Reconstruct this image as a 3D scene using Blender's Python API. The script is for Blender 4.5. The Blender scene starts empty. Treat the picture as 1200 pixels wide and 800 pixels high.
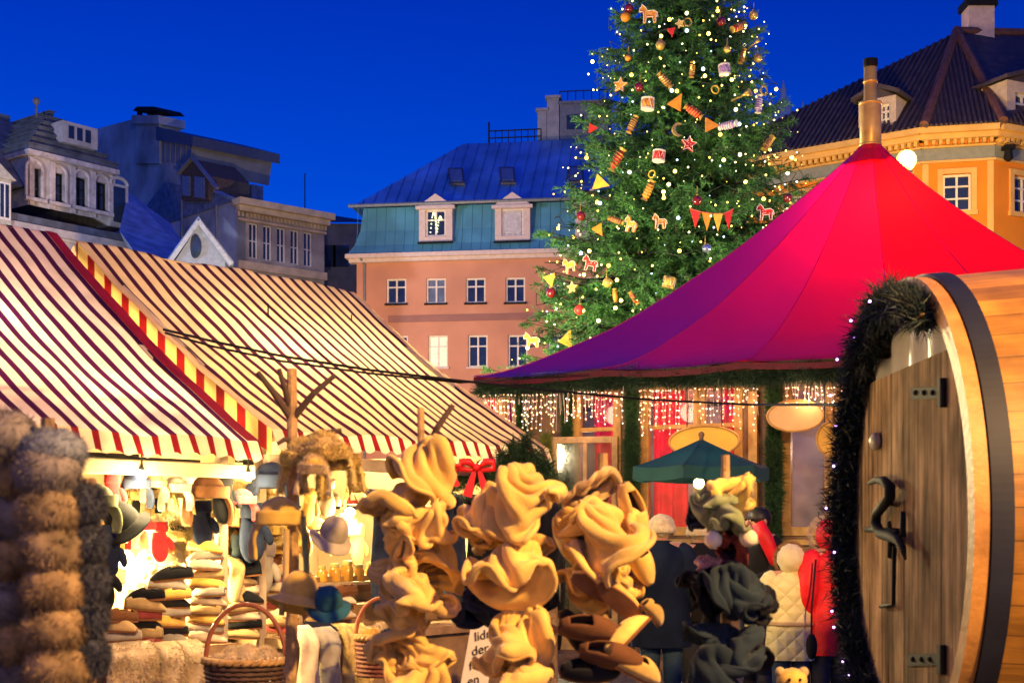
import bpy, bmesh, math, random
import numpy as np
from mathutils import Vector, Matrix, Euler, noise

random.seed(7)
SC = bpy.context.scene
COL = SC.collection
F, CX, HY, CAMZ = 1600.0, 600.0, 615.0, 1.6
V = Vector
PI = math.pi
rad = math.radians
UP = V((0, 0, 1))


def W(x, y, Y):
    return V(((x - CX) * Y / F, Y, CAMZ + (HY - y) * Y / F))


# ------------------------------------------------------------------ mesh kit
class MB:
    def __init__(s):
        s.v = []; s.f = []; s.m = []; s.uv = {}

    def add(s, vs, fs, mi=0):
        b = len(s.v)
        s.v.extend([tuple(p) for p in vs])
        for f in fs:
            s.f.append(tuple(i + b for i in f)); s.m.append(mi)
        return b

    def box(s, c, size, R=None, mi=0):
        c = V(c); h = [k / 2 for k in size]
        vs = []
        for i in range(8):
            p = V((h[0] * (1 if i & 1 else -1), h[1] * (1 if i & 2 else -1), h[2] * (1 if i & 4 else -1)))
            vs.append(c + (R @ p if R else p))
        s.add(vs, [(0, 2, 3, 1), (4, 5, 7, 6), (0, 1, 5, 4), (2, 6, 7, 3), (0, 4, 6, 2), (1, 3, 7, 5)], mi)

    def hexa(s, a, b, mi=0):
        """two quads a, b (4 pts each) joined to a solid"""
        s.add(list(a) + list(b), [(0, 1, 2, 3), (7, 6, 5, 4), (0, 4, 5, 1), (1, 5, 6, 2), (2, 6, 7, 3), (3, 7, 4, 0)], mi)

    def beam(s, p0, p1, w, h, up=UP, mi=0):
        p0, p1 = V(p0), V(p1); d = (p1 - p0).normalized()
        x = d.cross(up)
        if x.length < 1e-4: x = d.cross(V((1, 0, 0)))
        x.normalize(); z = x.cross(d).normalized()
        q = lambda p: [p + x * (w / 2 * i) + z * (h / 2 * j) for i, j in ((-1, -1), (1, -1), (1, 1), (-1, 1))]
        s.hexa(q(p0), q(p1), mi)

    def tube(s, pts, r, seg=8, mi=0, cap=True):
        pts = [V(p) for p in pts]; n = len(pts)
        rs = r if isinstance(r, (list, tuple)) else [r] * n
        ref = None; vs = []
        for i, p in enumerate(pts):
            d = (pts[min(i + 1, n - 1)] - pts[max(i - 1, 0)])
            if d.length < 1e-9: d = V((0, 0, 1))
            d.normalize()
            if ref is None:
                ref = d.cross(UP)
                if ref.length < .05: ref = d.cross(V((1, 0, 0)))
            ref = (ref - d * ref.dot(d))
            if ref.length < 1e-6: ref = d.cross(V((.3, .7, .2)))
            ref.normalize(); b = d.cross(ref)
            for k in range(seg):
                a = 2 * PI * k / seg
                vs.append(p + (ref * math.cos(a) + b * math.sin(a)) * rs[i])
        fs = [(i * seg + k, i * seg + (k + 1) % seg, (i + 1) * seg + (k + 1) % seg, (i + 1) * seg + k) for i in range(n - 1) for k in range(seg)]
        if cap:
            fs.append(tuple(range(seg))[::-1]); fs.append(tuple((n - 1) * seg + k for k in range(seg)))
        s.add(vs, fs, mi)

    def lathe(s, prof, seg=16, Mx=None, mi=0, sx=1, sy=1):
        Mx = Mx or Matrix.Identity(4)
        vs = []
        for r, z in prof:
            for k in range(seg):
                a = 2 * PI * k / seg
                vs.append(Mx @ V((r * math.cos(a) * sx, r * math.sin(a) * sy, z)))
        n = len(prof)
        fs = [(i * seg + k, i * seg + (k + 1) % seg, (i + 1) * seg + (k + 1) % seg, (i + 1) * seg + k) for i in range(n - 1) for k in range(seg)]
        fs.append(tuple(range(seg))[::-1]); fs.append(tuple((n - 1) * seg + k for k in range(seg)))
        s.add(vs, fs, mi)

    def ell(s, c, r, R=None, seg=14, rings=9, mi=0, wob=0, ws=3, seed=0):
        c = V(c); r = V(r) if not isinstance(r, (int, float)) else V((r, r, r))
        vs = []
        for i in range(rings + 1):
            t = PI * i / rings
            t = min(max(t, .02), PI - .02)
            for k in range(seg):
                a = 2 * PI * k / seg
                u = V((math.sin(t) * math.cos(a), math.sin(t) * math.sin(a), math.cos(t)))
                g = 1 + (wob * noise.noise(u * ws + V((seed, seed * 1.7, 0))) if wob else 0)
                p = V((u.x * r.x, u.y * r.y, u.z * r.z)) * g
                vs.append(c + (R @ p if R else p))
        fs = [(i * seg + k, (i + 1) * seg + k, (i + 1) * seg + (k + 1) % seg, i * seg + (k + 1) % seg) for i in range(rings) for k in range(seg)]
        fs.append(tuple(range(seg))); fs.append(tuple(rings * seg + k for k in range(seg))[::-1])
        s.add(vs, fs, mi)

    def prism(s, front, off, mi=0):
        """polygon (world points) extruded by vector off"""
        n = len(front); off = V(off)
        vs = [V(p) for p in front] + [V(p) + off for p in front]
        fs = [tuple(range(n)), tuple(range(2 * n - 1, n - 1, -1))]
        fs += [(i, (i + 1) % n, n + (i + 1) % n, n + i) for i in range(n)]
        s.add(vs, fs, mi)

    def quad(s, a, b, c, d, mi=0):
        s.add([a, b, c, d], [(0, 1, 2, 3)], mi)

    def grid(s, fn, nu, nv, mi=0, closed_u=False, uvfn=None):
        b = len(s.v); vs = []
        cu = nu if closed_u else nu + 1
        for j in range(nv + 1):
            for i in range(cu):
                vs.append(fn(i / nu, j / nv))
        fs = []
        f0 = len(s.f)
        for j in range(nv):
            for i in range(nu):
                i2 = (i + 1) % cu
                fs.append((j * cu + i, j * cu + i2, (j + 1) * cu + i2, (j + 1) * cu + i))
        s.add(vs, fs, mi)
        if uvfn:
            k = f0
            for j in range(nv):
                for i in range(nu):
                    s.uv[k] = [uvfn(i / nu, j / nv), uvfn((i + 1) / nu, j / nv), uvfn((i + 1) / nu, (j + 1) / nv), uvfn(i / nu, (j + 1) / nv)]
                    k += 1

    def build(s, name, mat, parent=None, smooth=False, recalc=True, bevel=0, solid=0, sub=0):
        off = wloc(parent) if parent else V((0, 0, 0))
        me = bpy.data.meshes.new(name)
        me.from_pydata([(p[0] - off.x, p[1] - off.y, p[2] - off.z) for p in s.v], [], s.f)
        mats = mat if isinstance(mat, (list, tuple)) else [mat]
        for m in mats: me.materials.append(m)
        if len(mats) > 1:
            me.polygons.foreach_set('material_index', s.m)
        if s.uv:
            lay = me.uv_layers.new(name='UVMap')
            for fi, uvs in s.uv.items():
                for k, li in enumerate(me.polygons[fi].loop_indices): lay.data[li].uv = uvs[k]
        if recalc:
            bm = bmesh.new(); bm.from_mesh(me)
            bmesh.ops.recalc_face_normals(bm, faces=bm.faces); bm.to_mesh(me); bm.free()
        me.polygons.foreach_set('use_smooth', [bool(smooth)] * len(me.polygons))
        me.update()
        o = bpy.data.objects.new(name, me); COL.objects.link(o)
        if parent: o.parent = parent
        if bevel:
            b = o.modifiers.new('Bevel', 'BEVEL'); b.width = bevel; b.segments = 2; b.limit_method = 'ANGLE'
        if solid:
            b = o.modifiers.new('Solidify', 'SOLIDIFY'); b.thickness = solid; b.offset = 0
        if sub:
            b = o.modifiers.new('Subsurf', 'SUBSURF'); b.levels = sub; b.render_levels = sub
        return o


def wloc(o):
    p = V((0, 0, 0))
    while o:
        p = p + o.location; o = o.parent
    return p


def tag(o, label=None, cat=None, group=None, kind=None):
    if label: o['label'] = label
    if cat: o['category'] = cat
    if group: o['group'] = group
    if kind: o['kind'] = kind
    return o


def thing(name, label, cat, loc=(0, 0, 0), group=None):
    o = bpy.data.objects.new(name, None); COL.objects.link(o)
    o.empty_display_size = .1
    o.location = loc
    return tag(o, label, cat, group)


KIDS = {}


def dup(root, loc=None, rot=None, scale=None, label=None, group=None, mats=None):
    """copy a thing with its parts and sub-parts; mats = {old material: new material}"""
    def cp(o, par):
        c = o.copy(); COL.objects.link(c)
        if par: c.parent = par
        if mats and c.type == 'MESH' and any(m in mats for m in c.data.materials):
            key = (c.data.name,) + tuple(m.name for m in mats.values())
            if key not in KIDS:
                d = c.data.copy()
                for i, m in enumerate(d.materials):
                    if m in mats: d.materials[i] = mats[m]
                KIDS[key] = d
            c.data = KIDS[key]
        for ch in list(o.children): cp(ch, c)
        return c
    r = cp(root, None)
    if loc is not None: r.location = loc
    if rot is not None: r.rotation_euler = rot
    if scale is not None: r.scale = (scale,) * 3 if isinstance(scale, (int, float)) else scale
    if label: r['label'] = label
    if group: r['group'] = group
    return r


# proto helper: first use moves the original, later uses copy it
class Proto:
    def __init__(s, root):
        s.root = root; s.used = False; s.pts = []
        def walk(o, off):
            p = off + o.location
            if o.type == 'MESH': s.pts += [tuple(v.co + p) for v in list(o.data.vertices)[::max(1, len(o.data.vertices) // 1500)]]
            for c in o.children: walk(c, p)
        walk(root, -root.location)
        s.pts = np.array(s.pts)

    def fit(s, E):
        """extent and centre of the turned thing across the view"""
        q = s.pts @ np.array(E.to_matrix()).T
        a, b = np.percentile(q, 1.5, axis=0), np.percentile(q, 98.5, axis=0)
        return b - a, V((a + b) / 2)

    def put(s, loc, rot=(0, 0, 0), scale=1, label=None, group=None, mats=None, cat=None):
        if mats or s.used:
            r = dup(s.root, loc, rot, scale, label, group, mats)
        else:
            r = s.root; s.used = True
            r.location = loc; r.rotation_euler = rot
            r.scale = (scale,) * 3 if isinstance(scale, (int, float)) else scale
            if label: r['label'] = label
            if group: r['group'] = group
        if cat: r['category'] = cat
        return r

    def close(s):
        """drop the original when only recoloured copies were used"""
        if not s.used:
            def rm(o):
                for c in list(o.children): rm(c)
                bpy.data.objects.remove(o)
            rm(s.root)


class Face:
    """a vertical plane: O a ground point, ux along it; outward normal faces the viewer"""
    def __init__(s, O, ux):
        s.O = V((O[0], O[1], 0)); s.ux = V((ux[0], ux[1], 0)).normalized()
        s.un = V((s.ux.y, -s.ux.x, 0))

    def q(s, px, py, off=0):
        o = V((0, 0, CAMZ)); d = V(((px - CX) / F, 1, (HY - py) / F))
        t = (s.O + s.un * off - o).dot(s.un) / d.dot(s.un)
        return o + d * t

    def at(s, px, py, off=0):
        p = s.q(px, py, off)
        return (p - s.O).dot(s.ux), p.z

    def pt(s, u, z, off=0):
        return s.O + s.ux * u + s.un * off + UP * z

    def box(s, mb, u0, u1, z0, z1, o0, o1, mi=0):
        a = [s.pt(u0, z0, o0), s.pt(u1, z0, o0), s.pt(u1, z1, o0), s.pt(u0, z1, o0)]
        b = [s.pt(u0, z0, o1), s.pt(u1, z0, o1), s.pt(u1, z1, o1), s.pt(u0, z1, o1)]
        mb.hexa(a, b, mi)

    def wall(s, mb, u0, u1, z0, z1, holes, depth=.3, mi=0):
        us = sorted({u0, u1} | {h[0] for h in holes} | {h[2] for h in holes})
        zs = sorted({z0, z1} | {h[1] for h in holes} | {h[3] for h in holes})
        us = [u for u in us if u0 <= u <= u1]; zs = [z for z in zs if z0 <= z <= z1]
        for i in range(len(us) - 1):
            for j in range(len(zs) - 1):
                cu, cz = (us[i] + us[i + 1]) / 2, (zs[j] + zs[j + 1]) / 2
                if any(h[0] < cu < h[2] and h[1] < cz < h[3] for h in holes): continue
                mb.quad(s.pt(us[i], zs[j]), s.pt(us[i + 1], zs[j]), s.pt(us[i + 1], zs[j + 1]), s.pt(us[i], zs[j + 1]), mi)
        for a, b, c, d in holes:
            P = [(a, b), (c, b), (c, d), (a, d)]
            for k in range(4):
                (ua, za), (ub, zb) = P[k], P[(k + 1) % 4]
                mb.quad(s.pt(ua, za), s.pt(ub, zb), s.pt(ub, zb, -depth), s.pt(ua, za, -depth), mi)


def window(fc, r, parent, fm, pm, inset=.12, bar=.07, mull=1, trans=(.62,), surround=None, sw=.16, sill=None, arch=False):
    """a window part with a pane sub-part in opening r=(u0,z0,u1,z1)"""
    u0, z0, u1, z1 = r
    mb = MB()
    for a, b, c, d in ((u0, z0, u0 + bar, z1), (u1 - bar, z0, u1, z1), (u0 + bar, z0, u1 - bar, z0 + bar), (u0 + bar, z1 - bar, u1 - bar, z1)):
        fc.box(mb, a, c, b, d, -inset, -inset - .07)
    for k in range(mull):
        uc = u0 + (u1 - u0) * (k + 1) / (mull + 1)
        fc.box(mb, uc - bar * .5, uc + bar * .5, z0 + bar, z1 - bar, -inset - .003, -inset - .06)
    for t in trans:
        zc = z0 + (z1 - z0) * t
        fc.box(mb, u0 + bar, u1 - bar, zc - bar * .4, zc + bar * .4, -inset - .006, -inset - .055)
    w = mb.build('window', fm, parent)
    p = MB(); fc.box(p, u0 + .01, u1 - .01, z0 + .01, z1 - .01, -inset - .075, -inset - .1)
    p.build('pane', pm, w)
    if surround:
        s = MB()
        fc.box(s, u0 - sw, u0 - .003, z0 - sw * .6, z1 + sw, .003, .07); fc.box(s, u1 + .003, u1 + sw, z0 - sw * .6, z1 + sw, .003, .07)
        fc.box(s, u0 - .003, u1 + .003, z1 + .003, z1 + sw, .003, .072); fc.box(s, u0 - sw * 1.2, u1 + sw * 1.2, z0 - sw * .9, z0 - .003, .003, .11)
        s.build('surround', surround, w)
    elif sill:
        s = MB(); fc.box(s, u0 - .08, u1 + .08, z0 - .09, z0 - .003, .003, .13); s.build('sill', sill, w)
    return w


# ------------------------------------------------------------------ materials
MATS = {}


def M(name, col, rough=.75, var=.2, scale=6, bump=0, bscale=30, metal=0, trans=0, tcol=None, emis=None, es=0, coat=0, sheen=0, rnd=0, spec=.4, detail=4, stretch=None):
    if name in MATS: return MATS[name]
    m = bpy.data.materials.new(name); m.use_nodes = True
    nt = m.node_tree; N, L = nt.nodes, nt.links
    b = N['Principled BSDF']; out = N['Material Output']
    b.inputs['Roughness'].default_value = rough; b.inputs['Metallic'].default_value = metal
    b.inputs['Specular IOR Level'].default_value = spec
    if coat: b.inputs['Coat Weight'].default_value = coat; b.inputs['Coat Roughness'].default_value = .15
    if sheen: b.inputs['Sheen Weight'].default_value = sheen; b.inputs['Sheen Roughness'].default_value = .5
    tc = N.new('ShaderNodeTexCoord'); src = tc.outputs['Object']
    if stretch:
        mp = N.new('ShaderNodeMapping'); mp.inputs['Scale'].default_value = stretch; L.new(src, mp.inputs['Vector']); src = mp.outputs['Vector']
    nz = N.new('ShaderNodeTexNoise'); nz.inputs['Scale'].default_value = scale; nz.inputs['Detail'].default_value = detail
    L.new(src, nz.inputs['Vector'])
    rp = N.new('ShaderNodeValToRGB')
    rp.color_ramp.elements[0].position = .3; rp.color_ramp.elements[1].position = .7
    rp.color_ramp.elements[0].color = tuple(c * (1 - var) for c in col[:3]) + (1,)
    rp.color_ramp.elements[1].color = tuple(min(c * (1 + var), 1) for c in col[:3]) + (1,)
    L.new(nz.outputs['Fac'], rp.inputs['Fac'])
    csock = rp.outputs['Color']
    if rnd:
        oi = N.new('ShaderNodeObjectInfo'); mr = N.new('ShaderNodeMapRange')
        mr.inputs['To Min'].default_value = 1 - rnd; mr.inputs['To Max'].default_value = 1 + rnd
        L.new(oi.outputs['Random'], mr.inputs['Value'])
        hs = N.new('ShaderNodeHueSaturation'); L.new(mr.outputs['Result'], hs.inputs['Value']); L.new(csock, hs.inputs['Color']); csock = hs.outputs['Color']
    L.new(csock, b.inputs['Base Color'])
    if bump:
        n2 = N.new('ShaderNodeTexNoise'); n2.inputs['Scale'].default_value = bscale; n2.inputs['Detail'].default_value = 5
        L.new(src, n2.inputs['Vector'])
        bp = N.new('ShaderNodeBump'); bp.inputs['Strength'].default_value = bump; bp.inputs['Distance'].default_value = .02
        L.new(n2.outputs['Fac'], bp.inputs['Height']); L.new(bp.outputs['Normal'], b.inputs['Normal'])
    if emis:
        b.inputs['Emission Color'].default_value = tuple(emis) + (1,); b.inputs['Emission Strength'].default_value = es
    if trans:
        t = N.new('ShaderNodeBsdfTranslucent'); mx = N.new('ShaderNodeMixShader'); mx.inputs[0].default_value = trans
        if tcol: t.inputs['Color'].default_value = tuple(tcol) + (1,)
        else: L.new(csock, t.inputs['Color'])
        L.new(b.outputs[0], mx.inputs[1]); L.new(t.outputs[0], mx.inputs[2]); L.new(mx.outputs[0], out.inputs['Surface'])
    MATS[name] = m
    return m


def glow(name, col, st):
    if name in MATS: return MATS[name]
    m = bpy.data.materials.new(name); m.use_nodes = True
    b = m.node_tree.nodes['Principled BSDF']
    b.inputs['Base Color'].default_value = tuple(min(c, .8) for c in col) + (1,)
    b.inputs['Emission Color'].default_value = tuple(col) + (1,); b.inputs['Emission Strength'].default_value = st
    MATS[name] = m
    return m


def glassy(name, tint=(.9, .95, 1), alpha=.25, rough=.03):
    """window glass: mostly see-through, with mirror reflections"""
    if name in MATS: return MATS[name]
    m = bpy.data.materials.new(name); m.use_nodes = True
    nt = m.node_tree; N, L = nt.nodes, nt.links
    t = N.new('ShaderNodeBsdfTransparent'); t.inputs['Color'].default_value = tuple(tint) + (1,)
    g = N.new('ShaderNodeBsdfGlossy'); g.inputs['Roughness'].default_value = rough
    mx = N.new('ShaderNodeMixShader'); mx.inputs[0].default_value = alpha
    L.new(t.outputs[0], mx.inputs[1]); L.new(g.outputs[0], mx.inputs[2]); L.new(mx.outputs[0], N['Material Output'].inputs['Surface'])
    MATS[name] = m
    return m


def stripes(name, light, dark, period, duty, trans):
    m = bpy.data.materials.new(name); m.use_nodes = True
    nt = m.node_tree; N, L = nt.nodes, nt.links
    b = N['Principled BSDF']; b.inputs['Roughness'].default_value = .65; b.inputs['Specular IOR Level'].default_value = .2
    tc = N.new('ShaderNodeTexCoord'); sp = N.new('ShaderNodeSeparateXYZ'); L.new(tc.outputs['UV'], sp.inputs[0])
    nz = N.new('ShaderNodeTexNoise'); nz.inputs['Scale'].default_value = 1.3; L.new(tc.outputs['UV'], nz.inputs['Vector'])
    ma = N.new('ShaderNodeMath'); ma.operation = 'MULTIPLY_ADD'; L.new(nz.outputs['Fac'], ma.inputs[0]); ma.inputs[1].default_value = .02; L.new(sp.outputs['X'], ma.inputs[2])
    dv = N.new('ShaderNodeMath'); dv.operation = 'DIVIDE'; L.new(ma.outputs[0], dv.inputs[0]); dv.inputs[1].default_value = period
    fr = N.new('ShaderNodeMath'); fr.operation = 'FRACT'; L.new(dv.outputs[0], fr.inputs[0])
    rp = N.new('ShaderNodeValToRGB'); e = rp.color_ramp.elements
    e[0].position = 0; e[0].color = tuple(dark) + (1,); e[1].position = duty - .02; e[1].color = tuple(dark) + (1,)
    k = e.new(duty + .02); k.color = tuple(light) + (1,)
    k = e.new(.97); k.color = tuple(light) + (1,); k = e.new(1); k.color = tuple(dark) + (1,)
    L.new(fr.outputs[0], rp.inputs['Fac'])
    n3 = N.new('ShaderNodeTexNoise'); n3.inputs['Scale'].default_value = 5; n3.inputs['Detail'].default_value = 6; L.new(tc.outputs['UV'], n3.inputs['Vector'])
    mr = N.new('ShaderNodeMapRange'); mr.inputs['From Min'].default_value = .3; mr.inputs['From Max'].default_value = .7; mr.inputs['To Min'].default_value = .78; mr.inputs['To Max'].default_value = 1.05
    L.new(n3.outputs['Fac'], mr.inputs['Value'])
    hs = N.new('ShaderNodeHueSaturation'); L.new(mr.outputs['Result'], hs.inputs['Value']); L.new(rp.outputs['Color'], hs.inputs['Color'])
    L.new(hs.outputs['Color'], b.inputs['Base Color'])
    bp = N.new('ShaderNodeBump'); bp.inputs['Strength'].default_value = .15; bp.inputs['Distance'].default_value = .02; L.new(n3.outputs['Fac'], bp.inputs['Height']); L.new(bp.outputs['Normal'], b.inputs['Normal'])
    t = N.new('ShaderNodeBsdfTranslucent'); L.new(hs.outputs['Color'], t.inputs['Color'])
    mx = N.new('ShaderNodeMixShader'); mx.inputs[0].default_value = trans
    L.new(b.outputs[0], mx.inputs[1]); L.new(t.outputs[0], mx.inputs[2]); L.new(mx.outputs[0], N['Material Output'].inputs['Surface'])
    return m


def planks(name, col, axis, width, var=.3, rough=.6, coat=0, grain=(1, 1, 1), gap=.04):
    """plank pattern along an object axis: each board its own tone, dark joints, long grain"""
    m = bpy.data.materials.new(name); m.use_nodes = True
    nt = m.node_tree; N, L = nt.nodes, nt.links
    b = N['Principled BSDF']; b.inputs['Roughness'].default_value = rough
    b.inputs['Specular IOR Level'].default_value = .05 if not coat else .4
    if coat: b.inputs['Coat Weight'].default_value = coat; b.inputs['Coat Roughness'].default_value = .3
    tc = N.new('ShaderNodeTexCoord'); sp = N.new('ShaderNodeSeparateXYZ'); L.new(tc.outputs['UV'], sp.inputs[0])
    dv = N.new('ShaderNodeMath'); dv.operation = 'DIVIDE'; L.new(sp.outputs[axis], dv.inputs[0]); dv.inputs[1].default_value = width
    fl = N.new('ShaderNodeMath'); fl.operation = 'FLOOR'; L.new(dv.outputs[0], fl.inputs[0])
    fr = N.new('ShaderNodeMath'); fr.operation = 'FRACT'; L.new(dv.outputs[0], fr.inputs[0])
    wn = N.new('ShaderNodeTexWhiteNoise'); wn.noise_dimensions = '1D'; L.new(fl.outputs[0], wn.inputs['W'])
    mp = N.new('ShaderNodeMapping'); mp.inputs['Scale'].default_value = grain; L.new(tc.outputs['UV'], mp.inputs['Vector'])
    ofs = N.new('ShaderNodeCombineXYZ'); L.new(wn.outputs['Value'], ofs.inputs['Z'])
    vm = N.new('ShaderNodeVectorMath'); vm.operation = 'MULTIPLY_ADD'; L.new(ofs.outputs[0], vm.inputs[0]); vm.inputs[1].default_value = (9, 9, 9); L.new(mp.outputs[0], vm.inputs[2])
    nz = N.new('ShaderNodeTexNoise'); nz.inputs['Scale'].default_value = 1; nz.inputs['Detail'].default_value = 8; nz.inputs['Roughness'].default_value = .65; L.new(vm.outputs[0], nz.inputs['Vector'])
    rp = N.new('ShaderNodeValToRGB'); e = rp.color_ramp.elements
    e[0].position = .3; e[0].color = tuple(max(c * (1 - var * 1.6), .01) for c in col) + (1,); e[1].position = .72; e[1].color = tuple(min(1, c * (1 + var)) for c in col) + (1,)
    L.new(nz.outputs['Fac'], rp.inputs['Fac'])
    mr = N.new('ShaderNodeMapRange'); mr.inputs['To Min'].default_value = .72; mr.inputs['To Max'].default_value = 1.15; L.new(wn.outputs['Value'], mr.inputs['Value'])
    bl = N.new('ShaderNodeTexNoise'); bl.inputs['Scale'].default_value = 3.2; bl.inputs['Detail'].default_value = 5; L.new(tc.outputs['UV'], bl.inputs['Vector'])
    br = N.new('ShaderNodeMapRange'); br.inputs['From Min'].default_value = .35; br.inputs['From Max'].default_value = .65; br.inputs['To Min'].default_value = .5; br.inputs['To Max'].default_value = 1.12; L.new(bl.outputs['Fac'], br.inputs['Value'])
    bm2 = N.new('ShaderNodeMath'); bm2.operation = 'MULTIPLY'; L.new(mr.outputs['Result'], bm2.inputs[0]); L.new(br.outputs['Result'], bm2.inputs[1])
    gp = N.new('ShaderNodeMath'); gp.operation = 'LESS_THAN'; L.new(fr.outputs[0], gp.inputs[0]); gp.inputs[1].default_value = gap
    iv = N.new('ShaderNodeMapRange'); iv.inputs['To Min'].default_value = 1; iv.inputs['To Max'].default_value = .25; L.new(gp.outputs[0], iv.inputs['Value'])
    mu = N.new('ShaderNodeMath'); mu.operation = 'MULTIPLY'; L.new(bm2.outputs[0], mu.inputs[0]); L.new(iv.outputs['Result'], mu.inputs[1])
    hs = N.new('ShaderNodeHueSaturation'); L.new(mu.outputs[0], hs.inputs['Value']); L.new(rp.outputs['Color'], hs.inputs['Color'])
    L.new(hs.outputs['Color'], b.inputs['Base Color'])
    bp = N.new('ShaderNodeBump'); bp.inputs['Strength'].default_value = .35; bp.inputs['Distance'].default_value = .01; L.new(nz.outputs['Fac'], bp.inputs['Height']); L.new(bp.outputs['Normal'], b.inputs['Normal'])
    return m


def point(name, loc, power, col, r=.1):
    d = bpy.data.lights.new(name, 'POINT'); d.energy = power; d.color = col; d.shadow_soft_size = r
    o = bpy.data.objects.new(name, d); o.location = loc; COL.objects.link(o)
    return o


def poly_obj(name, V_, F_, mat, parent=None, smooth=False):
    """fast mesh from numpy arrays of triangles/quads (world coords)"""
    off = wloc(parent) if parent else V((0, 0, 0))
    V_ = np.asarray(V_, dtype=np.float32) - np.array(off, dtype=np.float32)
    F_ = np.asarray(F_, dtype=np.int32); k = F_.shape[1]
    me = bpy.data.meshes.new(name)
    me.vertices.add(len(V_)); me.vertices.foreach_set('co', V_.ravel())
    me.loops.add(F_.size); me.loops.foreach_set('vertex_index', F_.ravel())
    me.polygons.add(len(F_)); me.polygons.foreach_set('loop_start', np.arange(0, F_.size, k, dtype=np.int32))
    me.update(calc_edges=True)
    if smooth: me.polygons.foreach_set('use_smooth', [True] * len(F_))
    me.materials.append(mat)
    o = bpy.data.objects.new(name, me); COL.objects.link(o)
    if parent: o.parent = parent
    return o


def needles(P, D, ln, wd, rng):
    """thin triangles: roots P, directions D"""
    n = len(P)
    D = D / np.maximum(np.linalg.norm(D, axis=1, keepdims=True), 1e-6)
    R = rng.normal(size=(n, 3)); S = np.cross(D, R); S /= np.maximum(np.linalg.norm(S, axis=1, keepdims=True), 1e-6)
    ln = np.asarray(ln).reshape(-1, 1) * np.ones((n, 1)); wd = np.asarray(wd).reshape(-1, 1) * np.ones((n, 1))
    Vv = np.stack([P - S * wd / 2, P + S * wd / 2, P + D * ln], axis=1).reshape(-1, 3)
    return Vv, np.arange(3 * n).reshape(-1, 3)


def fir_rope(name, pts, r, dens, mat, parent, seed, ln=.09, wd=.008):
    """a garland of fir: needles bristling round a path; dens needles per metre"""
    rng = np.random.default_rng(seed)
    P = np.array([list(p) for p in pts]); seg = np.linalg.norm(np.diff(P, axis=0), axis=1); cum = np.concatenate([[0], np.cumsum(seg)])
    n = int(cum[-1] * dens)
    t = rng.uniform(0, cum[-1], n); c = np.stack([np.interp(t, cum, P[:, k]) for k in range(3)], axis=1)
    lump = .75 + .35 * np.sin(t * 9 + seed) * np.sin(t * 3.7) + .2 * rng.normal(size=n)
    D = rng.normal(size=(n, 3)); D /= np.linalg.norm(D, axis=1, keepdims=True)
    root = c + D * (rng.uniform(.1, .75, (n, 1)) * r * lump[:, None])
    D2 = D + .9 * rng.normal(size=(n, 3))
    a, b = needles(root, D2, ln * rng.uniform(.6, 1.3, n), wd, rng)
    return poly_obj(name, a, b, mat, parent)

# ------------------------------------------------------------------ camera, sky, lamps
cam_d = bpy.data.cameras.new('Camera'); cam = bpy.data.objects.new('Camera', cam_d); COL.objects.link(cam)
cam.location = (0, 0, CAMZ); cam.rotation_euler = (PI / 2, 0, 0)
cam_d.sensor_width = 36; cam_d.lens = F * 36 / 1200; cam_d.shift_y = (HY - 400) / 1200
cam_d.clip_start = .1; cam_d.clip_end = 3000
cam_d.dof.use_dof = True; cam_d.dof.focus_distance = 17; cam_d.dof.aperture_fstop = 5.0
SC.camera = cam

wd = bpy.data.worlds.new('World'); SC.world = wd; wd.use_nodes = True
nt = wd.node_tree; N, L = nt.nodes, nt.links
sky = N.new('ShaderNodeTexSky'); sky.sky_type = 'NISHITA'; sky.sun_disc = False
SUN_EL, SUN_ROT = rad(4), rad(160)
sky.sun_elevation = SUN_EL; sky.sun_rotation = SUN_ROT
sky.air_density = 1.0; sky.dust_density = 0.2; sky.ozone_density = 6
tint = N.new('ShaderNodeMix'); tint.data_type = 'RGBA'; tint.blend_type = 'MULTIPLY'; tint.inputs['Factor'].default_value = 1
geo = N.new('ShaderNodeTexCoord'); sep = N.new('ShaderNodeSeparateXYZ'); L.new(geo.outputs['Generated'], sep.inputs[0])
hz = N.new('ShaderNodeMapRange'); hz.inputs['From Min'].default_value = .12; hz.inputs['From Max'].default_value = .4; L.new(sep.outputs['Z'], hz.inputs['Value'])
dusk = N.new('ShaderNodeMix'); dusk.data_type = 'RGBA'; dusk.inputs[6].default_value = (.004, .95, 2.75, 1); dusk.inputs[7].default_value = (.004, .38, 2.1, 1)
L.new(hz.outputs['Result'], dusk.inputs['Factor'])
ze = N.new('ShaderNodeMapRange'); ze.inputs['From Min'].default_value = .4; ze.inputs['From Max'].default_value = .95; L.new(sep.outputs['Z'], ze.inputs['Value'])
zen = N.new('ShaderNodeMix'); zen.data_type = 'RGBA'; zen.inputs[7].default_value = (.02, 1.2, 5.5, 1); L.new(dusk.outputs[2], zen.inputs[6])
L.new(ze.outputs['Result'], zen.inputs['Factor']); L.new(zen.outputs[2], tint.inputs[7])
L.new(sky.outputs[0], tint.inputs[6]); L.new(tint.outputs[2], N['Background'].inputs['Color'])
N['Background'].inputs['Strength'].default_value = .1

sun_d = bpy.data.lights.new('dusk_sun', 'SUN'); sun_d.energy = .12; sun_d.angle = rad(15); sun_d.color = (1, .75, .5)
sun = bpy.data.objects.new('dusk_sun', sun_d); COL.objects.link(sun)
sd = V((math.sin(SUN_ROT) * math.cos(SUN_EL), math.cos(SUN_ROT) * math.cos(SUN_EL), math.sin(SUN_EL + rad(8))))
sun.rotation_euler = (-sd).to_track_quat('-Z', 'Y').to_euler()

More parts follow.
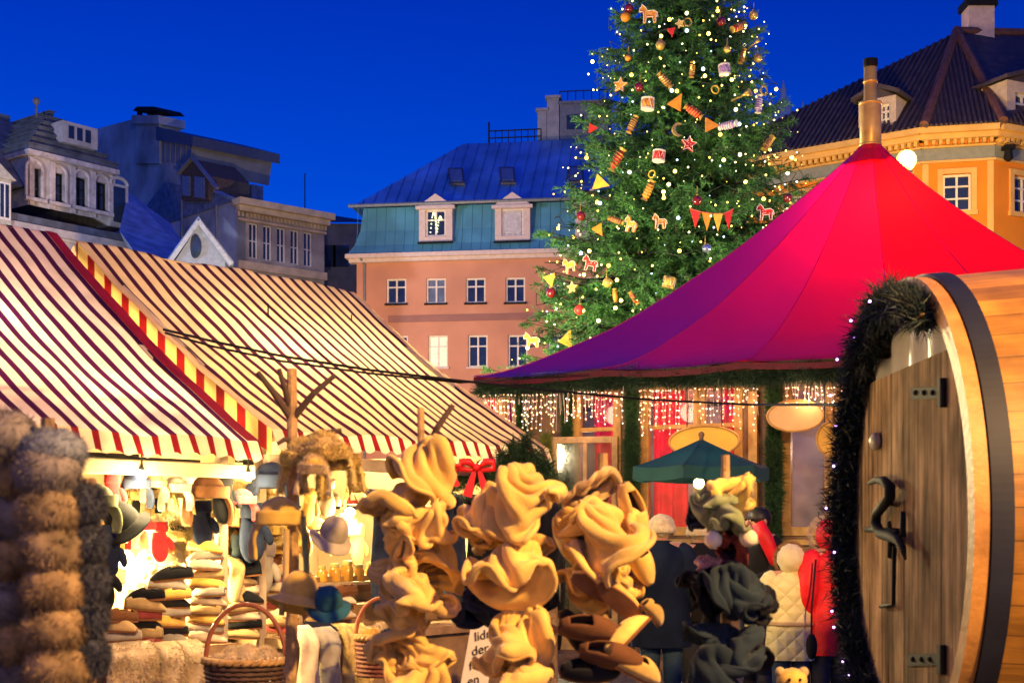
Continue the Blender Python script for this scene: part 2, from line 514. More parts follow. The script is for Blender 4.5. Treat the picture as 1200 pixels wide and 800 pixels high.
SC.view_settings.view_transform = 'Standard'; SC.view_settings.look = 'None'
SC.view_settings.exposure = 0; SC.view_settings.gamma = 1
cy = SC.cycles
cy.use_denoising = True
try: cy.denoiser = 'OPENIMAGEDENOISE'
except Exception: pass
cy.sample_clamp_indirect = 4; cy.sample_clamp_direct = 0
cy.max_bounces = 6; cy.diffuse_bounces = 3; cy.glossy_bounces = 3; cy.transparent_max_bounces = 10; cy.transmission_bounces = 4
cy.caustics_reflective = False; cy.caustics_refractive = False
cy.use_adaptive_sampling = True; cy.adaptive_threshold = .02

KEY = (1, .55, .17)
# unseen lights: stand-ins for street lamps (key, pink house), the rest added to brighten things
point('unseen_light', (3.3, 1.6, 5.0), 3900, KEY, .12)
point('unseen_light', (-3.4, -3.5, 4.6), 500, KEY, .25)  # added fill from behind left, for goods the hat stands shade
point('unseen_light', (-.6, 9.2, 3.5), 150, KEY, 1.1)  # added to light the barrel door and rim the hats
point('unseen_light', (-2.6, 24.0, 4.0), 6000, (1, .85, .42), .3)  # added to light the front of the tree
point('unseen_light', (9.5, 25.5, 4.5), 2200, (1, .85, .5), .3)  # added to light the tree from behind the tent
point('unseen_light', (-26, 48, 12), 12000, (.8, .82, 1), .4)  # added cool light that lifts the left row of houses
point('unseen_light', (-9, 55, 7), 11500, (1, .62, .3), .3)
point('unseen_light', (9, 56, 7), 10500, (1, .62, .3), .3)

# ------------------------------------------------------------------ ground
def ground_mat():
    m = bpy.data.materials.new('cobbles'); m.use_nodes = True
    nt = m.node_tree; N, L = nt.nodes, nt.links; b = N['Principled BSDF']
    tc = N.new('ShaderNodeTexCoord')
    vo = N.new('ShaderNodeTexVoronoi'); vo.inputs['Scale'].default_value = 7; L.new(tc.outputs['Object'], vo.inputs['Vector'])
    ve = N.new('ShaderNodeTexVoronoi'); ve.feature = 'DISTANCE_TO_EDGE'; ve.inputs['Scale'].default_value = 7; L.new(tc.outputs['Object'], ve.inputs['Vector'])
    rp = N.new('ShaderNodeValToRGB'); e = rp.color_ramp.elements; e[0].position = .02; e[0].color = (.015, .015, .016, 1); e[1].position = .12; e[1].color = (1, 1, 1, 1)
    L.new(ve.outputs['Distance'], rp.inputs[0])
    r2 = N.new('ShaderNodeValToRGB'); e = r2.color_ramp.elements; e[0].color = (.09, .085, .08, 1); e[1].color = (.2, .18, .16, 1); L.new(vo.outputs['Color'], r2.inputs[0])
    mx = N.new('ShaderNodeMix'); mx.data_type = 'RGBA'; mx.blend_type = 'MULTIPLY'; mx.inputs['Factor'].default_value = 1
    L.new(r2.outputs[0], mx.inputs[6]); L.new(rp.outputs[0], mx.inputs[7]); L.new(mx.outputs[2], b.inputs['Base Color'])
    b.inputs['Roughness'].default_value = .45
    bp = N.new('ShaderNodeBump'); bp.inputs['Strength'].default_value = .7; bp.inputs['Distance'].default_value = .03; L.new(ve.outputs['Distance'], bp.inputs['Height']); L.new(bp.outputs[0], b.inputs['Normal'])
    return m
g = MB(); g.quad(V((-900, -300, 0)), V((900, -300, 0)), V((900, 1600, 0)), V((-900, 1600, 0)))
tag(g.build('ground', ground_mat()), kind='structure')

# shared materials
m_pane = M('night_glass', (.02, .03, .06), rough=.06, var=.3, scale=1.5, spec=.8)
m_pane2 = M('curtained_glass', (.1, .13, .19), rough=.12, var=.5, scale=1.2, spec=.8)
m_lit = M('lit_glass', (.6, .7, .5), rough=.3, emis=(.75, .95, .6), es=.45)
m_white = M('white_joinery', (.7, .66, .62), rough=.5, var=.1)
m_green = M('fir_needles', (.03, .085, .03), rough=.6, var=.5, scale=1.2, trans=.15)
m_green2 = M('fir_needles_dark', (.02, .055, .028), rough=.6, var=.5, scale=2, trans=.1)
m_wood = M('branch_wood', (.24, .15, .08), rough=.8, var=.4, scale=14, bump=.6, bscale=40)
m_black = M('black_iron', (.008, .008, .009), rough=.75, spec=.2, var=.2)

# ------------------------------------------------------------------ pink house with teal mansard
def pink_house():
    th = rad(8)
    fc = Face(((418 - CX) * 72 / F, 72), (math.cos(th), -math.sin(th)))
    root = thing('town_house', 'pink plaster town house with teal mansard and pedimented dormers behind the market', 'building', fc.pt(0, 0))
    m_pl = M('pink_plaster', (.54, .26, .17), rough=.9, var=.2, scale=.35, detail=8, bump=.2, bscale=6)
    m_band = M('brown_band', (.3, .15, .13), rough=.9, var=.12, scale=1)
    m_teal = M('teal_cladding', (.07, .26, .42), rough=.6, var=.18, scale=.8, spec=.3)
    m_roof = M('seamed_metal_roof', (.13, .36, .72), rough=.45, var=.35, scale=.5, metal=.6, detail=8)
    m_trim = M('pale_trim', (.62, .52, .48), rough=.7, var=.1)
    uw, _ = fc.at(868, 300)
    zc = fc.at(418, 304)[1]
    holes = []; lit = []
    for i in range(9):
        x = 453 + 46.8 * i - .35 * i; a, z0 = fc.at(x, 356 - .12 * i * 4); b, z1 = fc.at(x + 23, 326 - .12 * i * 4)
        holes.append((a, z0, b, z1))
    for i in range(9):
        x = 455 + 46.7 * i
        a, z0 = fc.at(x, 431 - i * .4); b, z1 = fc.at(x + 23, 393 - i * .4)
        holes.append((a, z0, b, z1)); lit.append(len(holes) - 1 if i in (1,) else None)
    for i in range(9):
        x = 455 + 46.7 * i
        a, z0 = fc.at(x, 512); b, z1 = fc.at(x + 23, 470)
        holes.append((a, z0, b, z1))
    w = MB(); fc.wall(w, 0, uw, 0, zc, holes)
    # end walls and back
    dp = 11
    w.quad(fc.pt(0, 0), fc.pt(0, zc), fc.pt(0, zc, -dp), fc.pt(0, 0, -dp))
    w.quad(fc.pt(uw, 0), fc.pt(uw, zc), fc.pt(uw, zc, -dp), fc.pt(uw, 0, -dp))
    w.quad(fc.pt(0, 0, -dp), fc.pt(uw, 0, -dp), fc.pt(uw, zc, -dp), fc.pt(0, zc, -dp))
    w.build('wall', m_pl, root, recalc=False)
    bd = MB(); z0, z1 = fc.at(455, 378)[1], fc.at(455, 370)[1]
    fc.box(bd, fc.at(455, 378)[0], uw - .05, z0, z1, .004, .05); bd.build('string_course', m_band, root)
    dn = MB(); dn.tube([fc.pt(.45, 0, .1), fc.pt(.45, zc - .3, .1), fc.pt(.3, zc, .4)], .07, 8); dn.build('downpipe', M('zinc', (.2, .2, .22), rough=.5), root)
    cn = MB(); zt = fc.at(418, 300)[1]
    fc.box(cn, -.5, uw + .5, zc - .02, zc + .2, .5, -.3); fc.box(cn, -.35, uw + .35, zc - .22, zc - .023, .32, -.2)
    cn.build('cornice', m_trim, root)
    for k, h in enumerate(holes):
        window(fc, h, root, m_white, m_lit if k == 10 else (m_pane, m_pane2, m_pane)[(k * 7) % 3], bar=.09, mull=1, trans=(.66,), sill=m_black if k < 9 else m_trim)
    # mansard: lower flared skirt, seams, then hipped metal roof
    zb, zm = zc + .2, fc.at(418, 243)[1]
    ms = MB()
    prof = [(.42, zb), (.1, zb + .5), (-.15, zb + 1.3), (-.3, zm)]
    def ring(o, z, e): return [fc.pt(-e, z, e), fc.pt(uw + e, z, e), fc.pt(uw + e, z, -dp - e), fc.pt(-e, z, -dp - e)]
    rings = [ring(None, z, o) for o, z in prof]
    for a, b in zip(rings, rings[1:]):
        for k in range(4): ms.quad(a[k], a[(k + 1) % 4], b[(k + 1) % 4], b[k])
    for k in range(40):
        u = uw * k / 39
        ms.tube([fc.pt(u, z, o + .015) for o, z in prof], .018, 4)
    ms.build('mansard', m_teal, root, recalc=False)
    rf = MB()
    zr = fc.q(560, 168, -5.5).z
    ul = fc.at(543, 168, -5.5)[0]; ur = uw - 5.6
    ev = ring(None, zm - .03, .25)
    A, B = fc.pt(ul, zr, -5.5), fc.pt(ur, zr, -5.5)
    C2, D2 = fc.pt(ur, zr, -5.9), fc.pt(ul, zr, -5.9)
    rf.quad(ev[0], ev[1], B, A); rf.add([ev[1], ev[2], C2, B], [(0, 1, 2, 3)]); rf.quad(ev[2], ev[3], D2, C2); rf.quad(ev[3], ev[0], A, D2); rf.quad(A, B, C2, D2)
    for k in range(34):
        u = .3 + (uw - .5) * k / 33
        t0 = max(0, 1 - max(0, u + .25) / (ul + .25)) if u < ul else 0
        top = 1 - t0
        p0 = fc.pt(u, zm, .24); f = top
        rf.tube([p0 + UP * .02, fc.pt(u, zm + (zr - zm) * f + .02, .25 - 5.75 * f)], .025, 4)
    rf.build('roof', m_roof, root, recalc=False)
    gt = MB(); gt.tube([fc.pt(-.35, zm, .36), fc.pt(uw + .3, zm, .36)], .1, 8); gt.build('gutter', M('gutter_metal', (.12, .16, .22), rough=.4), root)
    # dormers with pediments
    for (x0, x1, yt, yb, yp, lit_) in ((491, 530, 242, 284, 228, 1), (580, 621, 241, 283, 226, 0), (674, 712, 240, 282, 222, 0), (768, 806, 240, 282, 220, 0)):
        u0, za = fc.at(x0, yb, .3); u1, zb2 = fc.at(x1, yt, .3)
        zp = fc.at(x0, yp, .3)[1]; e = .3
        d = MB()
        f2 = Face(fc.pt(0, 0, e), fc.ux)
        hole = (u0 + .34, za + .28, u1 - .34, zb2 - .12)
        f2.wall(d, u0, u1, za, zb2, [hole], .25)
        d.quad(f2.pt(u0, za), f2.pt(u0, zb2), f2.pt(u0, zb2, -2.2), f2.pt(u0, za, -2.2)); d.quad(f2.pt(u1, za), f2.pt(u1, zb2), f2.pt(u1, zb2, -2.2), f2.pt(u1, za, -2.2))
        d.prism([f2.pt(u0 - .12, zb2, .1), f2.pt(u1 + .12, zb2, .1), f2.pt((u0 + u1) / 2, zp, .1)], fc.un * -3)
        fc.box(d, u0 - .15, u1 + .15, zb2 - .12, zb2 + .04, e + .003, e + .2)
        dm = d.build('dormer', m_trim, root, recalc=False)
        wd_ = window(f2, hole, dm, m_white, m_pane, bar=.1, mull=1 if lit_ else 3, trans=(.62,))
        if not lit_:
            s = MB(); f2.box(s, hole[0] + .12, hole[2] - .12, hole[1] + .12, hole[3] - .12, -.105, -.119); s.build('blind', M('blind', (.5, .5, .55), rough=.8), dm)
        else:
            s = MB()
            rnd = random.Random(3)
            for k in range(26):
                t = k / 25; u = hole[0] + .25 + (hole[2] - hole[0] - .5) * t
                z = hole[1] + .25 + 1.1 * abs(math.sin(t * 5.2)) * (1 - .3 * t)
                s.ell(f2.pt(u, z, -.1), .035, seg=6, rings=4)
            s.build('window_lights', glow('window_bulb', (.9, 1, .45), 3), dm)
        sl = MB(); f2.box(sl, u0 - .05, u1 + .05, za - .09, za - .003, .003, .16); sl.build('sill', m_black, dm)
    # skylights
    nrm = (A - ev[0]).cross(ev[1] - ev[0]).normalized()
    if nrm.z < 0: nrm = -nrm
    for x0, x1, y0, y1 in ((527, 545, 218, 200), (587, 605, 217, 199), (667, 685, 216, 198)):
        def onroof(px, py):
            o = V((0, 0, CAMZ)); d = V(((px - CX) / F, 1, (HY - py) / F)); t = (ev[0] - o).dot(nrm) / d.dot(nrm); return o + d * t
        q = [onroof(x0, y0), onroof(x1, y0), onroof(x1 - 2, y1), onroof(x0 - 2, y1)]
        s = MB(); s.prism([p + nrm * .02 for p in q], nrm * .14); w_ = s.build('skylight', M('skylight_frame', (.05, .06, .09), rough=.5), root)
        c = sum(q, V((0, 0, 0))) / 4
        s = MB(); s.prism([c + (p - c) * .78 + nrm * .165 for p in q], nrm * .02); s.build('pane', M('skylight_glass', (.1, .14, .25), rough=.05, spec=.9), w_)
    # rooftop railing, stacks and penthouse
    yb = -6
    r = MB()
    ua, ub = fc.at(573, 168, yb)[0], fc.at(634, 168, yb)[0]
    for k in range(9):
        u = ua + (ub - ua) * k / 8; r.beam(fc.pt(u, zr, yb), fc.pt(u, zr + .8, yb), .05, .05)
    for z in (.4, .8): r.beam(fc.pt(ua, zr + z, yb), fc.pt(ub, zr + z, yb), .06, .06)
    r.beam(fc.pt(ua, zr, yb), fc.pt(ua, zr + 1.3, yb), .1, .1)
    r.build('roof_railing', m_black, root)
    m_stk = M('stack_plaster', (.25, .26, .32), rough=.9, var=.2, scale=2)
    def stk(x0, x1, yt, nm, mt, dd=1.2):
        s = MB(); u0, _ = fc.at(x0, 168, yb); u1, zt_ = fc.at(x1, yt, yb)
        fc.box(s, u0, u1, zr - .4, zt_, yb, yb - dd); fc.box(s, u0 - .1, u1 + .1, zt_ + .003, zt_ + .15, yb + .1, yb - dd - .1)
        return s.build(nm, mt, root)
    stk(641, 655, 115, 'chimney', m_stk); stk(630, 640.5, 130, 'vent_box', m_stk)
    pent = stk(656, 712, 120, 'penthouse', M('penthouse_cladding', (.12, .14, .2), rough=.7), 3)
    s = MB(); u0, za = fc.at(664, 152, yb + .02); u1, zb2 = fc.at(684, 134, yb + .02); fc.box(s, u0, u1, za, zb2, yb + .005, yb + .04); s.build('window', m_pane, pent)
    s = MB(); u0, za = fc.at(656, 118, yb); u1, _ = fc.at(712, 118, yb)
    for k in range(7): s.beam(fc.pt(u0 + (u1 - u0) * k / 6, za, yb), fc.pt(u0 + (u1 - u0) * k / 6, za + .5, yb), .05, .05)
    s.beam(fc.pt(u0, za + .5, yb), fc.pt(u1, za + .5, yb), .05, .05); s.build('handrail', m_black, pent)
pink_house()


# ------------------------------------------------------------------ ornate grey building of the left row
def ornate():
    fc = Face(((-30 - CX) * 66 / F, 66), (.62, .785))
    root = thing('ornate_house', 'dark ornate house with arched attic windows under a stepped scalloped gable', 'building', fc.pt(0, 0))
    m_w = M('sooty_stucco', (.3, .29, .31), rough=.9, var=.3, scale=1.2, bump=.4, bscale=5)
    m_d = M('slate_dark', (.09, .1, .14), rough=.7, var=.4, scale=2, bump=.5, bscale=8)
    m_l = M('stucco_light', (.42, .38, .38), rough=.9, var=.25, scale=2)
    ln = lambda x, y0, s=.21: y0 + s * x
    def slab(mb, x0, x1, ya, yb_, o0, o1, s=.21):
        """slanted px band made level: heights taken at its mid px"""
        xm = (x0 + x1) / 2
        u0 = fc.at(x0, 200, o0)[0]; u1 = fc.at(x1, 200, o0)[0]
        za = fc.at(xm, ya, o0)[1]; zb = fc.at(xm, yb_, o0)[1]
        fc.box(mb, u0, u1, za, zb, o0, o1)
    # lower wall and bracketed cornice
    w = MB(); slab(w, -40, 172, 620, 278, 0, -12); w.build('wall', m_w, root)
    c = MB(); slab(c, -40, 173, 277, 268, .7, -12); slab(c, -40, 172, 281, 277.4, .45, -12)
    c.build('cornice', m_l, root)
    b = MB()
    u0, u1 = fc.at(30, 280)[0], fc.at(170, 280)[0]; zt = fc.at(66, 281)[1]
    for k in range(26):
        u = u0 + (u1 - u0) * k / 25; fc.box(b, u - .14, u + .14, zt - .7, zt - .01, .003, .32)
    b.build('brackets', m_l, root)
    # sloping skirt roof over the cornice
    r = MB(); slab(r, -40, 171, 267.5, 259, .5, -10); r.build('skirt_roof', m_d, root)
    # attic block with arched windows
    at = MB(); f2 = Face(fc.pt(0, 0, -.8), fc.ux)
    xs = [(40, 207), (68, 213), (95, 218.5), (119, 224)]
    zt = f2.at(83, 193)[1]; zb = f2.at(83, 250)[1]
    uA, uB = f2.at(33, 200)[0], f2.at(132, 200)[0]
    holes = []
    for x, y in xs:
        uc, zc = f2.at(x, y + 2)
        holes.append((uc - .36, zc - 1.0, uc + .36, zc + .55))
    f2.wall(at, uA, uB, zb, zt, holes, .4)
    at.quad(f2.pt(uB, zb), f2.pt(uB, zt), f2.pt(uB, zt, -9), f2.pt(uB, zb, -9))
    at.quad(f2.pt(uA, zb), f2.pt(uA, zt), f2.pt(uA, zt, -9), f2.pt(uA, zb, -9))
    ab = at.build('attic', m_l, root, recalc=False)
    tr = MB()
    for h in holes:
        uc = (h[0] + h[2]) / 2
        pts = [f2.pt(h[0] - .1, h[1], .04)] + [f2.pt(uc - math.cos(a) * .46, h[3] - .05 + math.sin(a) * .42, .04) for a in [PI * k / 8 for k in range(9)]] + [f2.pt(h[2] + .1, h[1], .04)]
        tr.tube(pts, .09, 6)
        f2.box(tr, h[0] - .25, h[2] + .25, h[1] - .2, h[1] - .02, .003, .25)
    for i in range(5):
        u = uA + (uB - uA) * (i / 4) * .96 + .15
        f2.box(tr, u - .13, u + .13, zb, zt - .1, .003, .12)
    f2.box(tr, uA - .2, uB + .2, zt - .02, zt + .22, .35, -9)
    tr.build('mouldings', M('stucco_trim', (.48, .42, .41), rough=.9, var=.3, scale=3), ab)
    for h in holes: window(f2, h, ab, m_black, m_pane, bar=.06, inset=.2)
    # stepped, tiled cap
    cap = MB(); z = zt + .22; ua, ub = uA - .1, uB + .15
    n = 7
    for k in range(n):
        hgt = .34
        f2.box(cap, ua + k * .34, ub - k * .5, z, z + hgt - .02, .2 - k * .22, -8 + k * .3)
        f2.box(cap, ua + k * .34 - .08, ub - k * .5 + .08, z + hgt - .018, z + hgt + .04, .28 - k * .22, -8)
        z += hgt + .045
    cap.build('stepped_roof', m_d, root)
    pc = MB(); uc = (uA + uB) / 2 + .25; f2.box(pc, uc - 1.0, uc + 1.1, zt + 1.0, zt + 2.1, .34, -2)
    pb = pc.build('pediment', m_l, root)
    g_ = MB()
    for k in (-.5, 0, .5): f2.box(g_, uc + k - .16, uc + k + .16, zt + 1.25, zt + 1.9, .343, .37)
    g_.build('window', m_pane, pb)
    fn = MB(); fn.tube([f2.pt(uA + 1.1, z - .6, -1), f2.pt(uA + 1.1, z + .3, -1)], .07, 6); fn.ell(f2.pt(uA + 1.1, z + .25, -1), .2, seg=8, rings=6); fn.build('finial', m_d, root)
    # arched side dormer beyond the attic
    dm = MB(); uc, zc = f2.at(138, 234); f2.box(dm, uc - .55, uc + .6, zc - 1.5, zc + .8, .1, -3)
    dm.tube([f2.pt(uc - .5, zc + .8, .12)] + [f2.pt(uc - math.cos(a) * .55, zc + .8 + .35 * math.sin(a), .12) for a in [PI * k / 8 for k in range(9)]], .1, 6)
    d_ = dm.build('dormer', m_l, root)
    pn = MB(); f2.box(pn, uc - .36, uc + .38, zc - 1.25, zc + .65, .104, .13); pn.build('window', m_pane, d_)
    # pedimented bay at the near end
    bay = MB(); f3 = Face(fc.pt(0, 0, .9), fc.ux); u0 = f3.at(-30, 250)[0]; u1 = f3.at(13, 250)[0]; za, zb_ = f3.at(5, 262)[1], f3.at(5, 210)[1]
    f3.box(bay, u0, u1, za - 6, zb_, 0, -4); bay.prism([f3.pt(u0 - .2, zb_, .15), f3.pt(u1 + .2, zb_, .15), f3.pt((u0 + u1) / 2, zb_ + .9, .15)], fc.un * -4)
    bb = bay.build('bay', M('bay_paint', (.42, .4, .34), rough=.8), root)
    hb = (f3.at(0, 255)[0], za + .3, f3.at(10, 255)[0], zb_ - .25)
    pn = MB(); f3.box(pn, *[hb[0], hb[2]], hb[1], hb[3], .003, .04); pp = pn.build('window', m_pane, bb)
    pn = MB(); f3.box(pn, hb[0] - .1, hb[2] + .1, hb[1] - .1, hb[3] + .1, .0015, .02)
    pn.beam(f3.pt((hb[0] + hb[2]) / 2, hb[1], .05), f3.pt((hb[0] + hb[2]) / 2, hb[3], .05), .08, .05); pn.build('frame', m_white, pp)
    # dark roof behind
    rr = MB(); ua = fc.at(-40, 150, -5)[0]; ub = fc.at(55, 150, -5)[0]; z1 = fc.at(10, 150, -6)[1]; z0 = fc.at(10, 215, -1)[1]
    rr.hexa([fc.pt(ua, z0, -1), fc.pt(ub, z0, -1), fc.pt(ub, z0, -12), fc.pt(ua, z0, -12)], [fc.pt(ua, z1, -5), fc.pt(ub - 1, z1, -5), fc.pt(ub - 1, z1, -7), fc.pt(ua, z1, -7)])
    f_ = fc.at(-8, 138, -6); g2 = fc.at(6, 138, -6)
    fc.box(rr, f_[0], g2[0], z1 - .5, g2[1], -5.5, -7)
    rr.build('roof', m_d, root)
ornate()


# ------------------------------------------------------------------ tall house with blank fire wall
def firewall_house():
    fc = Face(((278 - CX) * 85 / F, 85), (.747, .664))
    sd_ = Face(fc.O, (.664, -.747)); sd_.un = V((-.747, -.664, 0))  # side wall, s measured away from the corner as negative u
    root = thing('fire_wall_house', 'tall grey house with blank patched side wall and wide chimney', 'building', fc.pt(0, 0))
    m_w = M('patched_wall', (.36, .42, .5), rough=.95, var=.5, scale=.35, bump=.5, bscale=3, detail=8)
    m_f = M('ochre_grey_front', (.34, .3, .26), rough=.9, var=.25, scale=1, bump=.3, bscale=5)
    m_c = M('sand_cornice', (.55, .42, .27), rough=.9, var=.25, scale=1.5)
    m_sl = M('slate_blue', (.14, .18, .28), rough=.6, var=.4, scale=2.5, bump=.5, bscale=7)
    m_mt = M('metal_cladding', (.2, .22, .28), rough=.5, var=.2, scale=1)
    ue = fc.at(380, 250)[0]; zc = fc.at(278, 236)[1]
    holes = []
    for k in range(5):
        x = 297 + 16.6 * k - .15 * k * k; uc, z1 = fc.at(x, 261.5 + (x - 297) * .215); _, z0 = fc.at(x, 303 + (x - 297) * .2)
        holes.append((uc - .32, z0, uc + .32, z1))
    zw1 = holes[0][3]; zw0 = holes[0][1]
    holes = [(h[0], zw0, h[2], zw1) for h in holes]
    w = MB(); fc.wall(w, 0, ue, 0, zc, holes, .35)
    w.quad(fc.pt(ue, 0), fc.pt(ue, zc), fc.pt(ue, zc, -14), fc.pt(ue, 0, -14)); w.build('wall', m_f, root, recalc=False)
    for h in holes:
        window(fc, h, root, m_white, m_pane, bar=.08, mull=1, trans=(.5,))
    c = MB(); fc.box(c, -.2, ue + .4, zc - .25, zc + .15, .7, -.3); fc.box(c, -.05, ue + .2, zc - .6, zc - .255, .4, -.1); fc.box(c, 0, ue + .1, zc - 1.15, zc - 1.0, .14, .003)
    fc.box(c, 0, ue + .1, zw0 - .75, zw0 - .25, .2, .003)
    for k in range(24): u = ue * k / 23; fc.box(c, u, u + .12, zc - .9, zc - .62, .12, .003)
    c.build('cornice', m_c, root)
    # fire wall: stepped outline, given thickness
    pts = [(278, 335), (278, 234), (256, 226), (236, 214), (222, 200), (214, 192), (190, 190), (162, 190), (162, 138), (110, 152), (110, 335)]
    f = MB(); q = [sd_.q(x, y) for x, y in pts]
    q[0].z = 0; q[-1].z = 0
    f.prism(q, fc.ux * .6); f.build('fire_wall', m_w, root)
    dp = MB(); a, b = sd_.q(215, 200), sd_.q(215, 330)
    dp.tube([a + sd_.un * .12, b + sd_.un * .12], .07, 6); dp.build('downpipe', m_mt, root); dp = MB(); a, b = sd_.q(255, 240), sd_.q(256, 330); dp.tube([a + sd_.un * .1, b + sd_.un * .1], .06, 6)
    dp.build('downpipe', m_mt, root)
    # main roof
    r = MB(); zr = sd_.q(222, 204).z
    dR = 9
    ridge_a, ridge_b = fc.pt(-.1, zr, -dR), fc.pt(ue, zr - .8, -dR)
    ea, eb = fc.pt(-.1, zc + .1, .4), fc.pt(ue + .3, zc + .1, .4)
    r.hexa([ea, eb, fc.pt(ue + .3, zc + .1, -16), fc.pt(-.1, zc + .1, -16)], [ridge_a, ridge_b, ridge_b - fc.un * .5, ridge_a - fc.un * .5])
    r.build('roof', m_sl, root)
    ch = MB(); fc.box(ch, ue * .62, ue * .62 + .9, zr - 2.5, zr - .2, -5, -6); ch.build('chimney', m_sl, root)
    an = MB(); an.tube([fc.pt(ue - .2, zc, -2), fc.pt(ue - .2, zc + 3.2, -2)], .04, 5); an.build('antenna', m_black, root)
    # penthouse with metal cladding
    P = lambda x, y, o=0: sd_.q(x, y) + fc.ux * o
    t = MB(); a = [P(188, 192, .02), P(222, 200, .02), P(226, 165, .02), P(188, 156, .02)]
    t.prism(a, fc.ux * 6)
    for k in range(7):
        s_ = k / 6; t.beam(a[0].lerp(a[1], s_) + sd_.un * .04, a[3].lerp(a[2], s_) + sd_.un * .04, .06, .06)
    pb = t.build('penthouse', m_mt, root)
    t = MB(); t.prism([P(186, 165, -.2), P(229, 172, -.2), P(229, 160, -.2), P(186, 149, -.2)], fc.ux * 6.6); t.build('roof', M('dark_metal', (.06, .08, .15), rough=.5), pb)
    # chimney
    t = MB(); t.prism([P(161, 192, -.15), P(189, 192, -.15), P(189, 142, -.15), P(161, 142, -.15)], fc.ux * 1.6)
    t.prism([P(158, 146, -.3), P(191, 146, -.3), P(190, 136, -.3), P(159, 136, -.3)], fc.ux * 2); ck = t.build('chimney', m_w, root)
    t = MB(); t.prism([P(160, 131, -.3), P(190, 131, -.3), P(185, 126, -.3), P(165, 126, -.3)], fc.ux * 2)
    for x in (162, 174, 186): t.prism([P(x, 136, -.1), P(x + 2, 136, -.1), P(x + 2, 131, -.1), P(x, 131, -.1)], fc.ux * .3)
    t.build('cowl', m_black, ck)
    # gabled dormer with loft opening
    t = MB(); e = -.35
    t.prism([P(219, 236, e), P(250, 236, e), P(250, 207, e), P(233, 188, e), P(219, 203, e)], fc.ux * 3)
    db = t.build('dormer', M('dormer_boards', (.1, .075, .06), rough=.9, var=.3), root)
    t = MB(); t.prism([P(220, 230, e - .05), P(229, 231, e - .05), P(229, 208, e - .05), P(220, 207, e - .05)], fc.ux * .04); t.prism([P(234, 232, e - .05), P(246, 234, e - .05), P(246, 209, e - .05), P(234, 208, e - .05)], fc.ux * .04); t.build('window', M('dull_glass', (.16, .2, .3), rough=.15), db)
    t = MB(); t.beam(P(216, 205, e - .1), P(233, 186, e - .1), .25, .15); t.beam(P(233, 186, e - .1), P(262, 222, e - .1), .25, .15); t.build('verge', m_mt, db)
firewall_house()


def small_gable():
    Y = 62
    root = thing('gabled_house', 'small house with white pediment, oval attic window and blue slate roof', 'building', (W(233, 300, Y).x, Y, 0))
    a, b, c = W(205, 306, Y), W(264, 306, Y + 1), W(233, 263, Y + .5)
    g_ = MB(); g_.prism([V((a.x, a.y, 0)), V((b.x, b.y, 0)), b, c, a], V((-2.2, 9, 0))); g_.build('wall', M('chalk_wall', (.17, .23, .36), rough=.9, var=.15), root)
    t = MB(); up = V((0, -.15, .1)); bk = V((-2.2, 9, 0))
    t.beam(a + up + V((-.3, 0, -.3)), c + up, .3, .2); t.beam(c + up, b + up + V((.3, 0, -.3)), .3, .2); t.build('verge', M('chalk_trim', (.24, .3, .42), rough=.8), root)
    r = MB(); o = V((0, -.1, .22))
    r.hexa([a + o + V((-.4, 0, -.4)), c + o, c + o + bk, a + o + bk + V((-.4, 0, -.4))], [p + UP * .15 for p in (a + o + V((-.4, 0, -.4)), c + o, c + o + bk, a + o + bk + V((-.4, 0, -.4)))])
    r.hexa([c + o, b + o + V((.4, 0, -.4)), b + o + bk + V((.4, 0, -.4)), c + o + bk], [p + UP * .15 for p in (c + o, b + o + V((.4, 0, -.4)), b + o + bk + V((.4, 0, -.4)), c + o + bk)])
    # long lower roof running back towards the fire wall
    p = [W(165, 306, Y + 2), W(228, 306, Y + 6), W(200, 262, Y + 14), W(150, 225, Y + 14), W(140, 270, Y + 6)]
    r.prism(p, V((0, .8, -.4)))
    r.build('roof', M('slate_roof_blue', (.25, .33, .5), rough=.5, var=.35, scale=1.5, bump=.4, bscale=6), root)
    w = MB(); cc = W(229, 289, Y + .42)
    w.ell(cc + V((0, -.05, 0)), (.3, .08, .55), seg=16, rings=8); w.build('window', m_pane, root)
small_gable()


def dark_house():
    root = thing('dark_house', 'unlit dark blue house in the gap beside the pink house', 'building', (W(396, 300, 95).x, 95, 0))
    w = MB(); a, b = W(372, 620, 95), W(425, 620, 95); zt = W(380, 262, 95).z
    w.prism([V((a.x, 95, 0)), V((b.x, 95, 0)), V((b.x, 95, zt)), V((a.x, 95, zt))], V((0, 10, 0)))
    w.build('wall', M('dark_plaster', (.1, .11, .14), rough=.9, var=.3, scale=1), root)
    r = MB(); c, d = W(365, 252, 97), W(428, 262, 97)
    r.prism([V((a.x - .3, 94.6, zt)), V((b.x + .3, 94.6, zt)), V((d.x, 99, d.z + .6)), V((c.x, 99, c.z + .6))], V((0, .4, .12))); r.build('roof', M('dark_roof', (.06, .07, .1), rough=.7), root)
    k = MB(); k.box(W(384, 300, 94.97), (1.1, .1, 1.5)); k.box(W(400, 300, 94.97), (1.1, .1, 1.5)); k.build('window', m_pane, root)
dark_house()


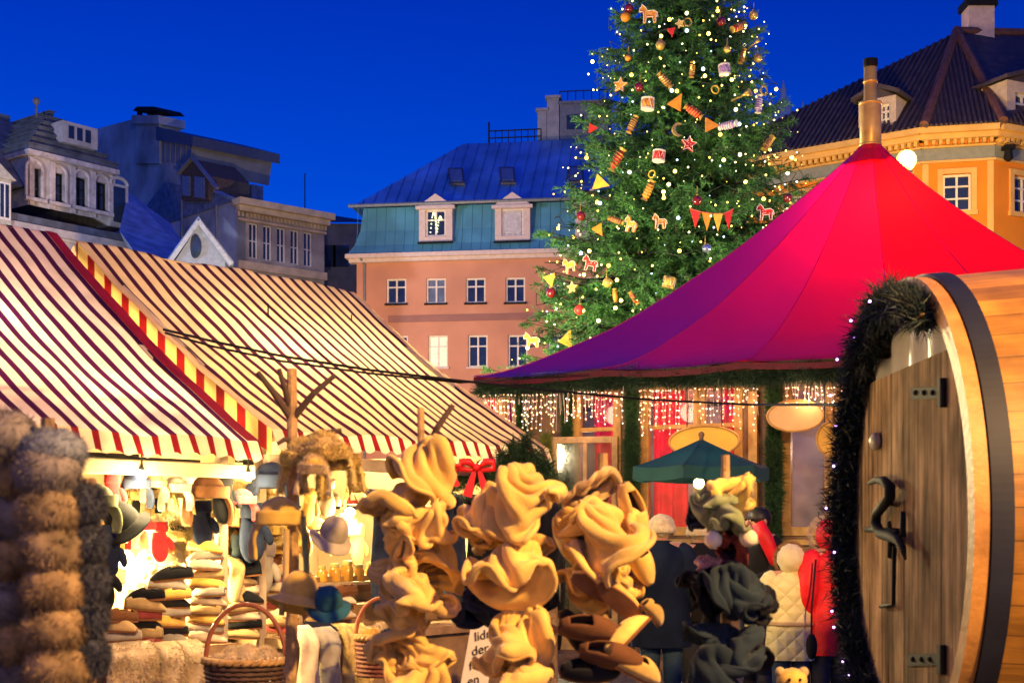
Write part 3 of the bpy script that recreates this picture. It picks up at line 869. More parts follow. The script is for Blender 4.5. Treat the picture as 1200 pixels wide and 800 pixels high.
# ------------------------------------------------------------------ orange corner house
def orange_house():
    K1 = V(((1080 - CX) * 46 / F, 46, 0)); K2 = V(((1165 - CX) * 45.5 / F, 45.5, 0))
    fL = Face(K1 + V((-.80, .60, 0)) * 9.2, (.80, -.60)); fC = Face(K1, (K2 - K1)); fR = Face(K2, (.9, .43))
    LL, LC, LR = 9.2, (K2 - K1).length, 9
    root = thing('corner_house', 'orange plaster corner house with dark tiled roof and white chimney', 'building', K1)
    m_o = M('orange_plaster', (.68, .225, .016), rough=.9, var=.12, scale=.8, bump=.25, bscale=6)
    m_y = M('cream_cornice', (.66, .4, .12), rough=.8, var=.12, scale=2)
    m_g = M('grey_frieze', (.22, .24, .22), rough=.9, var=.12)
    m_t = M('roof_tiles', (.055, .042, .05), rough=.65, var=.35, scale=3, bump=.5, bscale=12)
    m_cap = M('ridge_tiles', (.14, .06, .045), rough=.75, var=.3, scale=5)
    zc = 1.6 + (HY - 158) * 46 / F
    wins = {id(fL): [], id(fC): [], id(fR): []}
    def rect(fc, x0, y0, x1, y1):
        u0, z0 = fc.at(x0, y1); u1, z1 = fc.at(x1, y0); return (u0, z0, u1, z1)
    hc = [rect(fC, 1105, 203, 1138, 248)]
    u_, z0, v_, z1 = hc[0]
    hl = [(1.6, z0, 2.7, z1), (4.0, z0, 5.1, z1), (6.6, z0, 7.7, z1)]
    hr = [(.85, z0, 1.95, z1), (3.2, z0, 4.3, z1), (5.6, z0, 6.7, z1)]
    w = MB()
    for fc, L_, h in ((fL, LL, hl), (fC, LC, hc), (fR, LR, hr)):
        lo = [(a, b - 3.6, c, d - 3.6) for a, b, c, d in h]
        fc.wall(w, 0, L_, 0, zc, h + lo)
    eL = fL.pt(0, 0); w.quad(eL, eL + UP * zc, eL + V((4, 8, zc)), eL + V((4, 8, 0)))
    w.build('wall', m_o, root, recalc=False)
    for fc, h in ((fL, hl), (fC, hc), (fR, hr)):
        for r in h:
            window(fc, r, root, m_white, m_pane, bar=.07, trans=(.35, .68), surround=m_y, sw=.18)
            window(fc, (r[0], r[1] - 3.6, r[2], r[3] - 3.6), root, m_white, m_pane, bar=.07, trans=(.35, .68), surround=m_y, sw=.18)
    c = MB(); fz = MB(); dn = MB()
    for fc, L_ in ((fL, LL), (fC, LC), (fR, LR)):
        fc.box(c, -.12, L_ + .12, zc - .1, zc + .1, .55, -.2); fc.box(c, -.1, L_ + .1, zc - .28, zc - .103, .38, -.1); fc.box(c, -.05, L_ + .05, zc - .5, zc - .44, .12, .003)
        fc.box(c, -.04, L_ + .04, zc - 1.0, zc - .92, .1, .003)
        fc.box(fz, -.02, L_ + .02, zc - .915, zc - .505, .05, .003)
        n = int(L_ / .22)
        for k in range(n): u = L_ * (k + .3) / n; fc.box(dn, u, u + .11, zc - .43, zc - .285, .3, .003)
    c.build('cornice', m_y, root); fz.build('frieze', m_g, root); dn.build('dentils', m_y, root)
    pl = MB()
    for fc, u in ((fC, .12), (fC, LC - .12)): fc.box(pl, u - .1, u + .1, 0, zc - 1.003, .003, .04)
    pl.build('pilaster', m_y, root)
    # roof facets
    zb = zc + .1
    pk = W(1121, 38, 50); pk2 = W(1330, 44, 52)
    eK1, eK2 = K1 + UP * zb + V((-.1, -.6, 0)), K2 + UP * zb + V((.1, -.6, 0))
    eL0 = fL.pt(-.2, zb, .5); eR1 = fR.pt(LR, zb, .5)
    r = MB(); back = fL.pt(0, zb, -9)
    r.add([eL0, eK1, pk, eK2, eR1, pk2, back, pk + V((0, 6, -4))], [(0, 1, 2), (1, 3, 2), (3, 4, 5, 2), (0, 2, 7, 6)])
    # barrel-tile ribs
    def ribs(a, b, top, n):
        nn = (b - a).cross(top - a).normalized()
        if nn.z < 0: nn = -nn
        d = (top - a) - (b - a) * ((top - a).dot(b - a) / (b - a).length_squared)
        L0 = (b - a).length; s = (top - a).dot(b - a) / L0 ** 2
        for k in range(n):
            t = (k + .5) / n
            f = t / s if (t < s and s > 0) else ((1 - t) / (1 - s) if s < 1 else 1)
            f = min(1, max(.02, f)) * .985
            p = a.lerp(b, t)
            r.tube([p + nn * .03, p + d * f + nn * .03], .055, 5)
    ribs(eK1, eK2, pk, 16); ribs(eL0, eK1, pk, 46)
    a, b = eK2, eR1
    ribs(a, b, pk2, 40)
    r.build('roof', m_t, root, recalc=False)
    h = MB(); h.tube([eK1 + UP * .05, pk + UP * .08], .16, 8); h.tube([eK2 + UP * .05, pk + UP * .08], .16, 8); h.tube([pk + UP * .05, pk2 + UP * .05], .16, 8); h.build('ridge_caps', m_cap, root)
    # chimney
    ch = MB(); p = W(1146, 40, 50.5); ch.box(p + UP * .05, (.95, .8, 1.7)); ck = ch.build('chimney', M('chimney_plaster', (.55, .42, .4), rough=.9, var=.15), root)
    ch = MB(); ch.box(p + UP * 1.03, (1.15, 1.0, .26)); ch.build('cap', m_black, ck)
    ch = MB(); ch.box(p + V((1.6, .5, -.15)), (1.3, .6, .4)); ch.build('vent', m_black, root)
    # dormers
    def dormer(fc, x0, x1, yt, yb, off, wx0, wx1, wy0, wy1, dpt):
        u0, z0 = fc.at(x0, yb, off); u1, z1 = fc.at(x1, yt, off)
        f2 = Face(fc.pt(0, 0, off), fc.ux)
        hole = (f2.at(wx0, wy1)[0], f2.at(wx0, wy1)[1], f2.at(wx1, wy0)[0], f2.at(wx1, wy0)[1])
        d = MB(); f2.wall(d, u0, u1, z0 - .2, z1, [hole], .2)
        d.quad(f2.pt(u0, z0 - .2), f2.pt(u0, z1), f2.pt(u0, z1, -dpt), f2.pt(u0, z0 - .2, -dpt)); d.quad(f2.pt(u1, z0 - .2), f2.pt(u1, z1), f2.pt(u1, z1, -dpt), f2.pt(u1, z0 - .2, -dpt))
        dm = d.build('dormer', M('dormer_plaster', (.5, .4, .32), rough=.9, var=.15), root, recalc=False)
        um = (u0 + u1) / 2
        d = MB(); o1, o2 = .2, -dpt
        d.hexa([f2.pt(u0 - .2, z1, o1), f2.pt(um, z1 + .35, o1), f2.pt(um, z1 + .35, o2), f2.pt(u0 - .2, z1, o2)], [f2.pt(u0 - .2, z1 + .12, o1), f2.pt(um, z1 + .5, o1), f2.pt(um, z1 + .5, o2), f2.pt(u0 - .2, z1 + .12, o2)])
        d.hexa([f2.pt(um, z1 + .35, o1), f2.pt(u1 + .2, z1, o1), f2.pt(u1 + .2, z1, o2), f2.pt(um, z1 + .35, o2)], [f2.pt(um, z1 + .5, o1), f2.pt(u1 + .2, z1 + .12, o1), f2.pt(u1 + .2, z1 + .12, o2), f2.pt(um, z1 + .5, o2)])
        d.prism([f2.pt(u0, z1, 0), f2.pt(u1, z1, 0), f2.pt(um, z1 + .36, 0)], f2.un * -.2)
        d.build('roof', m_t, dm); window(f2, hole, dm, m_white, m_pane, bar=.08, trans=(.4, .7))
    dormer(fL, 1006, 1050, 111, 156, .12, 1030, 1043, 120, 152, 3.8)
    dormer(fR, 1180, 1232, 103, 151, .12, 1190, 1212, 112, 146, 3.8)
    # wall lantern bracket, unlit
    wl = MB(); q = fC.q(1181, 183, .5) if False else fR.pt(.28, z1 + .75, .35)
    wl.box(q, (.36, .36, .12)); wl.lathe([(.12, -.06), (.17, -.35), (.06, -.45)], 8, Matrix.Translation(q)); wl.beam(q, fR.pt(.28, z1 + .75, .02), .06, .06)
    wl.build('wall_lantern', m_black, root)
orange_house()


# ------------------------------------------------------------------ white spire far behind
def spire():
    Y = 120; b = W(918, 150, Y)
    root = thing('church_spire', 'pale pinnacled church spire peeping out behind the Christmas tree', 'spire', (b.x, Y, 0))
    m = M('pale_stone', (.6, .57, .55), rough=.9, var=.2, scale=1)
    s = MB(); s.box((b.x, Y, b.z / 2), (3.2, 3.2, b.z)); s.build('tower', m, root)
    s = MB(); T = Matrix.Translation((b.x, Y, b.z))
    s.lathe([(1.7, 0), (1.4, .7), (.8, 1.2), (.65, 2.2), (.3, 2.7), (.22, 3.2), (.04, 4.2)], 8, T)
    for dx, dy in ((-1.4, -1.4), (1.4, -1.4), (1.4, 1.4), (-1.4, 1.4)): s.lathe([(.3, 0), (.25, .8), (.02, 1.9)], 6, Matrix.Translation((b.x + dx, Y + dy, b.z)))
    s.build('pinnacle', m, root)
    s = MB(); s.ell((b.x, Y, b.z + 3.3), .3, seg=10, rings=6); s.build('orb', m, root)
spire()


# ------------------------------------------------------------------ lit street lamp beside the corner house
def lamp():
    p = W(1062, 188, 38)
    root = thing('street_lamp', 'lit globe street lamp glowing above the red tent roof', 'street lamp', (p.x, p.y, 0))
    s = MB(); s.tube([(p.x, p.y, 0), (p.x, p.y, 3), (p.x, p.y, p.z - .3)], [.12, .08, .06], 10); s.lathe([(.2, 0), (.2, .5), (.12, .7)], 10, Matrix.Translation((p.x, p.y, 0))); s.build('pole', m_black, root)
    s = MB(); s.ell(p, .28, seg=20, rings=14); s.build('globe', glow('lamp_globe', (1, .7, .16), 1.25), root, smooth=True)
    s = MB(); s.lathe([(.14, 0), (.2, .1), (.1, .14)], 10, Matrix.Translation(p - UP * .42)); s.build('collar', m_black, root)
    point('street_lamp_light', p + V((.0, -.7, .1)), 2600, (1, .6, .2), .3)
    point('street_lamp_light', p + V((1.5, 1.8, -1.0)), 1900, (1, .6, .2), .3)
lamp()

# ------------------------------------------------------------------ Christmas tree
TY = 30.0; TX = (800 - CX) * TY / F; TOP = 18.4
def tree_R(z): return .272 * (TOP - z)


def on_tree(px, py, out=.05):
    Y = TY - 2
    for _ in range(4):
        p = W(px, py, Y); R = tree_R(p.z) * 1.02; dx = p.x - TX
        Y = TY - math.sqrt(max(R * R - dx * dx, .04)) - out
    return W(px, py, Y)


def christmas_tree():
    rng = np.random.default_rng(11)
    root = thing('christmas_tree', 'tall spruce Christmas tree hung with wooden ornaments behind the red tent', 'tree', (TX, TY, 0))
    tb = MB(); tb.tube([(TX, TY, 0), (TX + .05, TY, 6), (TX - .03, TY, 12), (TX, TY, TOP)], [.34, .24, .13, .03], 10)
    PR, DR, LN = [], [], []
    z = 1.2; k = 0
    while z < TOP - .1:
        R = tree_R(z); nb = int(7 + R * 3.2)
        for i in range(nb):
            a = 2 * PI * (i + rng.uniform(-.35, .35)) / nb + k * .7
            r = R * rng.uniform(.82, 1.1) * (1.16 if rng.random() < .08 else 1)
            zz = z + rng.uniform(-.2, .2)
            d = np.array([math.cos(a), math.sin(a), 0])
            droop = rng.uniform(.18, .36)
            def bp(t): return np.array([TX, TY, zz]) + d * r * t + np.array([0, 0, -droop * r * t + .22 * r * t ** 3])
            pts = [bp(t) for t in (0.05, .35, .7, 1)]
            tb.tube([tuple(p) for p in pts], [.035 + .012 * R, .028, .018, .006], 5, cap=False)
            nt = int(20 + r * 14)
            for j in range(nt):
                t = rng.uniform(.12, 1.0) ** .8
                p0 = bp(t); side = rng.choice([-1, 1]); tl = (.16 + .34 * (1.05 - t) * min(r, 2.2)) * rng.uniform(.6, 1.2)
                sdir = np.array([-d[1], d[0], 0]) * side * rng.uniform(.5, 1) + d * rng.uniform(.35, .9) + np.array([0, 0, rng.uniform(-.75, .1)])
                if t > .93: sdir = d + np.array([0, 0, rng.uniform(-.1, .35)]) + rng.normal(size=3) * .3
                sdir /= np.linalg.norm(sdir)
                n = max(7, int(tl / .027))
                tt = np.linspace(0.02, 1, n)
                pp = p0 + sdir * tl * tt[:, None] + np.array([0, 0, -.18 * tl]) * (tt ** 2)[:, None]
                for s in (0, 1):
                    dd = sdir * .75 + rng.normal(size=(n, 3)) * .62
                    PR.append(pp + rng.normal(size=(n, 3)) * .008); DR.append(dd); LN.append(rng.uniform(.06, .115, n))
        z += .34 + .012 * R; k += 1
    P = np.concatenate(PR); D = np.concatenate(DR); ln = np.concatenate(LN)
    tb.build('trunk', M('spruce_bark', (.045, .032, .02), rough=.9, var=.3), root)
    a, b = needles(P, D, ln, .021, rng)
    poly_obj('crown', a, b, M('spruce_needles', (.075, .22, .06), rough=.5, var=.75, scale=.9, trans=.12, detail=6), root)

    # fairy lights: strings spiralling down; 100 bulbs each
    gw = [glow('bulb_warm', (1, .78, .15), 6), glow('bulb_white', (1, .95, .45), 5), glow('bulb_gold', (1, .58, .08), 6), glow('bulb_blue', (.55, .75, 1), 4)]
    wire = M('dark_wire', (.015, .03, .02), rough=.6)
    names = ['topmost string of warm fairy lights, winding through the upper spruce boughs', 'string of warm fairy lights winding past the orange drums',
             'string of warm fairy lights winding past the red star ornament', 'string of warm fairy lights winding above the bunting on the spruce',
             'string of warm fairy lights winding below the bunting on the spruce', 'lowest string of warm fairy lights along the bottom spruce boughs']
    zs = [(14.4, 12.3), (12.3, 10.6), (10.6, 9.1), (9.1, 7.8), (7.8, 6.5), (6.5, 4.9)]
    def bulb(nm, me):
        o = bpy.data.objects.new(nm, me); COL.objects.link(o); return o
    bms = []
    for g_ in gw:
        s = MB(); s.ell((0, 0, 0), .021, seg=7, rings=5); t = s.build('bulb', g_); bms.append(t.data); bpy.data.objects.remove(t)
    rr = random.Random(5)
    for lab, (z0, z1) in zip(names, zs):
        st = thing('fairy_lights', lab, 'string lights', (TX, TY, z0), 'strings of fairy lights on the tree')
        pts = []; n = 100; turns = 3.2
        bl = []
        for i in range(n * 2):
            t = i / (n * 2 - 1); a = -PI / 2 + turns * 2 * PI * t; zz = z0 + (z1 - z0) * t + rr.uniform(-.12, .12)
            q = tree_R(zz) * (rr.uniform(.86, 1.06))
            p = V((TX + q * math.cos(a), TY + q * math.sin(a), zz)); pts.append(p)
        s = MB(); s.tube(pts, .008, 4, cap=False); s.build('wire', wire, st)
        # bulbs: mostly where the string faces the square
        cand = sorted(range(len(pts)), key=lambda i: pts[i].y - TY + rr.uniform(-1.1, 1.1) * 1.2)[:100]
        for i in cand:
            p = pts[i] + V((rr.uniform(-.25, .25), rr.uniform(-.12, .05), rr.uniform(-.3, .3)))
            o = bulb('bulb', bms[rr.choice([0, 0, 0, 1, 1, 2, 2, 3])])
            o.parent = st; o.location = p - st.location; o.scale = (rr.choice([.4, .5, .6, .8, .9, 1, 1.9]),) * 3
christmas_tree()

# ---- ornaments
o_red = M('orn_red', (.75, .035, .03), rough=.4, var=.2, scale=9, emis=None)
o_dred = M('orn_dark_red', (.18, .01, .015), rough=.12, var=.2, coat=.8)
o_org = M('orn_orange', (.85, .3, .03), rough=.5, var=.2, scale=9)
o_yel = M('orn_yellow', (.85, .5, .06), rough=.5, var=.2, scale=9)
o_gold = M('orn_gold', (.9, .55, .14), rough=.18, metal=.5, var=.15)
o_brn = M('orn_brown', (.3, .1, .05), rough=.6, var=.3, scale=12)
o_ice = M('orn_icing', (.85, .75, .72), rough=.6, var=.08)
o_vio = M('orn_violet', (.45, .25, .6), rough=.5, var=.3, scale=20)
o_blu = M('orn_silver_blue', (.45, .5, .75), rough=.15, metal=.8, var=.2)
TN = lambda: UP


def orient(p, roll=0):
    """frame of an ornament hanging at p, facing out of the tree towards the square; roll in degrees"""
    d = V((p.x - TX, p.y - TY, 0)); d = (d.normalized() * .35 + V((-p.x, -p.y, 0)).normalized()).normalized()
    d = Matrix.Rotation(rad((p.x * 613 + p.z * 377) % 90 - 45) * .9, 3, 'Z') @ d
    x = V((-d.y, d.x, 0)); c, s = math.cos(rad(roll)), math.sin(rad(roll))
    return x * c + UP * s, -x * s + UP * c, d   # right, up, outwards


def flat(mb, p, fr, pts, sc, th=.05, off=0):
    r, u, d = fr
    mb.prism([p + r * (x * sc) + u * (y * sc) + d * (off + th / 2) for x, y in pts], d * -th)


HORSE = [(-.5, .12), (-.46, .3), (-.36, .36), (-.34, .5), (-.26, .42), (-.14, .3), (-.06, .12), (.3, .14), (.46, .02), (.5, -.2), (.43, -.22), (.4, -.06), (.36, -.5), (.22, -.5), (.2, -.2), (-.12, -.2), (-.2, -.5), (-.33, -.5), (-.28, -.1), (-.3, .12), (-.42, .08)]
STAR = [(math.cos(PI / 2 + k * PI / 5) * (.5 if k % 2 == 0 else .23), math.sin(PI / 2 + k * PI / 5) * (.5 if k % 2 == 0 else .23)) for k in range(10)]
MOON = [(math.cos(a) * .5, math.sin(a) * .5) for a in [rad(60 + 240 * k / 12) for k in range(13)]] + [(.12 + math.cos(a) * .38, math.sin(a) * .38) for a in [rad(280 - 200 * k / 10) for k in range(11)]]
TRI = [(-.5, .45), (.5, .45), (0, -.55)]


def orn(kind, px, py, size, mat, label, roll=0):
    p = on_tree(px, py, .12); fr = orient(p, roll); r, u, d = fr; s = size * p.y / F * (.74 if kind == 'horse' else .84); fr = orient(p, roll + (px * 7 % 31) - 15); r, u, d = fr
    nm = {'ball': 'bauble', 'drum': 'drum_ornament', 'cracker': 'cracker_ornament', 'pennant': 'pennant_ornament', 'star': 'star_ornament', 'horse': 'horse_ornament', 'moon': 'moon_ornament', 'ring': 'ring_ornament', 'horn': 'trumpet_ornament'}[kind]
    t = thing(nm, label, nm.split('_')[0] if kind != 'ball' else 'bauble', p, None)
    b = MB(); Rm = Matrix((r, d, u)).transposed().to_4x4(); Rm.translation = p
    if kind == 'ball':
        b.ell(p, s / 2, seg=14, rings=9); b.build('ball', mat, t, smooth=True)
        b = MB(); b.lathe([(s * .12, s * .46), (s * .12, s * .6)], 8, Rm); b.tube([p + u * s * .6, p + u * s * .6 + UP * .15], .006, 4); b.build('cap', o_gold, t)
    elif kind == 'drum':
        b.lathe([(s * .45, -s * .4), (s * .47, 0), (s * .45, s * .4)], 16, Rm); b.build('drum_body', mat, t, smooth=True)
        b = MB()
        for z in (-.4, .4):
            b = MB(); b.lathe([(s * .45, s * (z - .06)), (s * .52, s * (z - .06)), (s * .52, s * (z + .06)), (s * .45, s * (z + .06))], 16, Rm); b.build('rim', o_ice if mat != o_yel else o_gold, t)
        b = MB(); pts = []
        for k in range(17): a = 2 * PI * k / 16; pts.append(Rm @ V((math.cos(a) * s * .5, math.sin(a) * s * .5, s * (.34 if k % 2 else -.34))))
        b.tube(pts, s * .03, 4); b.build('lacing', o_ice, t)
    elif kind == 'cracker':
        b.lathe([(s * .17, -s * .36), (s * .19, 0), (s * .17, s * .36)], 12, Rm); b.build('roll', mat, t, smooth=True)
        b = MB()
        for q in (-1, 1):
            b = MB(); b.lathe([(s * .08, q * s * .35), (s * .2, q * s * .52), (s * .16, q * s * .53)], 10, Rm); b.build('frill', o_gold if mat != o_vio else o_ice, t)
        b = MB()
        b.tube([Rm @ V((math.cos(k * .7) * s * .195, math.sin(k * .7) * s * .195, s * (-.3 + .6 * k / 40))) for k in range(41)], s * .025, 5); b.build('ribbon', o_ice if mat == o_vio else o_gold, t)
    elif kind in ('star', 'horse', 'moon', 'pennant'):
        poly = {'star': STAR, 'horse': HORSE, 'moon': MOON, 'pennant': TRI}[kind]
        flat(b, p, fr, poly, s); b.build('plaque', mat, t)
        if kind in ('star', 'horse'):
            b = MB(); pts = [p + r * (x * s * .97) + u * (y * s * .97) + d * .03 for x, y in poly]
            b.tube(pts + [pts[0]], s * .022, 4)
            rr = random.Random(px)
            for k in range(9):
                x, y = (rr.uniform(-.2, .3), rr.uniform(-.15, .12)) if kind == 'horse' else (rr.uniform(-.18, .18), rr.uniform(-.18, .18))
                b.ell(p + r * x * s + u * y * s + d * .03, s * .025, seg=5, rings=3)
            b.build('icing', o_ice, t)
    elif kind == 'ring':
        pts = [p + (r * math.cos(a) + u * math.sin(a)) * s * .42 for a in [2 * PI * k / 16 for k in range(17)]]
        b.tube(pts, s * .08, 6); b.build('hoop', mat, t)
    elif kind == 'horn':
        b.lathe([(s * .05, -s * .5), (s * .05, s * .15), (s * .2, s * .5), (s * .17, s * .48)], 12, Rm); b.build('bell', mat, t, smooth=True)
    return t


ORN = [
    ('ball', 737, 10, 13, o_dred, 'dark red bauble at the very top edge beside an orange disc bauble'),
    ('ball', 733, 20, 14, o_org, 'orange bauble just under a dark red one near the orange horse'),
    ('horse', 760, 16, 30, o_org, 'orange spotted horse ornament highest on the spruce'),
    ('pennant', 787, 38, 12, o_red, 'small red pennant hanging between the orange horse and a yellow star'),
    ('star', 797, 28, 14, o_yel, 'yellow star ornament beside a gold ring'),
    ('ring', 806, 26, 13, o_gold, 'gold ring ornament beside the yellow star', ),
    ('ball', 774, 53, 14, o_gold, 'gold bauble under the orange spotted horse'),
    ('ball', 736, 68, 9, o_org, 'small copper bauble alone on the spruce edge'),
    ('ball', 845, 25, 13, o_dred, 'dark red bauble between the yellow star and the red and gold cracker'),
    ('ball', 883, 18, 13, o_gold, 'gold bauble above the red and gold cracker'),
    ('cracker', 865, 32, 26, o_red, 'red cracker ornament tilted under a gold bauble', -58),
    ('drum', 849, 82, 16, o_vio, 'violet and white drum ornament, uppermost drum'),
    ('ball', 888, 68, 12, o_gold, 'gold bauble beside a brown cracker, high on the spruce edge'),
    ('cracker', 870, 66, 20, o_brn, 'brown cracker ornament beside a gold bauble on the edge', -15),
    ('horn', 883, 52, 20, o_gold, 'small gold trumpet ornament sticking out over a gold bauble', -55),
    ('cracker', 779, 94, 26, o_brn, 'thin brown cracker ornament above the big orange pennant', 35),
    ('star', 727, 100, 22, o_org, 'orange star ornament on the spruce edge above a drum'),
    ('ball', 749, 102, 13, o_dred, 'dark red bauble resting above the orange drum'),
    ('drum', 759, 122, 18, o_org, 'orange drum ornament below a dark red bauble'),
    ('pennant', 794, 119, 22, o_org, 'big orange pennant touching a long red cracker', 155),
    ('cracker', 813, 131, 28, o_red, 'long red cracker beside the big orange pennant', 52),
    ('horn', 868, 113, 30, o_gold, 'long gold trumpet ornament beside a gold ring', -62),
    ('ring', 895, 106, 15, o_gold, 'gold ring ornament above a violet cracker'),
    ('cracker', 889, 122, 24, o_vio, 'violet cracker hanging below a gold ring', -12),
    ('cracker', 741, 146, 24, o_brn, 'dark brown cracker below the orange drum', -20),
    ('pennant', 834, 147, 20, o_org, 'orange pennant joined to a violet cracker', 95),
    ('cracker', 853, 147, 26, o_vio, 'violet cracker lying level beside an orange pennant', 88),
    ('moon', 795, 152, 19, o_gold, 'gold crescent moon ornament above the red star'),
    ('star', 807, 169, 24, o_red, 'red star ornament with white icing edge'),
    ('drum', 772, 183, 17, o_red, 'red drum ornament with white lacing beside the red star'),
    ('ring', 764, 204, 12, o_yel, 'small yellow ring above an orange cracker'),
    ('cracker', 760, 223, 28, o_org, 'orange cracker below a yellow ring', -32),
    ('cracker', 723, 187, 32, o_red, 'red cracker tilted above a yellow pennant', -25),
    ('pennant', 705, 215, 22, o_yel, 'yellow pennant on the spruce edge under a red cracker', 80),
    ('pennant', 695, 150, 13, o_red, 'red pennant at the outer tip of a bough', 70),
    ('ball', 681, 253, 13, o_dred, 'dark red bauble at the bough tip beside the pedimented dormer'),
    ('ball', 817, 235, 14, o_dred, 'dark red bauble above the bunting'),
    ('ball', 828, 291, 13, o_blu, 'silver blue bauble below the bunting'),
    ('horse', 897, 248, 28, o_red, 'red rocking horse ornament beside the red tent slope', 0),
    ('ball', 923, 232, 13, o_dred, 'dark red bauble on the bough stretching to the orange house'),
    ('horse', 932, 247, 22, o_org, 'orange horse on the bough stretching to the orange house'),
    ('horse', 668, 310, 26, o_org, 'orange horse ornament beside a red horse'),
    ('horse', 692, 308, 26, o_red, 'red horse ornament with white dots low on the spruce'),
    ('pennant', 645, 329, 18, o_yel, 'yellow pennant hanging before the pink house wall', 10),
    ('ball', 646, 343, 14, o_dred, 'dark red bauble under a yellow pennant before the pink house'),
    ('ball', 712, 331, 14, o_gold, 'gold bauble low on the spruce beside the red horse'),
    ('drum', 784, 331, 17, o_yel, 'yellow drum ornament, lowest drum, above the tent'),
    ('cracker', 721, 346, 18, o_org, 'short orange cracker under a gold bauble', -5),
    ('cracker', 743, 349, 20, o_red, 'short red cracker just above the tent edge', 25),
    ('ball', 679, 363, 14, o_red, 'bright red bauble low on the spruce'),
    ('horse', 623, 398, 26, o_org, 'orange horse on the lowest bough tip'),
    ('pennant', 665, 396, 22, o_yel, 'yellow pennant lowest on the spruce above the tent', 170),
    ('horse', 740, 262, 26, o_org, 'orange horse ornament beside a brown cracker in the middle boughs'),
    ('cracker', 722, 258, 22, o_brn, 'brown cracker beside an orange horse in the middle boughs', 85),
    ('horse', 773, 259, 24, o_org, 'orange horse ornament to one side of the bunting'),
    ('star', 671, 337, 18, o_yel, 'yellow star ornament under the orange and red horses'),
    ('pennant', 702, 270, 16, o_org, 'orange pennant among gold lights in the middle boughs', 30),
    ('ball', 852, 58, 10, o_gold, 'small gold bauble above the violet drum'),
    ('cracker', 900, 168, 24, o_brn, 'red brown cracker among the boughs beside the spire', -30),
    ('ring', 838, 105, 13, o_yel, 'yellow ring ornament between two pennants and the violet drum'),
    ('cracker', 811, 82, 20, o_brn, 'slim brown cracker in the dark upper boughs', 5),
]
for a in ORN: orn(*a)


def bunting():
    pts = [on_tree(x, y, .15) for x, y in ((808, 244), (822, 248), (835, 250), (848, 250), (860, 244))]
    t = thing('bunting', 'bunting of four red, orange and yellow pennants on the spruce', 'bunting', pts[2])
    b = MB(); b.tube(pts, .012, 5); b.build('cord', o_brn, t)
    for k, m in enumerate((o_red, o_org, o_yel, o_red)):
        a, c = pts[k], pts[k + 1]; mid = (a + c) / 2 - UP * .36
        b = MB(); b.prism([a.lerp(c, .05), a.lerp(c, .95), mid], V((0, .03, 0))); b.build('pennant', m, t)
bunting()

# ------------------------------------------------------------------ red tent over the wooden pavilion
EAVE = 3.4
TL = W(555, 440, 16.45); TL.z = EAVE
EDIR = V((.891, -.454, 0)); EIN = V((.454, .891, 0)); ELEN = 8.4; EDEP = 4.8
TAP = W(1020, 180, 16.8)
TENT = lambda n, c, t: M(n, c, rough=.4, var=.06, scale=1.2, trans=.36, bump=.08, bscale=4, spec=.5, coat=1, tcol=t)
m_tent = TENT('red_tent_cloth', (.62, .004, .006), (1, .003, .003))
m_tsky_half = TENT('tent_cloth_half_sky_tint', (.5, .005, .17), (.9, .003, .06))
m_tsky_faint = TENT('tent_cloth_faint_sky_tint', (.62, .004, .06), (1, .003, .02))
m_tsky_full = TENT('tent_cloth_sky_tint', (.27, .008, .33), (.5, .003, .14))  # same red cloth with blue sky light painted into its colour
PV = Face(TL + EIN * .55, EDIR)


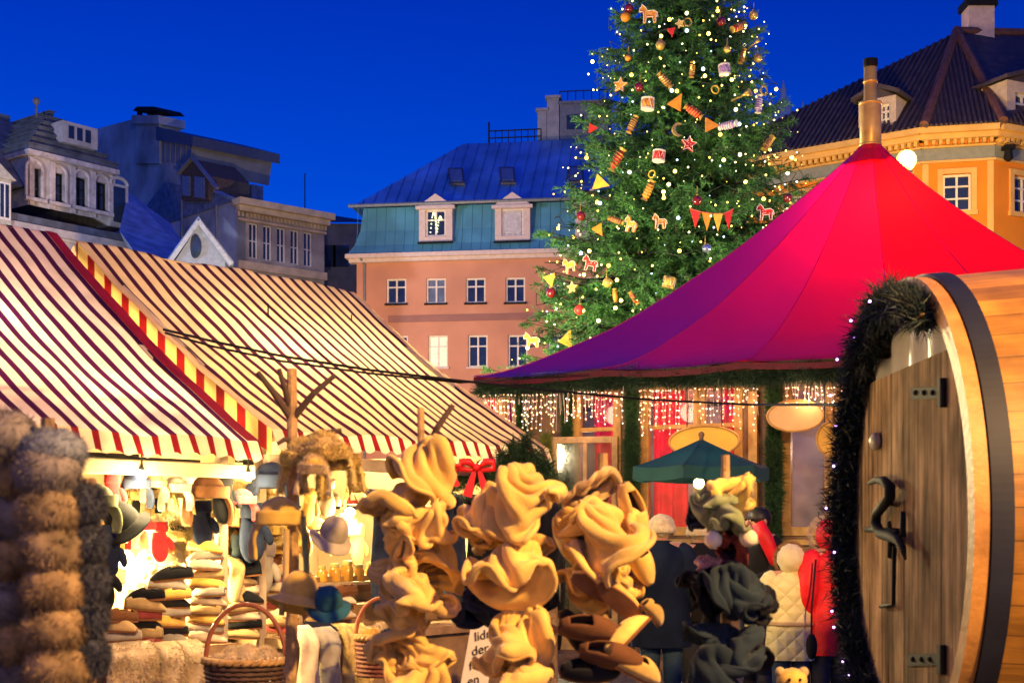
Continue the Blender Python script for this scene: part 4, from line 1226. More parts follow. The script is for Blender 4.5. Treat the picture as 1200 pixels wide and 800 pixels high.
def red_tent():
    for m_ in (m_tent, m_tsky_half, m_tsky_full, m_tsky_faint):
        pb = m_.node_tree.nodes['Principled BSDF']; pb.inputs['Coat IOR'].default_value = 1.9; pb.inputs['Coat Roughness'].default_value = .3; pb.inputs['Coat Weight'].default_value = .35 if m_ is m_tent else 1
    root = thing('tent_roof', 'peaked red tent roof with metal stovepipe over the pavilion', 'tent', (TAP.x, TAP.y, 0))
    c = [TL, TL + EDIR * ELEN, TL + EDIR * ELEN + EIN * EDEP, TL + EIN * EDEP]
    b = MB()
    def surf(a, d, u, v):
        e = a.lerp(d, u); top = TAP + (V((e.x, e.y, 0)) - V((TAP.x, TAP.y, 0))).normalized() * .2; top.z = TAP.z
        h = v; p = top.lerp(e, h); z = e.z + (TAP.z - e.z) * (1 - h) ** 1.5
        z -= .045 * h * abs(math.sin(u * PI * 5)) * min(1, h * 1.5)
        if h > .97: pass
        z += .02 * noise.noise(V((p.x * 1.1, p.y * 1.1, z * 1.6))) + .008 * noise.noise(V((p.x * 4, p.y * 4, z * 2)))
        return V((p.x, p.y, z))
    for k in range(4): b.grid(lambda u, v, k=k: surf(c[k], c[(k + 1) % 4], u, v), 60, 40)
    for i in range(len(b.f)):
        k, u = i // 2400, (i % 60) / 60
        b.m[i] = (2 if u < .2 else (1 if u < .4 else (3 if u < .6 else 0))) if k == 0 else (2 if k == 3 else 0)  # painted sky tint fades panel by panel towards the warm-lit red
    b.build('canopy', [m_tent, m_tsky_half, m_tsky_full, m_tsky_faint], root, smooth=True, recalc=False)
    s = MB()
    for k in range(4):
        for j in range(5):
            s.tube([surf(c[k], c[(k + 1) % 4], j / 5, v / 14) + UP * .001 for v in range(15)], .005, 5)
    s.build('seam', M('tent_seam', (.42, .006, .14), rough=.5), root)
    vl = MB()
    for k in range(4):
        a, d = c[k], c[(k + 1) % 4]
        vl.grid(lambda u, v, a=a, d=d: a.lerp(d, u) - UP * (.02 + .045 * abs(math.sin(u * PI * 5)) + v * .07) , 30, 2)
    vl.build('valance', M('valance_red', (.14, .006, .02), rough=.5, trans=.2), root, recalc=False)
    fr = MB()
    for k in range(4):
        a_, d_ = c[k].lerp(TAP, .06), c[(k + 1) % 4].lerp(TAP, .06); a_.z = d_.z = EAVE - .02; fr.tube([a_, d_], .03, 8)
    fr.tube([(TAP.x, TAP.y, EAVE - .25), TAP - UP * .5], .05, 8)
    fr.build('frame', M('tent_pole', (.4, .38, .36), rough=.4, metal=.6), root)
    # stovepipe through the peak
    p = MB(); T = Matrix.Translation((TAP.x, TAP.y, 0)); z0 = TAP.z
    z1 = W(1020, 70, TAP.y).z; zm = W(1020, 120, TAP.y).z
    p.lathe([(.13, z0 - .4), (.13, zm - .03), (.115, zm), (.08, zm + .02), (.078, z1 - .08)], 20, T)
    for z in (z0 + .1, zm - .02, zm + .25): p.lathe([(.135 if z < zm else .085, z - .015), (.142 if z < zm else .09, z), (.135 if z < zm else .085, z + .015)], 20, T)
    sp = p.build('stovepipe', M('copper_pipe', (.95, .55, .12), rough=.35, metal=.25, var=.2, scale=7), root, smooth=True)
    p = MB(); p.lathe([(.082, z1 - .1), (.09, z1 - .08), (.09, z1), (.07, z1)], 16, T); p.build('cowl', m_black, sp)
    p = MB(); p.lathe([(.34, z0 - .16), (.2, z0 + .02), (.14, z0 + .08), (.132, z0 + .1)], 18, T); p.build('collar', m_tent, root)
    point('tent_lamp', (TAP.x + .3, TAP.y - .2, 5.2), 380, (1, .5, .15), .25)
    point('tent_lamp', (TAP.x + 2.0, TAP.y - .8, 4.3), 130, (1, .55, .25), .2)
red_tent()


def pavilion():
    root = thing('pavilion', 'wooden market pavilion with gold framed windows and red drapes under the tent', 'building', PV.pt(0, 0))
    m_gold = M('ochre_frame', (.5, .3, .08), rough=.45, var=.3, scale=9)
    m_pan = M('brown_panel', (.2, .12, .07), rough=.6, var=.3, scale=5, bump=.3)
    m_glass = glassy('pavilion_glass', (.85, .88, .95), .07, .08)
    zt = EAVE - .2
    uR = ELEN - .3
    bays = [(560, 606), (676, 724), (756, 818), (822, 866), (922, 972), (984, 1060), (1090, 1180), (1210, 1300)]
    zb = PV.at(800, 622)[1]; ztop = PV.at(800, 452)[1]
    holes = []
    for a, b in bays:
        u0, u1 = PV.at(a, 500)[0], PV.at(b, 500)[0]; holes.append((max(u0, .1), max(zb, .55), min(u1, uR - .1), ztop))
    holes = [h for h in holes if h[2] - h[0] > .1]
    w = MB(); PV.wall(w, 0, uR, .0, zt, holes, .1)
    dp = EDEP - 1.1
    for u in (0, uR): w.quad(PV.pt(u, 0), PV.pt(u, zt), PV.pt(u, zt, -dp), PV.pt(u, 0, -dp))
    w.quad(PV.pt(0, 0, -dp), PV.pt(uR, 0, -dp), PV.pt(uR, zt, -dp), PV.pt(0, zt, -dp))
    w.build('wall', m_pan, root, recalc=False)
    k = MB(); k.hexa([PV.pt(-.2, zt + .01, .3), PV.pt(uR + .2, zt + .01, .3), PV.pt(uR + .2, zt + .01, -dp), PV.pt(-.2, zt + .01, -dp)], [PV.pt(-.2, zt + .04, .3), PV.pt(uR + .2, zt + .04, .3), PV.pt(uR + .2, zt + .04, -dp), PV.pt(-.2, zt + .04, -dp)]); k.build('added_ceiling', m_pan, root)  # panel added to keep the pavilion lamps off the tent cloth
    # room lining: lit back wall
    k = MB(); k.quad(PV.pt(.05, .02, -2.4), PV.pt(uR - .05, .02, -2.4), PV.pt(uR - .05, zt - .02, -2.4), PV.pt(.05, zt - .02, -2.4)); k.build('room_wall', M('room_panel', (.2, .2, .22), rough=.8, var=.35, scale=2.5), root)
    for h in holes:
        f = MB()
        for u0, z0, u1, z1 in ((h[0] - .05, h[1] - .05, h[0] + .05, h[3] + .05), (h[2] - .05, h[1] - .05, h[2] + .05, h[3] + .05), (h[0] + .05, h[1] - .05, h[2] - .05, h[1] + .05), (h[0] + .05, h[3] - .05, h[2] - .05, h[3] + .05)):
            PV.box(f, u0, u1, z0, z1, .03, -.06)
        zc = h[1] + (h[3] - h[1]) * .72
        if h[2] - h[0] < .62 or True: PV.box(f, h[0] + .05, h[2] - .05, zc - .025, zc + .025, .02, -.05) if h[0] < 3.3 else None
        o = f.build('window', m_gold, root, bevel=.006)
        g_ = MB(); PV.box(g_, h[0] + .03, h[2] - .03, h[1] + .03, h[3] - .03, -.02, -.026); g_.build('pane', m_glass, o)
    # red drapes inside
    def drape(a, b, y0, y1, nm='drape'):
        u0, u1 = PV.at(a, 500)[0], PV.at(b, 500)[0]; z0, z1 = PV.at(a, y1)[1], PV.at(a, y0)[1]
        d = MB(); d.grid(lambda s, t: PV.pt(u0 + (u1 - u0) * s, z0 + (z1 - z0) * t, -.22 - .05 * math.sin(s * (u1 - u0) * 38) - .02 * math.sin(s * 7 + t * 4)), 40, 6)
        d.build(nm, M('red_drape', (.75, .02, .06), rough=.8, var=.25, scale=6, trans=.6), root, smooth=True, recalc=False)
    drape(758, 800, 450, 625); drape(838, 866, 450, 600); drape(688, 724, 450, 640); drape(560, 590, 450, 620)
    gd = MB()
    for x0, x1 in ((880, 890),):
        u0, u1 = PV.at(x0, 500)[0], PV.at(x1, 500)[0]; PV.box(gd, u0, u1, .3, zt - .1, .03, .1)
    for z in (zb - .12, ztop + .07): PV.box(gd, .05, uR - .05, z - .03, z + .03, .035, .075)
    gd.build('trim', m_gold, root)
    st = MB(); PV.box(st, -.1, uR + .1, 0, .12, .9, .003); st.build('step', m_pan, root)
    for x, pw, c in ((640, 14, (1, .6, .25)), (715, 14, (1, .4, .3)), (780, 45, (1, .4, .3)), (858, 14, (1, .5, .3)), (945, 10, (1, .72, .5)), (1010, 9, (1, .5, .4))):
        u = PV.at(x, 480)[0]; point('pavilion_lamp', PV.pt(u, 2.5, -1.1), pw * 2, c, .15)
    # lit outside under the eave
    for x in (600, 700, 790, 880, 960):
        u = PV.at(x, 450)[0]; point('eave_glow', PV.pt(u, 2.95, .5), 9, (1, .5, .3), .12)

    # oval signs
    def oval(px, py, wx, wy, col, lab, off):
        u, z = PV.at(px, py, off); a = abs(PV.at(px + wx / 2, py, off)[0] - PV.at(px - wx / 2, py, off)[0]) / 2; h = wy / 2 * PV.q(px, py, off).y / F
        t = thing('oval_sign', lab, 'sign', PV.pt(u, z, off))
        s = MB(); s.prism([PV.pt(u + a * math.cos(q), z + h * math.sin(q), off) for q in [2 * PI * k / 40 for k in range(40)]], PV.un * -.03); s.build('board', M('board_' + col[0], col[1], rough=.5, var=.12, scale=4), t)
        s = MB(); s.tube([PV.pt(u + a * math.cos(q), z + h * math.sin(q), off + .004) for q in [2 * PI * k / 40 for k in range(41)]], .014, 6); s.build('rim', m_gold, t)
        s = MB()
        for d in (-.5, .5): s.tube([PV.pt(u + a * d, z + h * .8, off - .015), PV.pt(u + a * d, EAVE - .25, off - .015)], .006, 5)
        s.build('hanger', m_black, t)
    oval(825, 517, 82, 36, ('yellow', (.85, .5, .05)), 'yellow oval sign half hidden by the teal parasol', .3)
    oval(932, 487, 66, 36, ('cream', (.75, .5, .2)), 'pale cream oval sign beside the fir garland', .45)
    oval(975, 514, 36, 40, ('amber', (.8, .46, .06)), 'amber oval sign beside the barrel wreath', .6)
pavilion()


def open_door():
    a, b = PV.q(646, 640, .25), PV.q(724, 640, .06)
    fc = Face(a, b - a); L_ = (V((b.x, b.y, 0)) - V((a.x, a.y, 0))).length
    t = thing('glazed_door', 'open glazed door with worn gold frame beside the fir garland column', 'door', fc.pt(0, 0))
    z1 = fc.at(640, 512)[1]
    m = M('worn_gold_frame', (.45, .3, .13), rough=.5, var=.35, scale=8)
    d = MB()
    for u0, z0, u1, zz in ((0, .12, .07, z1), (L_ - .07, .12, L_, z1), (.07, .12, L_ - .07, .5), (.07, z1 - .08, L_ - .07, z1), (L_ * .48, .5, L_ * .54, z1 - .08)): fc.box(d, u0, u1, z0, zz, .02, -.025)
    d.build('frame', m, t, bevel=.006)
    d = MB(); fc.box(d, .05, L_ - .05, .5, z1 - .06, -.004, -.009); d.build('pane', glassy('door_glass', (.85, .88, .92), .06, .08), t)
    d = MB(); d.tube([fc.pt(.1, 1.05, .03), fc.pt(.1, 1.05, .07), fc.pt(.2, 1.05, .07)], .012, 6); d.build('handle', m_black, t)
open_door()


def garlands():
    def column(px, wpx, y0, y1, lab, off, seed):
        p0 = PV.q(px, y0, off); p1 = V((p0.x, p0.y, max(PV.q(px, y1, off).z, .1)))
        t = thing('garland_column', lab, 'garland', (p0.x, p0.y, 0), 'fir garland columns on the pavilion')
        r = wpx / 2 * p0.y / F
        s = MB(); s.tube([(p0.x, p0.y, .0), (p0.x, p0.y, p0.z)], r * .35, 8); s.build('post', M('dark_post', (.03, .035, .02), rough=.9), t)
        n = 12
        fir_rope('fir', [p1.lerp(p0, k / n) for k in range(n + 1)], r, 11000, m_green, t, seed, .085, .009)
    column(740, 23, 446, 640, 'fir garland column beside the window with red drapes', .2, 1)
    column(907, 26, 446, 640, 'thick fir garland column between the teal parasol and cream oval sign', .2, 2)
    column(664, 15, 448, 620, 'slim fir garland column beside the open glazed door', .15, 3)
    column(611, 15, 452, 600, 'slim fir garland column nearest the striped stall', .15, 4)
    # swag along the eave
    p = [PV.q(x, y, .45) for x, y in ((562, 452), (600, 449), (640, 446), (690, 444), (740, 439), (790, 440), (840, 436), (890, 437), (940, 432), (990, 432), (1040, 428), (1100, 424), (1180, 420))]
    t = thing('eave_garland', 'long fir garland swagged under the tent eave', 'garland', p[0])
    s = MB(); s.tube(p, .02, 6); s.build('rope', m_wood, t)
    fir_rope('fir', [q - UP * .05 for q in p], .15, 8000, m_green2, t, 9, .1, .009)
    # small lit fir beside the door
    c = PV.q(640, 500, .3)
    t = thing('potted_fir', 'slender pale green fir wrapped in lights beside the open door', 'tree', (c.x, c.y, 0))
    s = MB(); s.tube([(c.x, c.y, .3), (c.x, c.y, 2.75)], [.03, .01], 6); s.build('trunk', m_wood, t)
    s = MB(); s.lathe([(.16, 0), (.2, .3), (.17, .3)], 12, Matrix.Translation((c.x, c.y, 0))); s.build('pot', m_black, t)
    rng = np.random.default_rng(4); n = 9000; z = .4 + 2.3 * rng.random(n) ** .9; R = .26 * (2.8 - z) / 2.4 + .03
    a = rng.uniform(0, 2 * PI, n); q = R * rng.uniform(.1, 1, n); P = np.stack([c.x + q * np.cos(a), c.y + q * np.sin(a), z - .1 * q], 1); D = np.stack([np.cos(a), np.sin(a), .2 + 0 * a], 1) + .6 * rng.normal(size=(n, 3))
    v, f = needles(P, D, .07, .008, rng); poly_obj('crown', v, f, M('pale_fir', (.16, .2, .04), rough=.6, var=.4, scale=6), t)
garlands()


def icicle_lights():
    gws = [glow('icicle_pink', (1, .36, .24), 4), glow('icicle_warm', (1, .55, .22), 4), glow('icicle_white', (1, .8, .6), 4)]
    bm_ = []
    for g_ in gws:
        s = MB(); s.ell((0, 0, 0), .0085, seg=6, rings=4); o = s.build('bulb', g_); bm_.append(o.data); bpy.data.objects.remove(o)
    rr = random.Random(12)
    def curtain(x0, x1, y0, drop, nstr, lab, off, cap=100):
        p0 = PV.q((x0 + x1) / 2, y0, off)
        t = thing('icicle_lights', lab, 'string lights', p0, 'icicle lights along the pavilion eave')
        w = MB(); n = 0
        top = [PV.q(x0 + (x1 - x0) * k / 10, y0 + 3 * math.sin(k * 1.3), off) for k in range(11)]
        w.tube(top, .004, 4)
        for k in range(nstr):
            x = x0 + (x1 - x0) * (k + rr.random() * .8) / nstr; d = drop * rr.uniform(.3, 1)
            a = PV.q(x, y0, off + rr.uniform(-.08, .08)); ln = d * a.y / F
            b = a - UP * ln + V((rr.uniform(-.03, .03), 0, 0)); w.tube([a, b], .003, 4, cap=False)
            m = max(1, int(d / 7))
            for j in range(m):
                if n >= cap: break
                n += 1
                q = a.lerp(b, (j + 1) / m) + V((rr.uniform(-.012, .012), rr.uniform(-.012, .012), 0))
                o = bpy.data.objects.new('bulb', rr.choice(bm_)); COL.objects.link(o); o.parent = t; o.location = q - t.location; o.scale = (rr.uniform(.7, 1.25),) * 3
        w.build('wire', M('white_wire', (.5, .45, .4), rough=.6), t)
    curtain(562, 610, 455, 50, 24, 'dense icicle lights at the pavilion corner beside the striped stall', .42)
    curtain(612, 662, 455, 52, 26, 'dense icicle lights above the slender lit fir', .42)
    curtain(664, 732, 452, 45, 26, 'icicle lights above the open glazed door', .42)
    curtain(748, 812, 450, 62, 22, 'icicle lights before the widest red drape', .12)
    curtain(814, 890, 448, 58, 22, 'icicle lights above the yellow oval sign', .15)
    curtain(918, 1010, 446, 34, 26, 'icicle lights above the cream oval sign', .42)
    curtain(975, 992, 515, 60, 9, 'short icicle lights beneath the amber oval sign', .3)
icicle_lights()


def parasol():
    Y = 12.8; ap = W(822, 514, Y); c = V((ap.x, ap.y, 0))
    t = thing('parasol', 'small teal parasol with a lamp under it before the pavilion', 'parasol', c)
    m = M('teal_canvas', (.006, .055, .065), rough=.75, var=.15, scale=5, trans=.12)
    r = .66; zr = W(822, 547, Y).z; n = 6; a0 = rad(8)
    cor = [V((c.x + r * math.cos(a0 + 2 * PI * k / n), c.y + r * math.sin(a0 + 2 * PI * k / n), zr)) for k in range(n)]
    b = MB()
    def sf(k, u, v):
        e = cor[k].lerp(cor[(k + 1) % n], u); p = ap.lerp(e, v); p.z = e.z + (ap.z - e.z) * (1 - v) ** 1.15 - .02 * v * math.sin(PI * u); return p
    for k in range(n): b.grid(lambda u, v, k=k: sf(k, u, v), 8, 8)
    for k in range(n): b.grid(lambda u, v, k=k: sf(k, u, 1) - UP * (v * .12) + (sf(k, u, 1) - c).normalized() * 0, 8, 1)
    b.build('canopy', m, t, recalc=False)
    s = MB(); s.tube([c, c + UP * (ap.z + .04)], .02, 8); s.ell(ap + UP * .04, .03, seg=8, rings=6); s.build('pole', m_wood, t)
    for k in range(n):
        s = MB(); s.tube([ap - UP * .03, cor[k] - UP * .02], .008, 5); s.build('rib', m_black, t)
    s = MB(); s.lathe([(.3, 0), (.3, .08), (.06, .12), (.05, .3)], 16, Matrix.Translation(c)); s.build('base', m_black, t)
    q = W(819, 566, Y - .1)
    h = thing('hanging_lamp', 'small glowing lamp hanging under the teal parasol', 'lamp', q)
    s = MB(); s.ell(q, .05, seg=12, rings=8); s.build('bulb', glow('parasol_bulb', (1, .8, .3), 25), h, smooth=True)
    s = MB(); s.tube([q + UP * .05, V((q.x, q.y, ap.z - .12))], .006, 5); s.lathe([(.02, .04), (.05, .05), (.02, .09)], 8, Matrix.Translation(q)); s.build('cord', m_black, h)
    point('parasol_light', q + V((0, -.12, -.06)), 22, (1, .75, .4), .06)
parasol()

# folded felt hats: rest shapes of hats crumpled under their own weight. Each hat is 17 rings of 40 points, x y z in
# millimetres; every point after a ring's first is given as the step from the point before it.
FOLDS = [
    [
30,-53,46,14,0,-6,1,1,-2,-1,-3,-9,-6,0,6,2,1,-8,-2,0,-2,-2,1,-1,-10,2,7,-6,-3,-9,2,5,-2,1,9,2,-3,-6,6,-6,-4,-2,-2,-1,2,1,1,1,4,3,9,0,4,4,0,1,0,0,7,0,1,4,1,-8,1,2,1,0,3,4,1,1,6,-7,-10,-2,6,12,1,7,-2,1,0,1,5,-10,4,7,8,0,0,-3,0,-2,-2,-2,5,-9,-5,6,9,3,1,-7,3,2,-2,-4,-4,-9,-1,-2,-2,-1,-5,-3,-1,-4,2,0,
33,-38,43,11,-1,-10,1,-5,-6,2,4,-4,-4,0,-1,-9,-6,1,4,2,-4,-3,-2,-2,-6,-3,-1,-10,1,-1,-4,4,4,0,12,2,1,1,11,-6,-2,1,-2,-5,-9,-1,-7,-3,-2,-3,4,7,5,7,-6,-2,2,0,1,8,1,6,3,-3,2,6,6,0,2,5,0,3,6,-9,-4,3,2,3,-8,5,3,-2,12,3,3,3,2,7,1,1,7,0,1,4,0,-2,0,1,-7,6,0,0,6,-2,-2,-1,-4,-4,1,-4,-10,-1,-11,-3,-9,0,0,-8,5,4,
39,-20,47,-7,-2,1,8,-3,-11,-7,-6,-3,-4,2,-6,1,3,10,-5,-5,-1,3,0,-10,7,-1,-5,-11,-2,1,-3,1,6,-2,13,1,-1,1,13,-7,-1,-1,-2,-1,-9,3,-5,-11,-8,-1,-4,-6,-3,1,7,1,4,0,-2,11,2,7,9,-3,4,8,-4,-2,5,1,-6,1,1,-15,0,2,-7,-1,4,-5,6,6,5,1,6,2,0,7,5,-2,11,-2,-1,-2,-2,6,1,12,0,8,-4,4,4,5,2,4,4,-5,1,4,-5,0,-2,-13,-1,-7,-4,-9,5,-4,
43,-28,25,-5,12,8,10,-1,-8,-9,-1,0,-8,1,9,0,7,12,-7,-2,-1,2,0,-8,6,-4,-8,1,-3,-12,-7,-4,2,-3,10,2,-10,5,9,-3,2,13,-8,-7,2,-3,-6,-16,1,5,-5,-5,-7,17,-6,-4,-15,4,-7,-3,5,-7,5,-3,3,17,9,1,-5,1,-10,6,11,-4,-1,0,-7,-6,3,-6,9,7,2,3,6,-2,7,8,4,1,12,1,1,3,6,2,-1,3,-14,3,7,12,-1,10,-2,0,10,-1,-9,6,-5,1,-4,-16,5,-8,-7,-2,-7,-4,
54,-16,25,-7,15,7,6,-3,-15,1,-12,-2,-14,-4,2,-7,11,11,-4,9,7,-9,5,2,-2,-5,-12,8,-1,-13,3,-12,-4,-4,-12,3,-12,-1,6,-4,16,9,2,9,10,-13,-2,0,-11,-1,-6,0,-3,18,1,-15,0,-5,-7,-13,2,-9,-8,9,-11,1,12,-4,-2,-7,-9,7,14,-3,1,6,-4,-7,12,2,4,4,-4,6,8,3,2,13,7,6,5,9,-1,0,10,-1,1,7,-6,8,-4,1,0,8,13,0,12,8,-13,9,1,4,-3,-16,4,-9,-10,-2,0,-8,
51,-2,44,-13,1,2,-2,3,-14,12,1,-13,0,-12,-11,-14,3,-2,2,13,9,-9,8,10,-13,2,2,-3,-11,-10,5,-11,-10,4,-12,-6,-13,-1,2,-6,17,7,-5,7,12,-7,-7,3,-5,-10,-8,-8,0,12,-3,-8,16,-1,-15,5,10,-5,0,10,-8,0,4,-14,-8,8,1,12,8,-10,0,1,7,-9,13,-5,7,8,-5,6,12,1,2,14,4,1,6,14,0,2,13,1,2,10,-2,5,7,-14,7,3,-9,-9,6,-2,-5,11,11,-16,2,4,8,-2,-16,-5,-1,-6,
55,11,27,-10,5,14,-12,1,-3,4,-1,-17,8,-4,-12,-3,-6,-12,-13,3,0,-3,13,7,-13,4,7,-10,-8,-4,9,-9,-12,6,-15,-7,-10,-1,2,-16,10,6,-9,-1,12,9,-15,-3,3,-14,5,-17,3,3,-6,-5,12,-2,-11,6,2,-11,9,11,-9,2,5,9,-14,7,-14,10,1,-12,8,13,-5,-2,14,-3,1,15,-1,-2,15,6,-3,5,10,-1,14,7,1,8,11,6,6,10,8,6,12,4,-1,17,0,-5,10,-5,-11,-3,8,-11,10,4,-7,8,-13,4,2,-15,
52,30,36,1,-5,-18,-13,6,5,-11,2,-8,13,-5,-12,3,-3,-15,-6,-8,-7,-13,8,4,-15,0,3,-12,-2,-1,-3,-15,0,15,-6,-12,-3,-18,-3,-16,3,10,-16,9,7,2,-16,6,13,-12,-4,-15,-5,7,-11,1,12,9,-14,-1,-10,-7,10,5,-11,11,13,2,-12,12,-5,3,12,-5,7,0,-16,-3,12,6,-4,15,7,-3,17,1,-1,1,15,5,12,9,0,15,4,0,2,15,10,16,5,-4,3,14,12,-3,20,-5,-17,5,4,-2,7,11,-11,14,6,-19,-2,-4,
43,47,36,11,-2,-15,-8,-1,-17,-12,8,3,1,-8,-13,9,-4,-15,-2,-7,-16,-14,-4,1,-12,-4,1,-8,-10,-1,-16,0,6,-1,-15,2,8,-5,-19,-11,-15,4,-17,3,15,-9,-5,10,14,-12,-3,-8,-12,6,-16,8,11,7,-17,0,-1,-16,6,-7,-1,18,16,-9,-3,15,-9,3,13,3,-10,12,8,-4,1,13,8,12,0,-8,16,5,-1,14,9,1,2,13,6,12,6,-2,15,6,2,-1,14,8,14,9,-1,-22,9,3,20,11,-2,1,9,16,-20,4,-3,-10,15,10,
55,63,39,-9,1,-16,8,-3,-16,-7,2,-13,-3,-3,-9,1,-1,-18,-7,-6,-15,-13,-8,-3,-14,-7,1,-9,-9,0,-8,-12,0,-15,-5,5,-4,-17,5,-5,1,-18,-4,-16,6,1,-16,8,-10,0,11,-9,-2,14,5,-16,-2,-16,2,18,1,-17,5,-3,-20,3,20,-5,6,12,6,-10,11,12,2,8,10,-1,7,13,3,12,6,0,13,4,-2,14,7,2,8,11,-1,12,9,-2,11,8,4,16,4,-2,1,19,1,-17,-1,3,7,15,9,18,9,-8,1,9,21,-17,8,1,
72,77,33,-20,7,-2,-3,-3,-18,-7,-4,-7,-6,1,-8,-1,-15,-7,-5,-11,-13,-7,-10,0,-14,-3,-1,-12,-7,-5,-10,-5,-6,-8,-10,7,-8,-12,7,-9,-13,-5,-5,-9,-8,-7,-11,-13,-1,-14,-8,-10,-2,15,-6,-1,17,7,-16,0,0,-12,7,-3,-18,0,14,-3,9,6,18,-5,13,8,-5,16,-1,0,11,2,5,4,13,-2,8,13,-3,5,15,6,15,6,-1,8,16,-3,13,7,3,14,2,-1,3,13,4,-3,11,9,-2,13,3,11,10,10,19,7,-4,1,9,19,
86,93,29,-21,5,-1,-15,3,-9,-4,-4,-16,-6,-8,-11,-6,-14,-9,-1,-13,-15,-16,-6,12,-15,-2,0,-15,-7,-2,-15,-7,-2,-9,-12,5,-6,-14,-8,-10,-10,-3,-10,-13,1,0,-16,0,-7,-8,-17,-2,-12,-12,-3,-9,18,15,-4,0,6,-14,6,-2,-15,0,10,-9,11,5,15,-2,17,6,-8,13,4,0,13,0,14,9,6,10,8,17,-2,4,14,-14,4,16,-7,7,16,-4,16,7,5,14,8,2,8,14,5,2,9,13,-3,11,7,-7,15,-1,9,10,18,19,12,1,
91,102,13,-12,12,11,-22,4,-5,-14,-2,-15,-7,-12,-12,3,-16,-13,-13,-14,-10,-7,-17,-8,-15,-7,0,-16,-3,-2,-16,-9,3,-13,-8,11,7,-18,-17,-9,-14,-3,-17,-8,-1,-15,-4,16,-4,-21,2,-8,-8,-20,2,-16,-9,19,-5,0,15,-6,6,8,-14,9,5,-17,10,4,13,17,18,6,-5,12,-5,-14,8,18,0,13,1,19,15,10,5,-1,22,2,9,14,-10,11,9,-16,8,8,-12,3,17,-2,-4,17,15,5,11,17,16,12,-1,-1,12,17,-15,16,-2,13,13,-3,
73,92,9,-2,7,0,-5,8,0,-13,14,-17,-16,-6,-13,-10,-17,5,-6,-23,-1,-9,-5,-26,-12,-8,-7,-8,-22,-8,-16,-11,5,-21,8,11,-4,-22,0,2,-14,-21,-7,-20,0,-22,1,13,-12,-14,12,-6,-22,2,-6,-18,-19,26,-4,-2,19,-8,-3,22,2,2,7,-9,25,2,-8,19,12,16,6,13,-8,-14,15,9,-14,0,19,-1,11,11,11,17,6,16,7,18,3,7,16,-15,20,1,-16,7,22,-15,-22,19,6,-4,20,14,10,15,11,18,6,8,-21,5,23,5,8,0,
85,92,3,-2,8,1,-6,8,0,-6,16,-24,-21,-12,-13,-24,-8,0,-12,-18,21,-12,-16,-23,-13,8,-18,-5,-22,-6,-5,-26,-13,-24,-3,14,-15,-3,25,-3,-17,-21,-5,-14,-16,-9,-21,2,-26,-12,12,-5,-16,16,10,-20,5,15,-15,-12,18,-11,-16,28,3,4,21,11,13,-1,-22,19,1,10,26,22,10,-4,14,8,-15,9,11,-17,-3,24,-6,20,7,19,16,-1,17,3,24,-1,6,16,-19,18,15,-8,-3,20,-17,-29,18,3,2,22,18,24,12,13,-6,-12,21,6,9,0,
97,92,-2,-3,9,1,-6,8,1,-11,-1,-26,-19,-12,-4,-21,-8,-12,-30,6,15,-4,-24,13,-21,6,-18,-15,-14,-16,-4,-12,-22,-15,-27,-2,-19,10,28,0,-26,7,-11,-3,-31,-14,-25,0,-10,-5,26,0,-21,22,16,-19,-1,11,-25,-5,17,-14,-17,24,-9,-5,27,14,-8,9,-5,26,-11,-9,24,23,11,3,19,12,-8,6,19,-9,6,12,-25,-1,22,5,24,-4,13,15,12,21,5,23,-6,4,25,-7,-1,21,-14,-16,21,-18,10,13,17,12,19,4,-4,-19,28,6,9,0,
108,92,-7,-2,9,1,-7,10,1,-24,-4,-7,-19,-17,-9,-19,-14,-14,-28,15,-7,-8,-8,32,-14,-18,-13,-21,-6,-6,3,-15,-25,-24,-2,-14,-18,-17,6,-5,-7,33,-1,-17,-22,-21,-7,-14,2,-5,29,0,-20,17,14,-22,6,10,-22,-18,11,-29,1,21,-11,4,19,4,-30,21,-2,14,-6,-11,25,22,9,5,12,17,-14,18,18,10,3,22,-13,0,15,-23,5,12,22,27,2,7,16,20,13,1,27,2,-10,22,-11,-2,13,-31,8,8,22,10,21,-7,-2,-10,27,6,10,1,
    ],
    [
57,19,68,0,1,0,0,1,0,-1,0,0,0,1,0,0,1,0,-1,0,0,-1,1,0,0,0,0,-1,0,0,-1,0,0,0,0,0,-1,0,0,-1,0,0,0,-1,0,-1,0,0,0,-1,0,-1,-1,0,0,0,0,0,-1,0,0,-1,0,0,0,0,0,-1,0,0,-1,0,1,0,0,0,-1,0,1,0,0,0,-1,0,1,0,0,1,0,0,0,0,0,1,0,0,1,0,0,0,0,0,1,1,0,1,0,0,0,1,0,0,0,0,1,1,0,0,1,0,
60,19,68,0,2,0,0,1,0,-1,1,0,0,1,0,-1,1,0,-1,1,0,-1,0,0,-1,1,0,-2,0,0,-1,0,0,-1,0,0,-1,0,0,-1,-1,0,-1,0,0,-1,-1,0,-1,-1,0,-1,-1,0,0,-1,0,0,-1,0,0,-2,0,0,-1,0,0,-1,0,1,-1,0,0,-1,0,1,-1,0,1,-1,0,1,-1,0,1,0,0,1,-1,0,1,0,0,2,0,0,1,1,0,1,0,0,1,1,0,1,1,0,1,1,0,0,1,0,1,1,0,0,1,0,
65,19,68,0,2,0,0,2,0,-1,2,0,-1,2,0,-2,1,0,-1,1,0,-2,1,0,-2,1,0,-2,1,0,-1,0,0,-2,-1,0,-2,0,0,-2,-1,0,-2,-1,0,-1,-1,0,-2,-1,0,-1,-2,0,0,-2,0,-1,-2,0,0,-2,0,0,-2,0,1,-2,0,1,-2,0,1,-1,0,1,-2,0,1,-1,0,2,-1,0,2,-1,0,2,-1,0,2,0,0,2,0,0,2,1,0,1,1,0,2,1,0,2,1,0,1,2,0,1,1,0,1,2,0,0,2,0,
